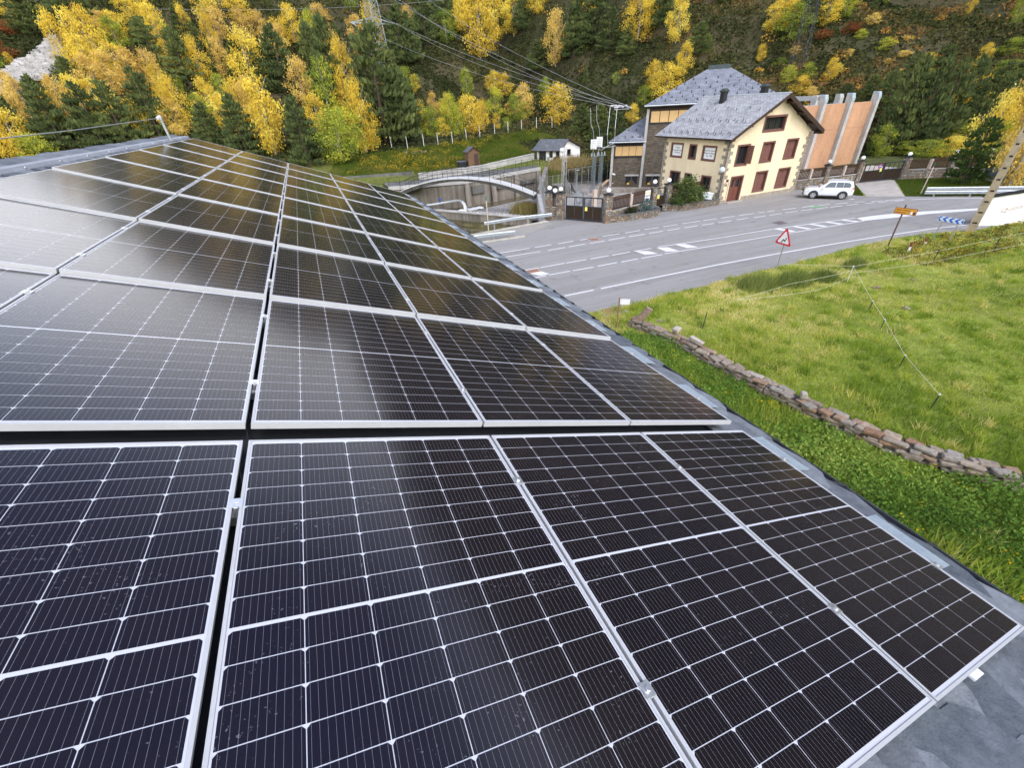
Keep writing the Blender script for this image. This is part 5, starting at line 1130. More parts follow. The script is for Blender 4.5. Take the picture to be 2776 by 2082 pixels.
# ------------------------------------------------------------------ road signs
ts = thing('warning_sign', 'red bordered triangular double bend warning sign on a grey post at the grass edge', 'sign', (25.72, 17.64, 0))
mb = MB(); mb.tube([(25.78, 17.64, -.2), (25.78, 17.64, 2.2)], .04, 8); mb.build('post', GALV, ts)
fr = Frame((25.70, 18.16), (25.62, 17.12)); Lc = .52
def tri(r_, cz, e, t_, m_, name, par):
    pts = []
    for k in range(3):
        a0 = R(90 + 120 * k)
        for da in (-14, -7, 0, 7, 14): pts.append((Lc + (r_ * .86) * math.cos(a0) + r_ * .14 * math.cos(a0 + R(da * 4)), cz + (r_ * .86) * math.sin(a0) + r_ * .14 * math.sin(a0 + R(da * 4))))
    mb_ = MB(); mb_.prism(pts, lambda u_, v_, d: fr(u_, e + d, v_), t_); return mb_.build(name, m_, par)
pl_ = tri(.62, 1.80, 0, .02, mat('sign_red', (.58, .03, .04), .45, .05), 'plate', ts); tri(.44, 1.80, .0205, .004, WHITEPAINT, 'sign_face', pl_)
mb = MB(); zz = [(-.14, -.20), (-.02, .02), (-.02, .02), (.10, -.10), (.10, -.10), (.19, .16)]
for a, b in ((zz[0], zz[1]), (zz[2], zz[3]), (zz[4], zz[5])): mb.bar(fr(Lc + a[0] * .9, .028, 1.76 + a[1] * .9), fr(Lc + b[0] * .9, .028, 1.76 + b[1] * .9), .06, .008, up=fr.n)
mb.build('symbol', INK, pl_)
os_ = thing('direction_sign', 'orange tourist direction board on a rusty post at the verge', 'sign', (35.52, 16.82, 0))
mb = MB(); mb.tube([(35.52, 16.82, -.2), (35.52, 16.82, 2.72)], .05, 8); mb.build('post', mat('rust_brown_post', (.11, .065, .045), .7, .2, 6), os_)
cdir = Vector((35.52, 16.82, 0)).normalized(); fr = Frame((35.52 - cdir.y * .47 - cdir.x * .08, 16.82 + cdir.x * .47 - cdir.y * .08), (35.52 + cdir.y * .70 - cdir.x * .08, 16.82 - cdir.x * .70 - cdir.y * .08))
tl_ = .045
ORB = mat('orange_brown_board', (.56, .25, .025), .5, .08, 3)
mb = MB(); mb.hexa([fr(0, 0, 2.16), fr(1.17, 0, 2.16 - tl_), fr(1.17, -.04, 2.16 - tl_), fr(0, -.04, 2.16), fr(0, 0, 2.56), fr(1.17, 0, 2.56 - tl_), fr(1.17, -.04, 2.56 - tl_), fr(0, -.04, 2.56)]); bd_ = mb.build('board', mat('brown_board_rim', (.16, .06, .02), .5, .08), os_)
mb = MB(); mb.hexa([fr(.03, .006, 2.19), fr(1.14, .006, 2.19 - tl_), fr(1.14, .001, 2.19 - tl_), fr(.03, .001, 2.19), fr(.03, .006, 2.53), fr(1.14, .006, 2.53 - tl_), fr(1.14, .001, 2.53 - tl_), fr(.03, .001, 2.53)]); mb.build('sign_face', ORB, bd_)
for row, n in ((2.43, 12), (2.28, 9)):
    for k in range(n): mb = MB(); s = .08 + k * .06 + (.02 if k > 4 else 0); fr.box(mb, s, s + .04, .0065, .009, row - .035 - tl_ * s, row + .03 - tl_ * s); o = mb.build('lettering', mat('dark_brown_ink', (.14, .05, .015), .6, .05) if 'dark_brown_ink' not in bpy.data.materials else bpy.data.materials['dark_brown_ink'], bd_)
mb = MB(); fr.box(mb, .86, .96, .0065, .009, 2.17, 2.34); mb.build('pictogram', WHITEPAINT, bd_); mb = MB(); fr.box(mb, 1.0, 1.11, .0065, .009, 2.17, 2.32); mb.build('pictogram', INK, bd_)
ch = thing('chevron_sign', 'blue and white chevron board on two posts below the road bend', 'sign', (39.4, 15.7, 0))
BLUE = mat('chevron_blue', (.02, .11, .52), .45, .05); PALEB = mat('chevron_white', (.66, .74, .80), .45, .05)
fr = Frame((39.35, 16.42), (39.25, 14.95)); zc0, zc1 = 1.32, 1.62; Lb = 1.47
mb = MB(); fr.box(mb, 0, Lb, -.03, 0, zc0, zc1); bd_ = mb.build('board', PALEB, ch)
for k in range(5):
    s = -.10 + k * .36; P = [(s + .18, zc0), (s, (zc0 + zc1) / 2), (s + .18, zc1), (s + .34, zc1), (s + .16, (zc0 + zc1) / 2), (s + .34, zc0)]
    P = [(min(max(a, .005), Lb - .005), b) for a, b in P]; mb = MB(); mb.prism(P, lambda u_, v_, d: fr(u_, .002 + d, v_), .004); mb.build('chevron', BLUE, bd_)
for s in (.25, 1.2): mb = MB(); a = fr(s, -.06, -.2); b = fr(s, -.06, zc1 - .04); mb.tube([a, b], .035, 7); mb.build('post', GALV, ch)
for label, x, y, h_ in (('short red and white edge marker leaning in the verge', 35.3, 15.45, .55), ('small dark edge marker near the chevron board', 37.65, 15.75, .36)):
    d_ = thing('edge_marker', label, 'marker', (x, y, 0)); mb = MB(); mb.box((x, y, h_ * .25), (.13, .08, h_ * .5 + .1)); mb.build('base', WHITEPAINT, d_); mb = MB(); mb.box((x + .02, y, h_ * .75 + .06), (.14, .09, h_ * .5)); mb.build('top', mat('rust_red_band', (.22, .05, .035), .7, .15), d_)
wp = thing('wooden_post', 'thin brown wooden post with a small white waymark plate by the roof edge', 'post', (11.9, 15.35, 0)); mb = MB(); mb.tube([(11.9, 15.35, -.1), (11.9, 15.35, 1.62)], .04, 7); mb.build('pole', mat('raw_brown_post', (.28, .17, .09), .8, .2, 6), wp); fr = Frame((11.9, 15.30), (12.30, 15.02)); mb = MB(); fr.box(mb, 0, .46, -.015, .015, 1.30, 1.56); mb.build('plate', WHITEPAINT, wp)
for x, y, s in ((35.75, 17.45, .32), (39.6, 16.9, .4), (21.9, 16.9, .3), (27.2, 12.5, .35), (25.6, 10.2, .3), (14.2, 14.9, .25), (30.0, 12.3, .22)):
    mb = MB(); mb.ball((x, y, .04), s * .5, 9, 6, sz=.45); o = mb.build('boulder', FIELDSTONE, smooth=False); tag(o, {35.75: 'pale stone at the verge below the orange direction sign', 39.6: 'pale stone at the foot of the chevron board', 21.9: 'pale stone at the grass edge by the broom shrubs', 27.2: 'pale stone in the pasture just beyond the tape corner stake', 25.6: 'pale stone in the pasture right of the second stake', 14.2: 'pale stone behind the leaning slab', 30.0: 'pale stone far out in the pasture'}[x], 'stone', 'pale stones in the field')
    for v in o.data.vertices: v.co += Vector((random.uniform(-.04, .04), random.uniform(-.04, .04), random.uniform(-.02, .03)))
# utility pole with square recesses
up_ = thing('utility_pole', 'tall concrete utility pole with dark square recesses beside the white building', 'pole', (43.7, 16.0, 0))
PC = mat('sandy_concrete_pole', (.36, .29, .19), .9, .2, 3, .3, 20)
ang = math.atan2(16.0, 43.7); ux, uy = math.sin(ang), -math.cos(ang); vx, vy = math.cos(ang), math.sin(ang)
def pp(s, e, z): return (43.7 + ux * s + vx * e, 16.0 + uy * s + vy * e, z)
wz = lambda z: .25 - .009 * z
mb = MB(); zz = -.4; nseg = 15; zs_ = [i * .72 for i in range(nseg)]
for i in range(nseg):
    z0, z1 = i * .72 - (.4 if i == 0 else 0), (i + 1) * .72
    w0, w1 = wz(z0), wz(z1)
    for sg in (-1, 1): mb.hexa([pp(sg * w0, -.14, z0), pp(sg * (w0 - .115), -.14, z0), pp(sg * (w0 - .115), .14, z0), pp(sg * w0, .14, z0), pp(sg * w1, -.14, z1), pp(sg * (w1 - .115), -.14, z1), pp(sg * (w1 - .115), .14, z1), pp(sg * w1, .14, z1)])
    zr = z1 - .13; mb.hexa([pp(-w0 + .11, -.137, max(z0, 0) - .01 if i else z0), pp(w0 - .11, -.137, max(z0, 0) - .01 if i else z0), pp(w0 - .11, .137, z0), pp(-w0 + .11, .137, z0), pp(-w1 + .11, -.137, zr), pp(w1 - .11, -.137, zr), pp(w1 - .11, .137, zr), pp(-w1 + .11, .137, zr)])
mb.build('shaft', PC, up_)
mb = MB()
for i in range(nseg): w1 = wz((i + 1) * .72) - .116; mb.hexa([pp(-w1, .0, (i + 1) * .72 - .128), pp(w1, .0, (i + 1) * .72 - .128), pp(w1, .13, (i + 1) * .72 - .128), pp(-w1, .13, (i + 1) * .72 - .128), pp(-w1, .0, (i + 1) * .72 - .002), pp(w1, .0, (i + 1) * .72 - .002), pp(w1, .13, (i + 1) * .72 - .002), pp(-w1, .13, (i + 1) * .72 - .002)])
mb.build('recess', DARKWOOD, up_)
# ------------------------------------------------------------------ white car
car = thing('parked_car', 'white off-road car with roof rails parked in front of the brown slat fence', 'car', (47.6, 29.75, .01))
car.rotation_euler = (0, 0, math.atan2(1.8, -1.5) ); K = .885
m, t, p = mat0('white_car_paint', .25, 0, .5); p.inputs['Base Color'].default_value = (.70, .71, .70, 1); p.inputs['Coat Weight'].default_value = .6; CARW = m
TYRE = mat('black_tyre_rubber', (.02, .02, .021), .8, .1, 8); ALLOY = mat('silver_alloy', (.62, .63, .64), .35, .05, 5, metal=.7); CGLASS, _t2, _p2 = mat0('tinted_car_glass', .06, 0, .6); _p2.inputs['Base Color'].default_value = (.03, .045, .055, 1)
BLACKP = mat('black_plastic_trim', (.025, .025, .027), .6, .1, 5)
def loft(secs, name, m_, par, smooth=True, capf=True):
    """secs: list of (x, [(y, z)...]) cross sections of equal length"""
    mb_ = MB(); n = len(secs[0][1])
    V = [(x * K, y * K, z * K) for x, pr in secs for y, z in pr]; Fc = []
    for i in range(len(secs) - 1):
        for k in range(n): k2 = (k + 1) % n; Fc.append((i * n + k, i * n + k2, (i + 1) * n + k2, (i + 1) * n + k))
    if capf: Fc.append(tuple(range(n))); Fc.append(tuple(range((len(secs) - 1) * n, len(secs) * n))[::-1])
    mb_.add(V, Fc); o = mb_.build(name, m_, par, smooth=False, local=True)
    import bmesh
    bm = bmesh.new(); bm.from_mesh(o.data); bmesh.ops.recalc_face_normals(bm, faces=bm.faces); bm.to_mesh(o.data); bm.free()
    if smooth:
        md = o.modifiers.new('bevel', 'BEVEL'); md.width = .05; md.segments = 3; md.limit_method = 'ANGLE'; md.angle_limit = R(25); o.data.polygons.foreach_set('use_smooth', [True] * len(o.data.polygons))
    return o
def sec(hw, zb, zs, zt, tw): return [(-hw * .93, zb), (-hw, zb + .12), (-hw, zs), (-tw, zt), (tw, zt), (hw, zs), (hw, zb + .12), (hw * .93, zb)]
body = loft([(2.34, sec(.72, .42, .62, .78, .62)), (2.26, sec(.86, .34, .78, .98, .72)), (1.9, sec(.92, .32, .98, 1.08, .80)), (1.15, sec(.94, .32, 1.04, 1.16, .82)), (.75, sec(.94, .34, 1.08, 1.20, .84)), (-.6, sec(.945, .34, 1.10, 1.18, .86)), (-1.9, sec(.94, .36, 1.12, 1.20, .86)), (-2.25, sec(.90, .40, 1.08, 1.18, .82)), (-2.36, sec(.82, .48, .95, 1.12, .76))], 'body', CARW, car)
cab = loft([(.95, sec(.84, 1.12, 1.16, 1.20, .72)), (.22, sec(.83, 1.08, 1.22, 1.78, .60)), (-.1, sec(.83, 1.08, 1.22, 1.86, .62)), (-1.5, sec(.83, 1.08, 1.22, 1.87, .62)), (-2.05, sec(.82, 1.08, 1.22, 1.80, .60)), (-2.26, sec(.80, 1.12, 1.22, 1.30, .66))], 'cabin', CARW, car)
def side_y(z): return .845 - .21 * max(0, (z - 1.22)) / .645
for sg in (-1, 1):
    for name, P in (('side_window', [(.50, 1.24), (.20, 1.60), (.02, 1.72), (-.50, 1.74), (-.50, 1.24)]), ('side_window', [(-.58, 1.24), (-.58, 1.74), (-1.22, 1.74), (-1.22, 1.24)]), ('side_window', [(-1.26, 1.24), (-1.26, 1.74), (-1.75, 1.70), (-1.98, 1.45), (-1.88, 1.24)])):
        mb = MB(); mb.prism(P, lambda a, b, d: (a * K, sg * (side_y(b) + .004 + d) * K, b * K), .012); mb.build(name, CGLASS, car, local=True)
    mb = MB(); mb.box((.62 * K, sg * 1.02 * K, 1.18 * K), (.14 * K, .2 * K, .16 * K)); mb.build('mirror', CARW, car, local=True)
    mb = MB(); mb.bar((-.1 * K, sg * .56 * K, 1.90 * K), (-1.75 * K, sg * .56 * K, 1.90 * K), .05, .04); mb.build('roof_rail', ALLOY, car, local=True)
    mb = MB(); mb.box((0, sg * .93 * K, .33 * K), (1.9 * K, .16 * K, .12 * K)); mb.build('side_step', BLACKP, car, local=True)
    mb = MB(); mb.hexa([(2.1 * K, sg * .60 * K, .74 * K), (2.33 * K, sg * .60 * K, .74 * K), (2.06 * K, sg * .925 * K, .78 * K), (1.9 * K, sg * .925 * K, .78 * K), (2.1 * K, sg * .60 * K, .93 * K), (2.26 * K, sg * .60 * K, .93 * K), (1.98 * K, sg * .928 * K, 1.0 * K), (1.85 * K, sg * .928 * K, 1.0 * K)]); mb.build('headlight', mat('clear_lamp_glass', (.55, .58, .60), .1, .05) if 'clear_lamp_glass' not in bpy.data.materials else bpy.data.materials['clear_lamp_glass'], car, local=True)
    mb = MB(); mb.hexa([(-2.1 * K, sg * .93 * K, .86 * K), (-2.34 * K, sg * .84 * K, .86 * K), (-2.30 * K, sg * .70 * K, .86 * K), (-2.1 * K, sg * .8 * K, .86 * K), (-2.14 * K, sg * .93 * K, 1.22 * K), (-2.31 * K, sg * .84 * K, 1.22 * K), (-2.27 * K, sg * .70 * K, 1.22 * K), (-2.1 * K, sg * .8 * K, 1.22 * K)]); mb.build('tail_light', mat('red_lamp', (.45, .02, .03), .25, .05) if 'red_lamp' not in bpy.data.materials else bpy.data.materials['red_lamp'], car, local=True)
    for x in (1.39, -1.39):
        mb = MB(); mb.prism([(x + .50 * math.cos(R(a)), .40 + .50 * math.sin(R(a))) for a in range(-8, 189, 14)], lambda a, b, d: (a * K, sg * (.90 + d) * K, b * K), .052); mb.build('wheel_arch', BLACKP, car, local=True)
        mb = MB(); c_ = (x * K, 0, .39 * K); n = 22
        mb.tube([(x * K, sg * .70 * K, .39 * K), (x * K, sg * .72 * K, .39 * K), (x * K, sg * .93 * K, .39 * K), (x * K, sg * .958 * K, .39 * K)], [.37 * K, .39 * K, .39 * K, .365 * K], 24); wh = mb.build('wheel', TYRE, car, local=True)
        mb = MB(); mb.tube([(x * K, sg * .955 * K, .39 * K), (x * K, sg * .962 * K, .39 * K)], .245 * K, 22); mb.build('rim_well', BLACKP, wh, local=True)
        mb = MB()
        for k in range(6):
            a = k * math.pi / 3; mb.bar((x * K, sg * .972 * K, .39 * K), ((x + .235 * math.cos(a)) * K, sg * .972 * K, (.39 + .235 * math.sin(a)) * K), .085 * K, .025 * K, up=(0, 1, 0))
        for k in range(22):
            a, b = k * math.pi / 11, (k + 1) * math.pi / 11; mb.bar(((x + .24 * math.cos(a)) * K, sg * .972 * K, (.39 + .24 * math.sin(a)) * K), ((x + .24 * math.cos(b)) * K, sg * .972 * K, (.39 + .24 * math.sin(b)) * K), .035 * K, .03 * K, up=(0, 1, 0))
        mb.build('rim', ALLOY, wh, local=True)
mb = MB(); mb.hexa([(.90 * K, -.70 * K, 1.22 * K), (.90 * K, .70 * K, 1.22 * K), (.885 * K, .70 * K, 1.215 * K), (.885 * K, -.70 * K, 1.215 * K), (.30 * K, -.60 * K, 1.75 * K), (.30 * K, .60 * K, 1.75 * K), (.27 * K, .60 * K, 1.74 * K), (.27 * K, -.60 * K, 1.74 * K)]); o = mb.build('windscreen', CGLASS, car, local=True)
mb = MB(); mb.box((2.345 * K, 0, .72 * K), (.03 * K, 1.0 * K, .26 * K)); mb.build('grille', BLACKP, car, local=True); mb = MB(); mb.box((2.33 * K, 0, .42 * K), (.06 * K, 1.3 * K, .16 * K)); mb.build('bumper_intake', BLACKP, car, local=True)
mb = MB(); mb.box((-2.40 * K, 0, .80 * K), (.06 * K, .62 * K, .6 * K)); mb.build('spare_cover', CARW, car, local=True)
mb = MB(); mb.box((-2.27 * K, 0, 1.45 * K), (.02 * K, 1.1 * K, .34 * K), mat=None); mb.build('rear_window', CGLASS, car, local=True)
mb = MB(); mb.box((0, 0, .30 * K), (3.6 * K, 1.5 * K, .14 * K)); mb.build('underbody', BLACKP, car, local=True)
# grey bin lying in the planter by the house corner
bn_ = thing('grit_bin', 'pale grey grit bin tilted in the planter at the house corner', 'bin', (36.2, 34.6, .5)); Mb = Matrix.Rotation(R(-14), 3, 'Z') @ Matrix.Rotation(R(9), 3, 'Y')
mb = MB(); mb.box((36.2, 34.55, .82), (1.15, .75, .55), mat=Mb); mb.build('box', mat('pale_grey_plastic', (.55, .60, .60), .5, .08, 3), bn_); mb = MB(); mb.box((36.22, 34.55, 1.13), (1.25, .85, .07), mat=Mb); mb.build('lid', WHITEPAINT, bn_)
sl_ = thing('wall_lantern', 'pale round lantern on a bracket at the yellow house corner', 'lamp', (36.9, 33.9, 2.6)); mb = MB(); mb.tube([(37.3, 33.9, 2.2), (36.85, 33.72, 2.35), (36.85, 33.72, 2.95)], .035, 6); mb.build('bracket', BLACKMETAL, sl_); mb = MB(); mb.ball((36.85, 33.72, 3.2), .27, 12, 8); mb.build('globe', mat('pale_lantern_glass', (.55, .6, .58), .2, .05), sl_, smooth=True)
# ------------------------------------------------------------------ dry stone wall in the field
dsw = thing('dry_stone_wall', 'old dry stone wall of tan field stones running through the grass below the roof', 'wall', (13.2, 9, 0))
WL = [(12.75, 15.2), (13.1, 13.6), (13.3, 12.2), (13.45, 9.1), (13.75, 6.6), (14.15, 4.6), (15.2, 2.6), (16.6, .6), (19.5, -2.4)]
def stone(c_, d_, rz, parent, seed):
    r_ = random.Random(seed); mb_ = MB(); hx, hy, hz = [q / 2 for q in d_]; P = []
    for z in (-1, 1):
        for x, y in ((-1, -1), (1, -1), (1, 1), (-1, 1)):
            P.append((x * hx * r_.uniform(.72, 1.0), y * hy * r_.uniform(.72, 1.0), z * hz * r_.uniform(.65, 1.0)))
    mb_.hexa(P); import bmesh
    me = bpy.data.meshes.new('stone'); me.from_pydata(mb_.v, [], mb_.f)
    bm = bmesh.new(); bm.from_mesh(me); bmesh.ops.bevel(bm, geom=bm.edges[:], offset=min(d_) * .16, segments=1, affect='EDGES'); bm.to_mesh(me); bm.free()
    me.materials.append(FIELDSTONE); return me
STM = [stone((0, 0, 0), (.46, .30, .17), 0, None, i) for i in range(14)]
def at_len(pts, d_):
    for a, b in zip(pts[:-1], pts[1:]):
        l = math.dist(a, b)
        if d_ <= l: f_ = d_ / l; return a[0] + (b[0] - a[0]) * f_, a[1] + (b[1] - a[1]) * f_, math.atan2(b[1] - a[1], b[0] - a[0])
        d_ -= l
    return (*pts[-1], 0)
tot = sum(math.dist(a, b) for a, b in zip(WL[:-1], WL[1:]))
core = MB()
for a, b in zip(WL[:-1], WL[1:]): core.wall(a, b, -.2, .38, .36)
core.build('core', MORTAR, dsw)
cnt = 0
for lay_, (off, z, w_) in enumerate(((-.17, .07, .40), (-.165, .20, .42), (-.155, .33, .44), (-.13, .46, .50), (.12, .46, .50))):
    d_ = .1 + .2 * (lay_ % 2)
    while d_ < tot - .2 and cnt < 298:
        x, y, a = at_len(WL, d_); f_ = .72 if d_ < 4 else 1.0; low = max(0, 1 - d_ / 3.2)
        px, py = x - math.sin(a) * off, y + math.cos(a) * off
        L__ = random.uniform(.5, 1.4) * (1 if lay_ < 3 else 1.15)
        o = link('stone', STM[random.randrange(14)], dsw); o.location = (px - 13.2, py - 9, z * .88 * (1 - .25 * low * random.random()) + random.uniform(-.02, .03))
        o.rotation_euler = (random.uniform(-.1, .1), random.uniform(-.1, .1), a + random.uniform(-.3, .3)); o.scale = (L__, random.uniform(.8, 1.25), random.uniform(.55, 1.0)); d_ += .46 * L__ * .97; cnt += 1
for label, x, y, z, sc, rot in (('pale block resting on the dry stone wall, second from its leaning end', 13.35, 12.9, .64, (1.0, 1.1, 1.3), (.05, -.1, .3)), ('pale wedge shaped stone on top of the dry stone wall', 13.35, 11.7, .64, (1.5, 1.0, 1.2), (.05, -.25, 1.9)), ('single pale stone sitting on the wall beside the yellow grass tuft', 13.7, 7.0, .60, (.9, .8, 1.3), (0, .2, .6))):
    o = link('loose_stone', STM[len(label) % 14].copy()); o.data.materials.clear(); o.data.materials.append(mat('pale_block_stone', (.40, .345, .275), .9, .25, 5, .4, 25) if 'pale_block_stone' not in bpy.data.materials else bpy.data.materials['pale_block_stone']); tag(o, label, 'stone'); o.location = (x, y, z); o.scale = sc; o.rotation_euler = rot
mb = MB(); mb.hexa([(12.35, 15.2, -.05), (12.72, 14.95, -.05), (12.85, 15.15, -.05), (12.5, 15.38, -.05), (12.98, 14.62, 1.12), (13.22, 14.46, 1.02), (13.30, 14.60, 1.04), (13.08, 14.74, 1.14)])
o = mb.build('leaning_slab', FIELDSTONE); tag(o, 'long tan slab leaning at the end of the dry stone wall', 'stone')
# electric fence in the field
EP = [(26.74, 13.87, .95), (23.93, 10.95, .5), (22.27, 9.42, .5), (19.63, 7.12, .5), (17.6, 5.0, .6)]
POSTP = mat('thin_white_plastic_post', (.62, .62, .58), .6, .1)
for k, (x, y, h_) in enumerate(EP):
    e_ = thing('fence_stake', ('corner stake of the electric fence where the tapes meet', 'electric fence stake, second from the tape corner', 'electric fence stake, third from the tape corner', 'electric fence stake near the dry stone wall', 'electric fence stake touching the dry stone wall')[k], 'stake', (x, y, 0), 'electric fence stakes'); mb = MB(); mb.tube([(x, y, -.1), (x + .02, y, h_)], .018, 6); mb.build('rod', POSTP if k == 0 else DARKSTEEL, e_); mb = MB(); mb.ball((x + .02, y, h_), .035, 7, 5); mb.build('insulator', POSTP, e_)
def strand(label, pts, r_=.007, m_=None, sag=0.0):
    P = []
    for a, b in zip(pts[:-1], pts[1:]):
        n = 10 if sag else 2
        for k in range(n): f_ = k / n; P.append((a[0] + (b[0] - a[0]) * f_, a[1] + (b[1] - a[1]) * f_, a[2] + (b[2] - a[2]) * f_ - sag * 4 * f_ * (1 - f_)))
    P.append(pts[-1]); mb_ = MB(); mb_.tube(P, r_, 5); o = mb_.build('fence_tape' if m_ is None else 'power_line', m_ or TAPE); tag(o, label, 'fence tape' if m_ is None else 'power line', None); return o
TAPE = mat('cream_fence_tape', (.62, .58, .42), .7, .1)
strand('pale electric tape from the corner stake down to the dry stone wall', [(x, y, h_) for x, y, h_ in EP]); strand('pale electric tape running from the corner stake along the verge to the right, upper one', [EP[0], (33.5, 13.2, .9), (46, 12.2, 1.0), (60, 9, 1.0)]); strand('pale electric tape running right, lower one of the pair', [(26.7, 13.85, .55), (32, 12.9, .5), (45, 11.4, .6), (60, 7.8, .6)])
strand('pale electric tape from the corner stake left toward the warning sign', [EP[0], (24.0, 16.0, .95)]); strand('slack pale tape from the corner stake toward the shrubs, upper one', [(26.7, 13.85, .7), (22.5, 14.4, .55), (19.0, 14.6, .3)], sag=.03); strand('slack pale tape lying lowest beside the broom shrubs', [(26.7, 13.85, .3), (23.8, 13.6, .2), (19.0, 14.6, .28)], sag=.04)
for k, (x, y) in enumerate([(33.5, 13.2), (39, 12.7), (46, 12.2)]): e_ = thing('fence_stake', ('dark stake under the tapes left of the edge marker', 'dark stake under the tapes below the chevron board', 'dark stake under the tapes near the utility pole')[k], 'stake', (x, y, 0), 'electric fence stakes'); mb = MB(); mb.tube([(x, y, -.1), (x, y, 1.0)], .02, 6); mb.build('rod', DARKSTEEL, e_)
e_ = thing('fence_stake', 'short black stake leaning in the grass behind the dry stone wall end', 'stake', (15.5, 13.4, 0)); mb = MB(); mb.tube([(15.4, 13.3, 0), (15.7, 13.5, .75)], .022, 6); mb.build('rod', BLACKMETAL, e_)
# ------------------------------------------------------------------ substation and mesh fences
def mesh_fence(label, a, b, za, zb, h_, n, group='wire mesh fences', post=None, alpha=True):
    f_ = thing('mesh_fence', label, 'fence', (a[0], a[1], za), group); mb_ = MB(); L = math.dist(a, b); nd = int(L / .16)
    for k in range(nd):
        s = k / nd
        for sg in (0, 1):
            e_ = min(1, max(0, s + (h_ / L if sg == 0 else -h_ / L))); z0 = za + (zb - za) * s; f2 = abs(e_ - s) * L / h_
            p0 = (a[0] + (b[0] - a[0]) * s, a[1] + (b[1] - a[1]) * s, z0 + .05); p1 = (a[0] + (b[0] - a[0]) * e_, a[1] + (b[1] - a[1]) * e_, za + (zb - za) * e_ + .05 + (h_ - .08) * f2)
            if f2 > .02: d_ = .006; mb_.add([(p0[0], p0[1], p0[2] - d_), (p1[0], p1[1], p1[2] - d_), (p1[0], p1[1], p1[2] + d_), (p0[0], p0[1], p0[2] + d_)], [(0, 1, 2, 3)])
    o = mb_.build('wire_mesh', GALV, f_); o['kind'] = 'stuff'
    mb_ = MB(); mb_.tube([(a[0], a[1], za + h_), (b[0], b[1], zb + h_)], .02, 5); mb_.build('top_wire', GALV, f_)
    for k in range(n):
        s = k / (n - 1); x, y, z = a[0] + (b[0] - a[0]) * s, a[1] + (b[1] - a[1]) * s, za + (zb - za) * s; mb_ = MB(); mb_.tube([(x, y, z - .2), (x, y, z + h_ + .08)], .035 if post is None else .05, 6); mb_.build('post', post or GALV, f_)
mesh_fence('tall pale mesh fence beside the gate pillar above the pond', (20.0, 38.6), (23.0, 45.0), 0, 0, 2.2, 5); mesh_fence('tall pale mesh fence running back to the footbridge end', (23.0, 45.0), (25.6, 51.0), 0, 0, 2.2, 5)
mesh_fence('grey mesh fence across the far side of the substation yard', (33.6, 57.8), (41.5, 59.6), -1.4, -1.4, 2.8, 7); mesh_fence('mesh fence closing the yard beside the footbridge', (26.2, 51.8), (33.6, 57.8), -.4, -1.2, 2.1, 6); mesh_fence('mesh fence panel in the middle of the substation yard', (28.0, 47.6), (31.5, 55.2), -1.2, -1.3, 2.3, 5)
sw = thing('concrete_screen', 'grey concrete screen wall turning a corner behind the slat fence', 'wall', (26.8, 40.4, 0)); mb = MB(); mb.wall((26.7, 40.4), (31.2, 46.1), -.2, 1.25, .3); mb.wall((31.3, 46.0), (36.6, 44.0), -1.5, .35, .3); mb.build('wall', CONC_OLD, sw); mb = MB(); mb.box((26.6, 40.2, .75), (.4, .4, 1.9)); mb.build('post', PINKPOST, sw)
STEELG = mat('grey_green_steel', (.20, .24, .25), .5, .1, 4, metal=.3)
def lattice(name, label, cat, x, y, z0, z1, w0, w1, m_, r_, nb, group=None):
    p_ = thing(name, label, cat, (x, y, z0), group); mb_ = MB(); rot = R(25)
    def co(k, f_): w = (w0 + (w1 - w0) * f_) / 2; a = rot + math.pi / 4 + k * math.pi / 2; return (x + w * 1.414 * math.cos(a), y + w * 1.414 * math.sin(a), z0 + (z1 - z0) * f_)
    for k in range(4): mb_.bar(co(k, 0), co(k, 1), r_ * 1.6)
    mb_.build('legs', m_, p_); mb_ = MB()
    for i in range(nb):
        f0, f1 = i / nb, (i + 1) / nb
        for k in range(4): mb_.bar(co(k, f0), co((k + 1) % 4, f1), r_); mb_.bar(co((k + 1) % 4, f0), co(k, f1), r_); mb_.bar(co(k, f1), co((k + 1) % 4, f1), r_)
    mb_.build('bracing', m_, p_); return p_
INS = mat('pale_insulator', (.38, .41, .42), .3, .05)
for k, (x, y, lb) in enumerate(((34.6, 52.9, 'left grey lattice post with pale insulators in the substation yard'), (36.0, 53.3, 'right grey lattice post with pale insulators in the substation yard'))):
    l_ = lattice('lattice_post', lb, 'post', x, y, -1.4, 3.25, .42, .32, STEELG, .022, 7, 'lattice posts in the substation'); mb = MB(); mb.bar((x - .5, y, 3.3), (x + .5, y - .2, 3.3), .1); mb.build('crossbar', STEELG, l_)
    for q in (-.4, 0, .4): mb = MB(); mb.tube([(x + q, y - q * .2, 3.36), (x + q, y - q * .2, 3.75)], [.09, .05], 8); mb.build('insulator', INS, l_)
for k, (x, y, z0, z1, lb) in enumerate(((33.95, 52.2, 4.25, 5.3, 'white transformer box hanging in the wires, lower left one'), (35.0, 52.5, 4.4, 5.5, 'white transformer box hanging in the wires, upper right one'))):
    c_ = thing('transformer_box', lb, 'transformer', (x, y, z0), 'white boxes on the incoming line'); mb = MB(); mb.box((x, y, (z0 + z1) / 2), (.72, .5, z1 - z0), rz=-.5); mb.build('box', WHITEPAINT, c_)
    for q in range(4): mb = MB(); mb.box((x + .012 * q - .2, y - .27 + .0 * q, z0 + .15 + q * .25), (.5, .03, .04), rz=-.5); mb.build('rib', GALV, c_)
    mb = MB(); mb.tube([(x, y, z0), (x - .1, y, 3.5)], .035, 6); mb.build('hanger', GALV, c_)
    strand(f'curled pale dropper wire above the {"lower" if k == 0 else "upper"} white box', [(x, y, z1), (x - .15, y, z1 + .9), (x - .45, y + .2, z1 + 1.8), (x - .4, y + .5, z1 + 3.4)], .022, INS)
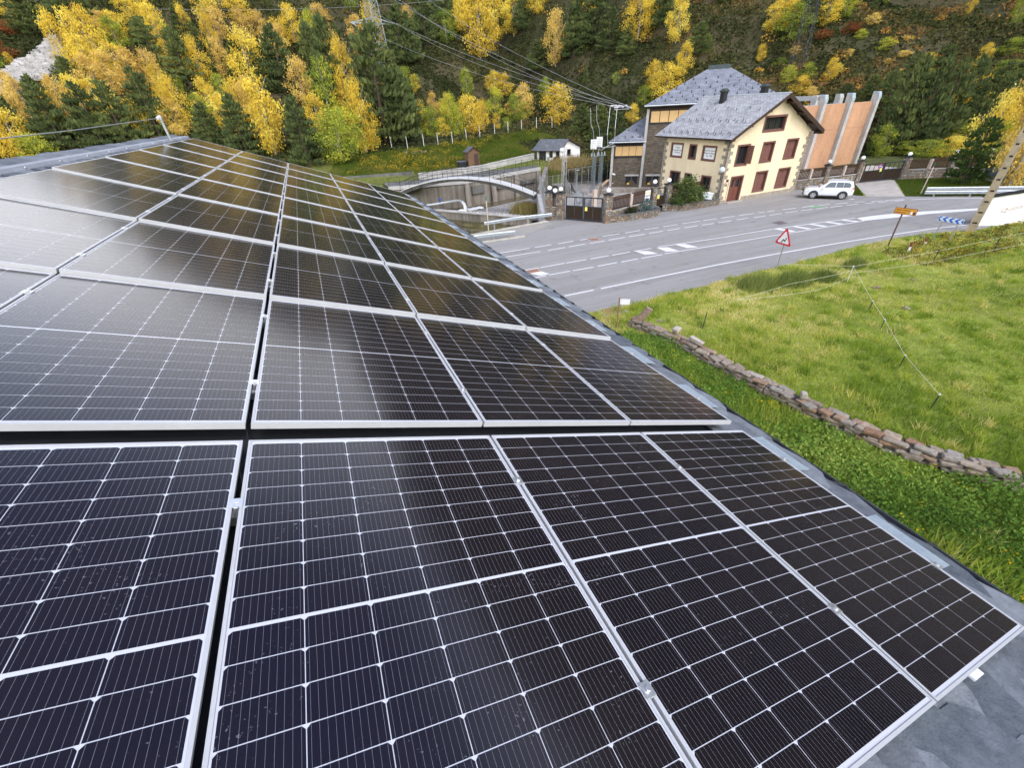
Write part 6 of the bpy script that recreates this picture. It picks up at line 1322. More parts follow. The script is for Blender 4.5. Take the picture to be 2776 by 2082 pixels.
ts_ = thing('cable_support', 'pale pipe framework linking the white boxes to the grey station', 'framework', (36, 53, 4)); mb = MB(); mb.tube([(35.2, 52.4, 4.3), (37, 53.2, 4.2), (39.9, 55.8, 4.0)], .05, 6); mb.tube([(34.4, 52.3, 4.3), (36, 53.4, 3.9), (37.2, 53.6, 4.35), (39.9, 55.9, 4.4)], .04, 6); mb.build('pipe', INS, ts_)
lp = lattice('lattice_mast', 'slim pale lattice mast with a floodlight beside the small cottage', 'mast', 35.0, 61.5, -1.3, 3.9, .55, .4, mat('pale_lattice_paint', (.55, .53, .48), .6, .1), .022, 6); mb = MB(); mb.ball((34.4, 61.2, 3.6), .32, 10, 7); mb.build('floodlight', WHITEPAINT, lp)
for x, y, z0, z1, lb, m_ in ((26.6, 43.9, 0, 3.2, 'grey lamp pole in the yard behind the double gate', STEELG), (24.6, 43.0, 0, 4.3, 'thin dark pole behind the double gate', DARKSTEEL)):
    q = thing('yard_pole', lb, 'pole', (x, y, z0)); mb = MB(); mb.tube([(x, y, z0 - .2), (x, y, z1)], .07 if m_ is STEELG else .05, 8); mb.build('pole', m_, q); mb = MB(); mb.box((x, y - .1, z1 + .03), (.35, .2, .08)); mb.build('head', GALV, q)
for a, b, lb in (((32.2, 50.2, -.6), (35.2, 52.0, -.75), 'red and white barrier tape sagging left of the lattice posts'), ((35.2, 52.0, -.75), (39.4, 54.8, -.4), 'red and white barrier tape sagging right of the lattice posts')):
    q = thing('barrier_tape', lb, 'tape', a)
    for k in range(14):
        f0, f1 = k / 14, (k + 1) / 14; P = lambda f_: tuple(a[i] + (b[i] - a[i]) * f_ - (0 if i < 2 else .25 * 4 * f_ * (1 - f_)) for i in range(3)); mb = MB(); mb.bar(P(f0), P(f1), .012, .09); mb.build('stripe', (mat('tape_red', (.55, .12, .06), .6, .05) if 'tape_red' not in bpy.data.materials else bpy.data.materials['tape_red']) if k % 2 else WHITEPAINT, q)
mb = MB(); mb.bar((30.6, 48.6, -1.2), (39.2, 56.0, -.3), .35, .18); tag(mb.build('timber_beam', mat('raw_timber', (.45, .30, .17), .8, .2, 5)), 'pale timber kerb slanting up toward the grey station', 'beam')
rr_ = thing('cable_reel', 'grey tubular frame lying in the yard behind the double gate', 'frame', (25.6, 42.0, 0)); mb = MB()
for k in range(14): a, b = k * math.pi / 7, (k + 1) * math.pi / 7; mb.tube([(26.0 + .6 * math.cos(a), 42.2 + .2 * math.cos(a), .75 + .6 * math.sin(a)), (26.0 + .6 * math.cos(b), 42.2 + .2 * math.cos(b), .75 + .6 * math.sin(b))], .05, 6)
mb.tube([(25.2, 41.6, 0), (27.2, 42.6, 1.2)], .05, 6); mb.tube([(26.8, 41.8, 0), (25.4, 42.8, 1.3)], .05, 6); mb.build('tube', STEELG, rr_)
# meadow fence
MFP = [(14.45, 87.8, 3.7), (16.99, 86.3, 3.6), (20.2, 87.2, 3.7), (22.96, 87.5, 3.75), (25.7, 87.3, 3.75), (29.0, 88.9, 3.95), (32.5, 90.9, 4.2), (35.8, 91.2, 4.3), (39.5, 93, 4.5), (43.1, 94.1, 4.6), (47.5, 95.9, 4.8), (51.4, 96.1, 4.8)]
mf = thing('meadow_fence', 'wire fence with pale posts along the top of the meadow at the wood edge', 'fence', MFP[0])
PALEP = mat('pale_fence_post', (.66, .62, .56), .8, .12)
for x, y, z in MFP: mb = MB(); mb.tube([(x, y, z - .3), (x, y, z + 2.15)], .06, 6); mb.build('post', PALEP, mf)
for hh in (.5, 1.0, 1.5, 2.0): mb = MB(); mb.tube([(x, y, z + hh) for x, y, z in MFP], .004, 4); mb.build('wire', GALV, mf)
# pylons and lines
PY = mat('pylon_galvanised', (.26, .30, .29), .55, .1, 4, metal=.3)
py1 = lattice('pylon', 'tall grey lattice pylon standing among yellow trees on the slope', 'pylon', 19.5, 112.5, 16.5, 36, 3.0, .9, PY, .06, 12)
for z, w in ((24.5, 4.6), (28.5, 5.4), (32.5, 4.4)):
    mb = MB()
    for sg in (-1, 1): mb.bar((19.5, 112.5, z + .9), (19.5 + sg * w, 112.5 + sg * .8, z), .14); mb.bar((19.5, 112.5, z - .1), (19.5 + sg * w, 112.5 + sg * .8, z), .14)
    mb.build('crossarm', PY, py1)
    for sg in (-1, 1): mb = MB(); mb.tube([(19.5 + sg * w, 112.5 + sg * .8, z), (19.5 + sg * w + .5, 111.2 + sg * .8, z - .5)], .12, 7); mb.build('insulator', INS, py1)
py2 = lattice('pylon', 'dark lattice pylon half lost against the slope above the orange hall', 'pylon', 89.5, 69.5, 11.0, 34, 2.6, .8, mat('dark_pylon_steel', (.06, .065, .06), .7, .1), .04, 13)
WIRE = mat('bright_wire', (.36, .36, .35), .5, .05, metal=.2)
ends = [(38.2, 55.2, 8.75), (38.9, 54.4, 8.75), (39.6, 53.6, 8.72), (38.6, 54.9, 8.5), (39.3, 54.1, 8.5), (40.0, 53.2, 8.45)]
k = 0
for z, w in ((24.5, 4.6), (28.5, 5.4), (32.5, 4.4)):
    for sg in (-1, 1):
        strand(f'power line from the {"lowest" if z < 25 else "middle" if z < 30 else "top"} pylon arm, {"left" if sg < 0 else "right"} side, down to the grey station', [(19.5 + sg * w + .5, 111.2 + sg * .8, z - .5), ends[k]], .018, WIRE, sag=1.4); k += 1
an = thing('line_anchor', 'white insulator strings anchoring the lines at the station eave', 'insulators', (38.5, 54.5, 8.4))
for e_ in ends: mb = MB(); d_ = Vector((40.3, 55.2, 8.6)) - Vector(e_); mb.tube([e_, tuple(Vector(e_) + d_.normalized() * 1.4)], .06, 7); mb.build('insulator', mat('white_insulator', (.75, .74, .76), .3, .05) if 'white_insulator' not in bpy.data.materials else bpy.data.materials['white_insulator'], an)
mb = MB(); mb.bar((38.6, 54.9, 8.3), (40.8, 54.6, 8.3), .08); mb.build('beam', INS, an)
strand('single thin cable crossing the whole slope above the roofs', [(-20, 118, 27.0), (60, 108, 30.5), (150, 70, 37)], .018, WIRE, sag=1.5)
strand('pale guy wire from the station eave down to the yard, left one', [(37.6, 54.4, 8.6), (36.6, 53.2, 5.6), (37.4, 54.0, 4.2)], .025, WHITEPAINT); strand('pale guy wire from the station eave down to the yard, right one', [(38.4, 54.0, 8.6), (37.9, 53.4, 6.2), (38.7, 54.4, 4.6)], .025, WHITEPAINT)

# ================================================================== TREES
def quads(P, size, rs, up=.0, stretch=1.0, dirs=None):
    """one leaf-sized quad per point, random facing; returns V, F"""
    n = len(P); a = rs.normal(size=(n, 3)); a /= np.linalg.norm(a, axis=1)[:, None] + 1e-9
    if dirs is not None: a = dirs + .35 * a; a /= np.linalg.norm(a, axis=1)[:, None] + 1e-9
    b = rs.normal(size=(n, 3)); b[:, 2] += up; b -= a * (a * b).sum(1)[:, None]; b /= np.linalg.norm(b, axis=1)[:, None] + 1e-9
    s = (size * (.6 + .8 * rs.random(n)))[:, None] if np.isscalar(size) else size[:, None]
    u = a * s * .5 * stretch; v = b * s * .5
    V = np.stack([P - u, P + v * .8, P + u, P - v * .8], 1).reshape(-1, 3)
    return V, np.arange(4 * n).reshape(n, 4)
LEAFW = mat('blank_leaf', (.3, .3, .1))
def birch_mesh(seed, slim):
    rs = np.random.default_rng(seed); Ps, T_ = [], []
    nc = 58
    for c in range(nc):
        z = .10 + .88 * (c + rs.random()) / nc; zz = (z - .06) / .94
        env = .5 * (math.sin(math.pi * min(1, zz) ** (.75 if slim else .9)) ** .65) * (1.0 if z > .2 else .75) + .03
        a = rs.random() * 2 * math.pi; rr = env * (rs.random() ** .45) * rs.uniform(.72, 1.08)
        n = int(rs.integers(44, 84)); d = rs.normal(size=(n, 3)) * np.array([.075, .075, .045]); d[:, 2] -= np.abs(rs.normal(size=n)) * .02
        Ps.append(np.array([rr * math.cos(a), rr * math.sin(a), z * .97]) + d * rs.uniform(.7, 1.25)); T_.append(np.full(n, rs.uniform(.18, .82)) + rs.normal(size=n) * .10)
    P = np.concatenate(Ps); P[:, 2] = np.clip(P[:, 2], .03, 1.03); V, F = quads(P, .034, rs, up=.6)
    return npmesh('crown', V, F, LEAFW, tint=np.clip(np.concatenate(T_), 0, 1), parent='mesh')
def conifer_mesh(seed, full):
    """soft pine crown: many short sprays round an uneven cone"""
    rs = np.random.default_rng(seed); Ps, D_, T_ = [], [], []
    nw = 150 if full else 115; lob = rs.uniform(.8, 1.15, 7)
    for w in range(nw):
        z = .05 + .93 * ((w + rs.random()) / nw) ** 1.08; a = rs.random() * 6.28
        L = .5 * ((1 - z) ** (.62 if full else .52)) * lob[int(a / 6.2832 * 7) % 7] * rs.uniform(.72, 1.08) * min(1, .55 + z * 3) + .015
        n = max(14, int(46 * L / .5)); f = .18 + .82 * rs.random(n) ** .6; side = rs.normal(size=n) * .050 * (.4 + L)
        x = np.cos(a) * f * L - np.sin(a) * side; y = np.sin(a) * f * L + np.cos(a) * side
        zz = z + .05 * f * f - .045 * f + rs.normal(size=n) * .012; tt = rs.uniform(.15, .8)
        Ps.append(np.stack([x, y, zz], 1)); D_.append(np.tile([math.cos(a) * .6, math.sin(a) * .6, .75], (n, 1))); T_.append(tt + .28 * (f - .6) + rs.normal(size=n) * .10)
    n = 70; z = 1 - .22 * rs.random(n) ** 1.5; Ps.append(np.stack([rs.normal(size=n) * .03 * (1.02 - z) / .2, rs.normal(size=n) * .03 * (1.02 - z) / .2, z], 1)); D_.append(np.tile([0, 0, 1.0], (n, 1))); T_.append(np.full(n, .5))
    P = np.concatenate(Ps); V, F = quads(P, .036, rs, up=.4, stretch=1.5, dirs=np.concatenate(D_))
    return npmesh('crown', V, F, LEAFW, tint=np.clip(np.concatenate(T_), 0, 1), parent='mesh')
def bush_mesh(seed):
    rs = np.random.default_rng(seed); Ps, T_ = [], []
    for c in range(34):
        a = rs.random() * 6.28; r_ = .42 * math.sqrt(rs.random()); z = .12 + .75 * rs.random() * math.sqrt(max(0, 1 - (r_ / .5) ** 2)); n = int(rs.integers(40, 70))
        Ps.append(np.array([r_ * math.cos(a), r_ * math.sin(a), z]) + rs.normal(size=(n, 3)) * np.array([.085, .085, .09])); T_.append(np.full(n, rs.uniform(.2, .8)) + rs.normal(size=n) * .1)
    P = np.concatenate(Ps); P[:, 2] = np.clip(P[:, 2], .01, 1.05); V, F = quads(P, .06, rs, up=.6)
    return npmesh('crown', V, F, LEAFW, tint=np.clip(np.concatenate(T_), 0, 1), parent='mesh')
def trunk_mesh(seed, conifer):
    rs = random.Random(seed); mb = MB(); r0 = .028 if conifer else .020
    pts = [(0, 0, -.06)] + [(rs.uniform(-.008, .008), rs.uniform(-.008, .008), z) for z in (.12, .3, .5, .72, .95)]
    mb.tube(pts, [r0, r0 * .9, r0 * .75, r0 * .55, r0 * .35, .003], 7)
    for k in range(0 if conifer else 7):
        z = .2 + .09 * k; a = rs.uniform(0, 6.28); l = .30 * (1 - z * .6); mb.tube([(0, 0, z), (l * .5 * math.cos(a), l * .5 * math.sin(a), z + .09), (l * math.cos(a), l * math.sin(a), z + .22)], [r0 * .4, r0 * .26, .002], 5, cap=False)
    me = bpy.data.meshes.new('trunk'); me.from_pydata(mb.v, [], mb.f); me.materials.append(BARKC if conifer else BARKB); return me
BARKC = mat('brown_conifer_bark', (.09, .06, .045), .95, .3, 3); BARKB = mat('grey_birch_bark', (.32, .29, .25), .9, .35, 3)
LY = leafmat('golden_leaves', [(0, (0.386, 0.267, 0.045)), (.45, (0.771, 0.556, 0.0751)), (.75, (0.9, 0.736, 0.112)), (1, (0.9, 0.815, 0.225))])
LO = leafmat('orange_tan_leaves', [(0, (0.391, 0.261, 0.0745)), (.5, (0.751, 0.524, 0.137)), (1, (0.9, 0.737, 0.223))])
LG = leafmat('yellow_green_leaves', [(0, (0.0987, 0.154, 0.0332)), (.45, (0.263, 0.326, 0.0554)), (.75, (0.559, 0.567, 0.0739)), (1, (0.855, 0.721, 0.0924))])
LR = leafmat('russet_leaves', [(0, (0.156, 0.0585, 0.026)), (.5, (0.312, 0.117, 0.0455)), (1, (0.36, 0.234, 0.078))])
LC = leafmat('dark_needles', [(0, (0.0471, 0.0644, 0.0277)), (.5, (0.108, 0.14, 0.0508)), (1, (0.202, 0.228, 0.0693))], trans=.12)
LB = leafmat('blue_needles', [(0, (.05, .09, .085)), (.5, (.11, .17, .16)), (1, (.20, .27, .26))], trans=.1)
LJ = leafmat('juniper_leaves', [(0, (0.0375, 0.06, 0.021)), (.5, (0.09, 0.128, 0.0375)), (1, (0.195, 0.21, 0.0675))], trans=.15)
BI = [birch_mesh(100 + i, i % 2) for i in range(6)]; CO = [conifer_mesh(200 + i, i % 2 == 0) for i in range(6)]; BU = [bush_mesh(300 + i) for i in range(4)]
TB = [trunk_mesh(400 + i, False) for i in range(3)]; TC = [trunk_mesh(410 + i, True) for i in range(2)]
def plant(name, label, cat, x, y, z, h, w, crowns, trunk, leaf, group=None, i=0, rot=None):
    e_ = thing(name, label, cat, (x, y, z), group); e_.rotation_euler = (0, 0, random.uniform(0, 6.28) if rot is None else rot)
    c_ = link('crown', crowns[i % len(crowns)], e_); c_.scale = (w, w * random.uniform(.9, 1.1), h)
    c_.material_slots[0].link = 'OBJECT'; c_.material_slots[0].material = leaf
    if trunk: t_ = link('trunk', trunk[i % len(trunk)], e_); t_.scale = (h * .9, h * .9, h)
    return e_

TREES = [(-15,115.5,4.7,'C',2.7),(-19.7,108.7,6.7,'C',4.3),(-15.6,105.9,7.6,'C',4.6),(-9.9,108,4.5,'C',3.3),(-6.7,105.8,5.8,'C',3.9),(-0.3,102.5,8.5,'C',5.3),(5.6,103.8,8.9,'C',5.2),(8,98.7,12,'C',6),(10.8,104.4,7.8,'C',3.8),(-21.5,114.5,3.3,'C',2.9),(-31.2,103.9,4,'C',4),(-32,90.5,7.7,'C',4.5),(-27.2,90,7.6,'C',4.1),(-24.4,90.3,8.1,'C',4.7),(-20.6,93.8,8.2,'C',4.7),(-8.7,88.1,7.6,'C',4.7),(-13.2,91,5.3,'C',4),(0.1,81,8.3,'C',4.1),(-36.4,116.4,5.6,'C',6.1),(-36.6,90.9,6.6,'C',2.8),(-13,113.8,3.5,'C',2.1),(-22.1,99.6,3.4,'C',2.5),(-3.9,102.4,5.4,'C',3.3),(-28.9,90.5,6,'C',2.7),(-31.4,107.5,8.1,'Y',3.2),(-29.2,108.6,7.8,'Y',3.5),(-26.9,106.7,9.2,'Y',3.5),(-24.8,105.1,6,'Y',3.8),(-29.6,97.1,5.7,'Y',3.3),(-18.5,112.5,7.3,'Y',3.5),(-14.2,115.6,5,'Y',2.4),(-13.3,106.2,7.2,'Y',3.5),(-19,100.7,5.8,'Y',3),(-5.4,102.9,9,'Y',5),(0.9,116,5,'Y',3.6),(4,117.4,6.3,'Y',4),(7.1,115.3,5.1,'Y',3.3),(-8.3,96.1,7.2,'Y',3.7),(-4.4,86.9,10.9,'Y',5.3),(-17.1,94,7.8,'Y',3.9),(-12.7,98.2,6.1,'Y',3.4),(3.4,92.4,6.1,'Y',4),(9.1,94.1,7.4,'Y',3.9),(9.8,86.5,10.4,'Y',3.9),(-38.5,89.1,7.2,'Y',4.1),(-36.3,88.9,6.5,'Y',3.4),(-39.9,120.1,4.1,'Y',2),(-38.4,106.3,1.8,'Y',1),(-20.1,116.8,4.3,'Y',3.3),(-27.7,98.2,5.4,'Y',3.9),(-22.7,93.3,5.6,'Y',3.1),(-33,94.4,4.8,'Y',2.9),(-10.5,93.4,6.2,'Y',3.6),(-24.7,113.8,4.1,'Y',3.7),(-22.2,117.9,4.6,'Y',4.2),(-10.6,121,4.1,'Y',4.5),(-5,122.9,4.8,'Y',4.3),(-28.7,105.7,6.7,'Y',3.8),(-17.6,107.6,5.4,'Y',2.3),(-26,103.8,5.9,'O',4.1),(-22.8,103.5,6.1,'O',4.1),(-28,102.8,5.9,'O',3.5),(-31.4,96,5.5,'O',2.7),(-34.9,93.7,6.3,'O',2.9),(-37,97.2,4.8,'O',2.7),(-17.9,109.6,5.1,'O',2.3),(-9.2,106.6,6.2,'O',3),(-8.9,115.2,5.1,'O',3.4),(2.4,99,7,'O',3.9),(9.5,98.5,11,'O',4.2),(-17.6,93.4,5.6,'O',3.7),(-5.9,93.8,8.4,'O',3.9),(-1.7,119,4.6,'O',3),(10.2,125.6,4.3,'O',4.3),(-26.4,114.5,3.5,'O',3.2),(-20.2,104.1,5.7,'O',3.1),(-4.6,116.4,5.4,'O',2.9),(-34.3,88.1,3.9,'G',4.2),(5.2,81.3,7.4,'G',6.6),(-39.4,104.9,3.3,'G',1.5),(-10.7,103.4,3.8,'G',2.9),(-17.1,104.6,2.5,'G',1.4),(-18.1,115.1,4,'G',2.7),(-24.6,111.3,4.8,'G',3.4),(-14,94.5,5.4,'G',3),(-40.2,115.2,2.7,'R',3),(-39,108.7,1.4,'R',2.6),(-40.3,110.4,1.9,'R',1.6),(14.1,90.4,15,'C',9.6),(17.2,90.4,10.6,'C',7.2),(7.4,98.7,10.4,'C',4.5),(31.9,120.3,8.4,'C',5.6),(24.3,112.9,8.8,'C',5.6),(26.4,114,7.5,'C',4.3),(71.2,117.1,10.4,'C',6.6),(73.4,114.5,9.3,'C',6.1),(74,109.3,7.5,'C',5.2),(69.4,118.1,9.7,'C',5.4),(80.2,99.1,6.5,'C',4.4),(64.4,128.2,6,'C',5.4),(40.7,131.3,6.1,'C',4.9),(75,103.1,5.1,'C',4.2),(67.6,143.9,8.7,'C',5.2),(81.2,87,4.8,'C',4.9),(58.8,82.7,6.1,'C',5.1),(58.4,87.9,6.3,'C',5.3),(58,94.1,5,'C',4.4),(43.5,117.2,12.2,'Y',8.7),(42.4,124.5,7.5,'Y',5.1),(65.9,147.5,9.2,'Y',5.4),(70.2,140.4,6.1,'Y',5.1),(77,102.3,9.7,'Y',6.4),(80.3,93.2,7.8,'Y',3.9),(77.1,86,5.8,'Y',3.5),(72.3,89.4,4.9,'Y',3.2),(72.2,85,6.7,'Y',5.2),(42.5,107.4,4.2,'Y',3),(45.1,106.9,4.2,'Y',3.4),(53.6,97.8,7.6,'Y',5.5),(22,94.5,4.5,'Y',2.6),(25.4,92.1,3.4,'Y',2.6),(31.6,93.8,6.4,'Y',5),(34.5,94.4,5.4,'Y',2.7),(37.9,95.2,3,'Y',1.6),(66.2,87.2,3.5,'Y',2.5),(19.6,116.4,8.5,'Y',3.5),(9.8,96.5,11.4,'Y',3),(8.5,99.1,4.3,'Y',2.8),(10.6,87.9,7.5,'Y',4.3),(24.3,105.8,3,'Y',1.7),(28.7,98.4,4.5,'Y',3),(76.6,123.1,6.6,'Y',6),(80.2,101.1,5.8,'Y',3.4),(63.4,156.1,13.1,'Y',7.6),(66.8,123,11.2,'O',5.2),(46.1,99.3,6.5,'O',3.6),(26.1,99.6,4,'O',2.4),(43.2,100.6,3,'O',1.8),(16.3,116.4,6.6,'O',3.5),(29.6,126.1,3.9,'O',2.7),(36.1,107.1,5.4,'G',2.7),(40,100.9,5.7,'G',3.8),(44,99.2,5.1,'G',3.2),(23,91.7,5,'G',3.8),(27.3,92.6,7,'G',3.5),(40,95.5,2.4,'G',2.1),(22.3,105.2,4.5,'G',4.4),(69.4,87.9,3.5,'G',3.2),(7.6,87.2,6.8,'G',6.2),(28.3,91.7,5.8,'G',2.9),(45.9,98.9,3.6,'G',2.9),(36.6,120,5.8,'G',4.6),(68.1,97,2.5,'G',1.5),(85.5,45.8,11,'C',5),(86.6,43.7,10.8,'C',4.9),(89.8,42.9,10.4,'C',4.5),(91,55.4,3.7,'C',3.5),(94.2,42.9,9.5,'C',4),(103.4,40.4,8.7,'C',5.5),(99.2,41.4,6.6,'C',4.6),(89.7,37,6.8,'C',3.3),(90.4,52.3,6,'C',3.9),(95.2,36.7,7.3,'C',3.6),(95.2,41.8,6.8,'C',3.6),(89.1,58.3,2.2,'C',3),(109.5,42.6,6.5,'C',5),(105.1,53.6,4.4,'C',3.2),(95.7,74.1,5,'C',4.2),(105.6,44.4,5.6,'C',3.8),(96.8,53.4,5.6,'C',4),(97.4,71.8,4.6,'Y',3.8),(87.8,76.6,2.9,'Y',1.7),(90.7,63.2,3.5,'Y',2.1),(92.9,63.5,1.8,'Y',1.4),(85.1,64.1,3.2,'Y',3.1),(104.2,55.5,3,'Y',3),(117.7,53.9,2.9,'Y',1.9),(115.3,54.4,1.5,'Y',1.7),(95.6,43.5,8,'Y',4.1),(86.3,38.4,2.8,'Y',3.4),(73.7,25.4,8.5,'Y',2.9),(93.5,76.8,4.6,'Y',4.5),(92,78.6,4.6,'Y',4.3),(91.4,72.3,1.7,'O',2.1),(85.4,61.9,2.3,'O',2.2),(103.7,67.1,1.8,'O',2.3),(108.4,63.3,1.6,'O',2.3),(96.7,65,1.3,'O',1.4),(103.7,59.5,1.1,'O',2.5),(101.2,57.8,0.9,'O',1.4),(63.7,22.3,8.4,'O',3.6),(100.9,60.2,0.9,'O',1.4),(92.4,75,5.6,'G',5.7),(101,71.1,3.3,'G',3.8),(89,72.8,1.5,'G',2.3),(89.3,66.7,2.4,'G',2.5),(86.3,68.2,2.8,'G',2.8),(102,62.3,1.9,'G',2.6),(112.6,54.4,1.3,'G',2.1),(114.5,48.8,3,'G',4.5),(72.2,28.1,5.3,'G',3.4),(91.4,40.6,3.6,'G',3.8),(84.3,40.3,2.3,'G',4.4),(84.6,43.2,2.1,'G',2.6),(80.9,44.8,4.3,'G',2.8),(100.1,66.2,1.5,'G',2),(100.3,52.1,2.2,'G',2.4),(119.9,51.6,2.7,'G',3.2),(109.1,52.3,1.8,'R',3.5),(99.6,67.9,2.1,'R',2.6),(95.8,70.5,1.7,'R',2.4),(112.3,58.3,2.3,'R',3.1)]

kinds = {'C': ('conifer_tree', 'dark green conifer', CO, TC, LC), 'Y': ('birch_tree', 'golden yellow birch', BI, TB, LY), 'O': ('birch_tree', 'orange tan birch', BI, TB, LO), 'G': ('broadleaf_tree', 'yellow green broadleaf tree', BI, TB, LG), 'R': ('russet_bush', 'russet red bush', BU, None, LR)}
rt = np.random.default_rng(21)
TREES = [list(t_) for t_ in TREES]
n0 = len(TREES); tries = 0
while len(TREES) < n0 + 82 and tries < 4000:      # the wood behind the listed trees
    tries += 1; az = R(rt.uniform(-24, 68)); r_ = rt.uniform(95, 195); x, y = r_ * math.sin(az), r_ * math.cos(az); fd_ = float(foot_dist(x, y))
    if fd_ < 8 or fd_ > 85: continue
    dense = x < 12 or (fd_ > 42)
    if not dense and rt.random() > .45: continue
    if min((x - t_[0]) ** 2 + (y - t_[1]) ** 2 for t_ in TREES) < (9 if dense else 30): continue
    k_ = rt.choice(list('CYOG'), p=[.36, .36, .18, .10] if x < 12 else [.62, .16, .08, .14]); h = rt.uniform(5.5, 9.5) if dense else rt.uniform(3, 6); TREES.append([x, y, h, k_, h * rt.uniform(.38, .6)])
def zone(x, y):
    fd_ = float(foot_dist(x, y))
    if x < -8: return 'in the wood above the slate roof ridge'
    if x < 10: return 'in the wood between roof ridge and pylon'
    if x < 26 and fd_ > 6: return 'around the tall pylon'
    if x < 53 and fd_ <= 9: return 'behind the meadow fence'
    if x < 44: return 'on the slope above the meadow fence'
    if x < 66: return 'on the slope above the grey station'
    if x < 84 and fd_ < 10: return 'behind the orange hall and the wide gate'
    return 'on the slope above the orange hall'
ORD = ['first', 'second', 'third', 'fourth', 'fifth', 'sixth', 'seventh', 'eighth', 'ninth', 'tenth', 'eleventh', 'twelfth', 'thirteenth', 'fourteenth', 'fifteenth', 'sixteenth', 'seventeenth', 'eighteenth', 'nineteenth', 'twentieth'] + [f'{i}th' for i in range(21, 60)]
byz = {}
for t_ in TREES: byz.setdefault((t_[3], zone(t_[0], t_[1])), []).append(t_)
ti = 0
for (k_, z_), lst in byz.items():
    lst.sort(key=lambda t_: math.atan2(t_[0], t_[1])); nm, desc, cr_, tr_, lf_ = kinds[k_]
    for j, (x, y, h, _, w) in enumerate(lst):
        size = ''
        lab = f'{ORD[j]} {size + " " if size else ""}{desc} from the left {z_}' if len(lst) > 1 else f'{size + " " if size else ""}{desc} standing {z_}'
        w_ = max(w, h * .30) * (1.22 if k_ != 'C' else 1.6)
        hh = h * (1.06 if k_ != 'C' else 1.14)
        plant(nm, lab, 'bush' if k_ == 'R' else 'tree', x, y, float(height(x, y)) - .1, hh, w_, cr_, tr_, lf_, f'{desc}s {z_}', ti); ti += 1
for x, y, h, w, lf_, lab in ((72.0, 28.9, 8.6, 4.2, LY, 'large golden birch beside the board fence, nearest the concrete pole'), (74.6, 28.9, 9.4, 4.6, LO, 'large orange tan birch just behind the big golden one near the concrete pole'), (76.2, 26.0, 8.6, 4.4, LY, 'big golden birch behind the concrete pole and double guardrail')):
    plant('birch_tree', lab, 'tree', x, y, float(height(x, y)) - .1, h, w, BI, TB, lf_, 'large birches by the board fence', int(x))
# single plants near the road
plant('spruce_tree', 'lone dark spruce on the lawn beyond the double guardrail', 'tree', 64.0, 26.2, 0, 6.2, 5.0, CO, TC, leafmat('spruce_needles', [(0, (0.0234, 0.0455, 0.0156)), (.5, (0.0585, 0.0975, 0.0286)), (1, (0.117, 0.156, 0.0455))], trans=.12), None, 1)
plant('juniper_bush', 'big spreading green juniper bush in the planter by the yellow house', 'bush', 33.9, 34.5, .40, 2.5, 3.7, BU, None, LJ, None, 0); plant('juniper_bush', 'low juniper branches spreading over the planter edge left of the big bush', 'bush', 32.4, 34.1, .38, 1.15, 1.9, BU, None, LJ, None, 1)
plant('dwarf_spruce', 'dwarf blue spruce in the curved planter below the white notice', 'bush', 28.3, 33.95, .42, 1.15, 2.0, CO, TC, LB, None, 3); plant('rosemary_bush', 'small dark rounded shrub left of the dwarf blue spruce', 'bush', 26.5, 33.85, .40, .85, 1.25, BU, None, leafmat('dark_shrub_leaves', [(0, (.018, .026, .012)), (1, (.06, .07, .03))], trans=.1), None, 2)
# ------------------------------------------------------------------ grass, weeds, undergrowth
GRASS = leafmat('meadow_grass_blades', [(0, (0.13, 0.211, 0.025)), (.35, (0.257, 0.365, 0.0394)), (.65, (0.43, 0.483, 0.0626)), (.85, (0.638, 0.561, 0.153)), (1, (0.793, 0.662, 0.304))], trans=.3, objvar=0)
def field_pts(n, poly, falloff=17.0, power=1.5, seed=0):
    rs = np.random.default_rng(seed); xs_, ys_ = [p_[0] for p_ in poly], [p_[1] for p_ in poly]; out = []; got = 0
    while got < n:
        x = rs.uniform(min(xs_), max(xs_), n); y = rs.uniform(min(ys_), max(ys_), n); d = np.sqrt(x * x + y * y + 90); k = in_poly(x, y, poly) & (rs.random(n) < np.clip((falloff / d) ** power, 0, 1)); out.append(np.stack([x[k], y[k]], 1)); got += int(k.sum())
    return np.concatenate(out)[:n]
verge = [(p_[0], p_[1] + .05) for p_ in near_edge if 4 < p_[0] < 70]
FIELD = [(3.6, -4.0), (3.6, 17.0)] + verge + [(70, -4)]
def near_wall(P, d_):
    m_ = np.full(len(P), 1e9)
    for a, b in zip(WL[:-1], WL[1:]):
        a = np.array(a); b = np.array(b); ab = b - a; t_ = np.clip(((P - a) @ ab) / (ab @ ab), 0, 1); m_ = np.minimum(m_, np.hypot(*(P - a - t_[:, None] * ab).T))
    return m_ > d_
def ground_z(P): 
    z = height(P[:, 0], P[:, 1]); md = np.clip(1 - np.hypot((P[:, 0] - 46.5) / 5.0, (P[:, 1] - 13.6) / 2.6), 0, 1); return z - .02 + .75 * md * md * (3 - 2 * md)
P2 = field_pts(260000, FIELD, seed=5); P2 = P2[near_wall(P2, .13)]
tn = vnoise(P2[:, 0] * .35 + 7, P2[:, 1] * .35 + 3, 11) * .55 + vnoise(P2[:, 0] * 1.7, P2[:, 1] * 1.7, 12) * .45
big_ = vnoise(P2[:, 0] * .16 + 4, P2[:, 1] * .2 + 8, 17); dry = np.clip((P2[:, 1] - 9.0) / 6, 0, 1) * .60 * vnoise(P2[:, 0] * .5, P2[:, 1] * .8, 14) ** 1.3 + .38 * np.clip(big_ - .5, 0, 1) - .30 * np.clip(.45 - big_, 0, 1)
hgt = .05 + .15 * tn ** 1.3 + .10 * np.clip(dry, 0, 1)
V, F = blades('grass', np.column_stack([P2, ground_z(P2)]), hgt, .030, GRASS, '', lean=.9)
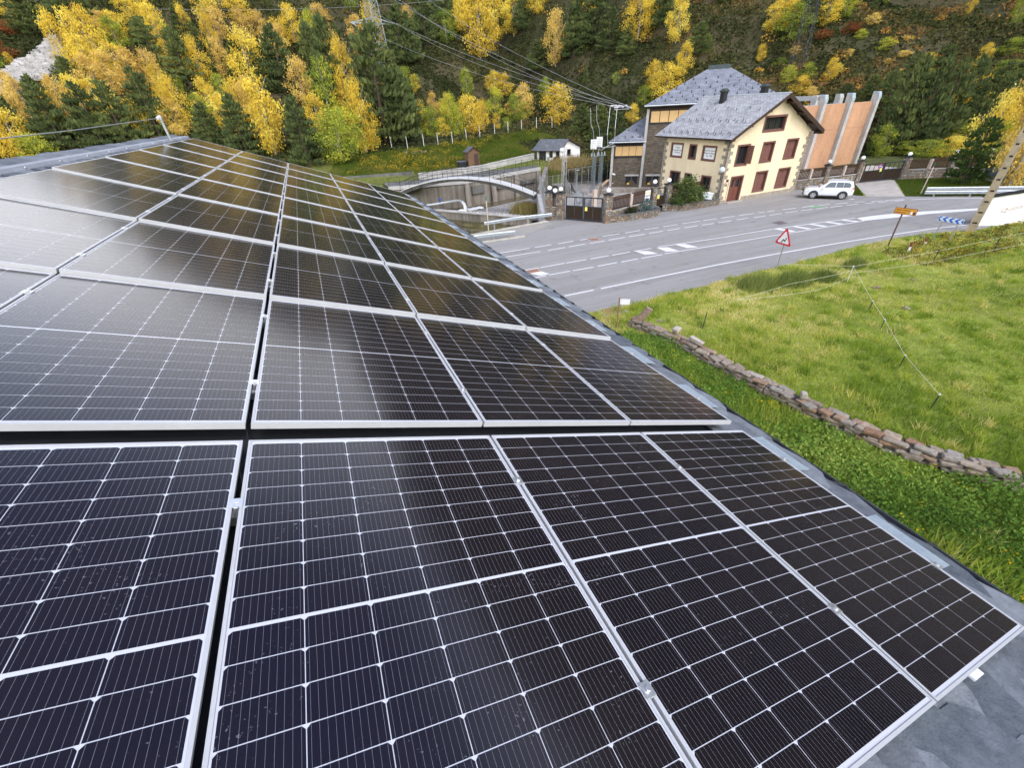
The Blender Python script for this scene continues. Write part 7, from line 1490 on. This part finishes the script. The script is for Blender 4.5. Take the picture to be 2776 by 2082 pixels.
rs = np.random.default_rng(8); tint_ = np.clip(.65 - .85 * (tn - .32) + dry + rs.normal(size=len(P2)) * .14, 0, 1)
tag(npmesh('grass', V, F, GRASS, tint=tint_), 'uneven yellow green pasture grass of the field and verge', kind='stuff')
# tall tussocks and straw stems
P2 = field_pts(1500, FIELD, 20, 1.0, seed=15); P2 = P2[near_wall(P2, .5)]; cl = np.repeat(P2, 46, 0) + rs.normal(size=(len(P2) * 46, 2)) * .13
V, F = blades('tussocks', np.column_stack([cl, ground_z(cl)]), .26, .026, GRASS, '', lean=1.1)
tag(npmesh('tussock_grass', V, F, GRASS, tint=np.clip(np.repeat(rs.uniform(.05, .95, len(P2)) ** 1.2, 46) + rs.normal(size=len(cl)) * .1, 0, 1)), 'longer tussocks scattered through the pasture', kind='stuff')
# leafy weeds between the roof edge and the stone wall
WEED = leafmat('nettle_leaves', [(0, (0.0702, 0.14, 0.0281)), (.5, (0.199, 0.326, 0.0515)), (.8, (0.374, 0.473, 0.0936)), (1, (0.608, 0.585, 0.14))], trans=.3, objvar=0)
STRIP = [(3.2, -4), (3.2, 14.5), (12.2, 14.6), (12.9, 12), (13.1, 9), (13.4, 6.5), (13.8, 4.6), (14.8, 2.6), (16.1, .6), (19, -2.6), (19, -4)]
P2 = field_pts(5200, STRIP, 40, .6, seed=25); P2 = P2[near_wall(P2, .20)]; hC = .10 + .75 * vnoise(P2[:, 0] * .55 + 3, P2[:, 1] * .55 + 6, 31) ** 2 * rs.uniform(.5, 1.2, len(P2)); nl_ = 26
cl = np.repeat(P2, nl_, 0) + rs.normal(size=(len(P2) * nl_, 2)) * .16; zc_ = np.repeat(hC, nl_) * rs.random(len(cl)) ** .6
V, F = quads(np.column_stack([cl, ground_z(cl) + zc_]), .085, rs, up=1.2)
tag(npmesh('weeds', V, F, WEED, tint=np.clip(np.repeat(vnoise(P2[:, 0] * .8, P2[:, 1] * .8, 33) * .6 + rs.uniform(0, .3, len(P2)), nl_) + rs.normal(size=len(cl)) * .1, 0, 1)), 'lush nettles and weeds between roof edge and dry stone wall', kind='stuff')
FLOW = leafmat('yellow_flowers', [(0, (.75, .50, .01)), (1, (.85, .62, .03))], objvar=0)
P2 = np.concatenate([field_pts(130, STRIP, 40, .6, seed=27), field_pts(90, [(34, 13), (34, 16.5), (44, 16), (48, 12)], 60, .5, seed=28), np.array([[12.6, 7.4], [12.65, 7.3], [12.7, 7.5], [12.5, 7.1], [12.4, 7.6]])]); cl = np.repeat(P2, 5, 0) + rs.normal(size=(len(P2) * 5, 2)) * .06
V, F = quads(np.column_stack([cl, ground_z(cl) + .35 + .1 * rs.random(len(cl))]), .05, rs, up=2); tag(npmesh('flowers', V, F, FLOW, tint=rs.random(len(cl))), 'small yellow flowers among the weeds', kind='stuff')
P2 = field_pts(52000, STRIP, 40, .6, seed=29); P2 = P2[near_wall(P2, .24)]; tn = vnoise(P2[:, 0] * .7 + 9, P2[:, 1] * .7, 36)
V, F = blades('g', np.column_stack([P2, ground_z(P2)]), .14 + .42 * tn ** 2, .026, GRASS, '', lean=.8); tag(npmesh('long_grass', V, F, GRASS, tint=np.clip(.15 + .5 * tn + rs.normal(size=len(P2)) * .16, 0, 1)), 'long blades and dead stems mixed into the weeds by the wall', kind='stuff')
# dry herbs under the chevron board
DRYH = leafmat('dry_herbs', [(0, (0.104, 0.104, 0.026)), (.5, (0.286, 0.234, 0.0585)), (.8, (0.546, 0.377, 0.065)), (1, (0.715, 0.468, 0.065))], objvar=0)
P2 = field_pts(300, [(33, 13.0), (33.5, 16.2), (40, 16.4), (45.5, 15.2), (47, 12.6), (40, 12.2)], 60, .5, seed=35); hC = .12 + .30 * rs.random(len(P2)); cl = np.repeat(P2, 22, 0) + rs.normal(size=(len(P2) * 22, 2)) * .14
V, F = quads(np.column_stack([cl, ground_z(cl) + np.repeat(hC, 22) * rs.random(len(cl))]), .085, rs, up=1.5); tag(npmesh('dry_herbs', V, F, DRYH, tint=np.clip(np.repeat(rs.uniform(-.1, .65, len(P2)), 22) + rs.normal(size=len(cl)) * .12, 0, 1)), 'dry yellowing herbs below the chevron board and pole', kind='stuff')
# dark broom shrubs behind the warning sign
BROOM = leafmat('broom_stems', [(0, (0.0819, 0.123, 0.0302)), (.6, (0.204, 0.26, 0.063)), (1, (0.437, 0.437, 0.126))], trans=.15)
def broom(label, x, y, w, d, h):
    n = 2600; r_ = np.sqrt(rs.random(n)); a = rs.random(n) * 6.28; px, py = r_ * np.cos(a) * w / 2, r_ * np.sin(a) * d / 2; hh = h * np.sqrt(np.clip(1.05 - r_ ** 2, .05, 1)) * rs.uniform(.6, 1.1, n)
    V, F = blades('b', np.column_stack([px, py, np.zeros(n) + hh * .35 * rs.random(n)]), hh, .03, BROOM, '', lean=.8); o = npmesh('broom_bush', V, F, BROOM, tint=np.clip(rs.normal(.5, .22, n), 0, 1)); o.location = (x, y, -.05); tag(o, label, 'bush', 'broom shrubs in the field')
broom('dark broom shrub nearest the warning sign post', 22.0, 15.9, 2.4, 1.9, .75); broom('dark wide broom shrub in the middle of the clump behind the slack tapes', 24.2, 15.3, 2.6, 1.7, .7); broom('dark broom shrub reaching the corner stake of the electric fence', 26.2, 14.9, 1.9, 1.3, .5); broom('small broom tuft beyond the corner stake', 29.6, 15.3, 1.6, 1.0, .55)
MEADG = leafmat('bank_grass', [(0, (.05, .085, .012)), (.4, (.095, .14, .020)), (.7, (.15, .165, .03)), (1, (.25, .21, .07))], trans=.3, objvar=0)
# lawn behind the guardrail, far meadow
for poly, n, sd in ((lawnA, 9000, 41), (lawnB, 22000, 42)):
    P2 = field_pts(n, poly, 80, .3, seed=sd); V, F = blades('g', np.column_stack([P2, np.full(len(P2), .016)]), .10, .05, MEADG, '', lean=.8); tag(npmesh('lawn_grass', V, F, MEADG, tint=np.clip(rs.normal(.40, .13, len(P2)), 0, 1)), 'short bright lawn grass near the brown gate', kind='stuff')
MEAD = [(2, 74), (14.5, 72), (15, 68.2), (24.3, 69.8), (35, 73.5), (37, 76), (43, 77), (52, 84), (52, 95), (36, 91), (20, 87), (5, 86)]
P2 = field_pts(52000, MEAD, 120, .2, seed=45); tn = vnoise(P2[:, 0] * .35 + 5, P2[:, 1] * .35 + 2, 46)
V, F = blades('g', np.column_stack([P2, height(P2[:, 0], P2[:, 1])]), .14 + .20 * tn, .11, MEADG, '', lean=.9); tag(npmesh('meadow_grass', V, F, MEADG, tint=np.clip(.15 + .65 * tn + rs.normal(size=len(P2)) * .16, 0, 1)), 'meadow grass on the bank beyond the dam', kind='stuff')
HERB = leafmat('meadow_herbs', [(0, (0.045, 0.072, 0.014)), (.5, (0.153, 0.162, 0.0281)), (.8, (0.342, 0.297, 0.0375)), (1, (0.495, 0.342, 0.0375))], objvar=0)
P2 = field_pts(150, [(5, 74.5), (14, 72.5), (24, 72), (22, 78), (8, 80)], 120, .2, seed=47); P2 = np.concatenate([P2, field_pts(120, [(3, 80), (24, 80), (48, 92), (48, 95), (20, 87)], 120, .2, seed=48)]); hC = .3 + .6 * rs.random(len(P2)); cl = np.repeat(P2, 34, 0) + rs.normal(size=(len(P2) * 34, 2)) * .38
V, F = quads(np.column_stack([cl, height(cl[:, 0], cl[:, 1]) + np.repeat(hC, 34) * rs.random(len(cl))]), .20, rs, up=1); tag(npmesh('meadow_herbs', V, F, HERB, tint=np.clip(np.repeat(rs.random(len(P2)), 34) + rs.normal(size=len(cl)) * .1, 0, 1)), 'yellowing herbs and low bushes on the meadow', kind='stuff')
heap_ = thing('stone_heap', 'low heap of pale stones in the far meadow below the fence', 'stone heap', (18, 83.4, 3.1))
for i in range(26):
    x, y = rng.uniform(15.5, 20.5), rng.uniform(82.4, 84.4); o = link('meadow_stone', STM[i % 14]); o.location = (x, y, float(height(x, y)) + .1); o.scale = (1.2, 1.1, 1.6); o.rotation_euler = (0, 0, rng.random() * 6); o.parent = heap_; o.location = Vector(o.location) - Vector(heap_.location); o.name = 'stone'
# reeds on the stream bed, brown reeds beside the cottage
REED = leafmat('dry_reeds', [(0, (.12, .13, .03)), (.5, (.30, .25, .09)), (1, (.48, .36, .17))], objvar=0)
for c_, sx_, sy_, n, h_, z_, lb in (((24.2, 52.4), .9, .9, 4000, 1.1, -2.35, 'straw coloured reeds on the stream bed'), ((39.5, 66.3), 2.2, 1.6, 5000, 1.1, None, 'rust brown reeds between cottage and substation')):
    P2 = np.array(c_) + rs.normal(size=(n, 2)) * np.array([sx_, sy_]) * .8; zz = np.full(n, z_) if z_ else height(P2[:, 0], P2[:, 1]); V, F = blades('g', np.column_stack([P2, zz]), h_, .05, REED, '', lean=.6); tag(npmesh('reeds', V, F, REED, tint=np.clip(rs.normal(.5 if z_ else .75, .2, n), 0, 1)), lb, kind='stuff')
# hillside undergrowth
UND = leafmat('hillside_scrub', [(0, (0.0289, 0.0395, 0.0161)), (.4, (0.0724, 0.0807, 0.029)), (.6, (0.13, 0.117, 0.0419)), (.75, (0.236, 0.141, 0.0564)), (.9, (0.344, 0.172, 0.0564)), (1, (0.702, 0.463, 0.0564))], trans=.15, objvar=0)
rs = np.random.default_rng(77); n = 230000
x = rs.uniform(-75, 150, n); y = rs.uniform(20, 190, n); fd_ = foot_dist(x, y); az = np.degrees(np.arctan2(x, y)); k = (fd_ > -.5) & (fd_ < 85) & (az > -30) & (az < 75) & (y > 12) & (rs.random(n) < np.clip(1.1 - fd_ / 75, .08, 1)); x, y, fd_, az = x[k], y[k], fd_[k], az[k]
cn = vnoise(x * .22 + 30, y * .22 + 30, 61); k = rs.random(len(x)) < (.35 + .65 * (cn > .42)); x, y, az, cn = x[k], y[k], az[k], cn[k]
ex = rs.uniform(0, 1, (2600, 2)) * np.array([20, 23]) + np.array([37.5, 60.5]); x = np.concatenate([x, ex[:, 0]]); y = np.concatenate([y, ex[:, 1]]); az = np.concatenate([az, np.full(2600, 38.0)]); cn = np.concatenate([cn, rs.uniform(.4, .8, 2600)])
hb = .25 + 1.5 * np.clip(cn - .35, 0, 1) * (.4 + .6 * rs.random(len(x))); per = 5
X = np.repeat(x, per) + rs.normal(size=len(x) * per) * .35; Y = np.repeat(y, per) + rs.normal(size=len(x) * per) * .35; Z = height(X, Y) + np.repeat(hb, per) * rs.random(len(X))
ct = np.repeat(.10 + .38 * vnoise(x * .16, y * .16, 63) + .42 * np.clip((az - 25) / 30, 0, 1) * vnoise(x * .3 + 11, y * .3, 64) ** 1.4 + .16 * (vnoise(x * .5 + 3, y * .5, 65) > .8), per)
V, F = quads(np.column_stack([X, Y, Z]), .50, rs, up=.6); tag(npmesh('undergrowth', V, F, UND, tint=np.clip(ct + rs.normal(size=len(X)) * .10, 0, 1)), 'dark juniper and broom scrub covering the hillside', kind='stuff')
# thicker bushes standing out of the scrub
n = 1500; x = rs.uniform(-60, 140, n); y = rs.uniform(25, 180, n); fd_ = foot_dist(x, y); az = np.degrees(np.arctan2(x, y)); k = (fd_ > 2) & (fd_ < 62) & (az > -26) & (az < 72); x, y, az = x[k], y[k], az[k]; per = 90
rad = rs.uniform(.6, 1.8, len(x)); hh = rad * rs.uniform(.8, 1.3, len(x)); d = rs.normal(size=(len(x), per, 3)); d /= np.linalg.norm(d, axis=2)[..., None]; d *= rs.random((len(x), per, 1)) ** .4; d[..., 2] = np.abs(d[..., 2])
X = (x[:, None] + d[..., 0] * rad[:, None]).ravel(); Y = (y[:, None] + d[..., 1] * rad[:, None]).ravel(); Z = (height(x, y)[:, None] + d[..., 2] * hh[:, None]).ravel()
ct = np.repeat(np.where(rs.random(len(x)) < np.clip((az - 20) / 70, .08, .5), rs.uniform(.6, .97, len(x)), rs.uniform(.05, .45, len(x))), per)
V, F = quads(np.column_stack([X, Y, Z]), .34, rs, up=.6); tag(npmesh('hillside_bushes', V, F, UND, tint=np.clip(ct + rs.normal(size=len(X)) * .09, 0, 1)), 'dark and rusty bushes dotted over the hillside', kind='stuff')
# far wood up to the skyline and beyond the frame: one mass of crowns
n = 7600; x = rs.uniform(-190, 330, n); y = rs.uniform(-150, 330, n); fd_ = foot_dist(x, y); k = (fd_ > 62) & (fd_ < 190); x, y = x[k], y[k]; per = 46
hz_ = rs.uniform(6, 11, len(x)); f_ = rs.random((len(x), per)); rad = (1 - f_) ** .7 * 2.6
a = rs.random((len(x), per)) * 6.28; X = (x[:, None] + rad * np.cos(a)).ravel(); Y = (y[:, None] + rad * np.sin(a)).ravel(); Z = (height(x, y)[:, None] + hz_[:, None] * (.08 + .92 * f_)).ravel()
ctype = rs.random(len(x)); ct = np.repeat(np.where(ctype < .72, .12 + .2 * rs.random(len(x)), np.where(ctype < .9, .97, .72)), per)
V, F = quads(np.column_stack([X, Y, Z]), 1.25, rs, up=.5); tag(npmesh('far_wood', V, F, UND, tint=np.clip(ct + rs.normal(size=len(X)) * .06, 0, 1)), 'far wooded slope rising to the skyline', kind='stuff')
# scree patch
SCR = [(-36.9, 108.4), (-34.1, 115.1), (-32.2, 110.4), (-35.2, 103.7), (-38.8, 98.7), (-40.0, 100.5)]
xs_, ys_ = [p_[0] for p_ in SCR], [p_[1] for p_ in SCR]; mb = MB(); rr2 = random.Random(3); c = 0
while c < 1500:
    x, y = rr2.uniform(min(xs_), max(xs_)), rr2.uniform(min(ys_), max(ys_))
    if not bool(in_poly(np.array([x]), np.array([y]), SCR)[0]): continue
    s = rr2.uniform(.3, .95); mb.box((x, y, float(height(x, y)) + .35 + s * .2), (s, s * rr2.uniform(.6, 1), s * .7), mat=Matrix.Rotation(rr2.uniform(0, 6), 3, 'Z') @ Matrix.Rotation(rr2.uniform(-.6, .6), 3, 'X')); c += 1
tag(mb.build('scree', mat('pale_scree_stone', (.38, .36, .33), .95, .3, .8)), 'pale grey scree patch in the wood', kind='stuff')

# lettering becomes plain mesh
bpy.context.view_layer.update(); dg_ = bpy.context.evaluated_depsgraph_get()
for o in [o for o in bpy.data.objects if o.type == 'FONT']:
    me = bpy.data.meshes.new_from_object(o.evaluated_get(dg_)); nm_ = o.name; par, ml = o.parent, o.matrix_local.copy(); bpy.data.objects.remove(o)
    q = link(nm_, me, par); q.matrix_local = ml
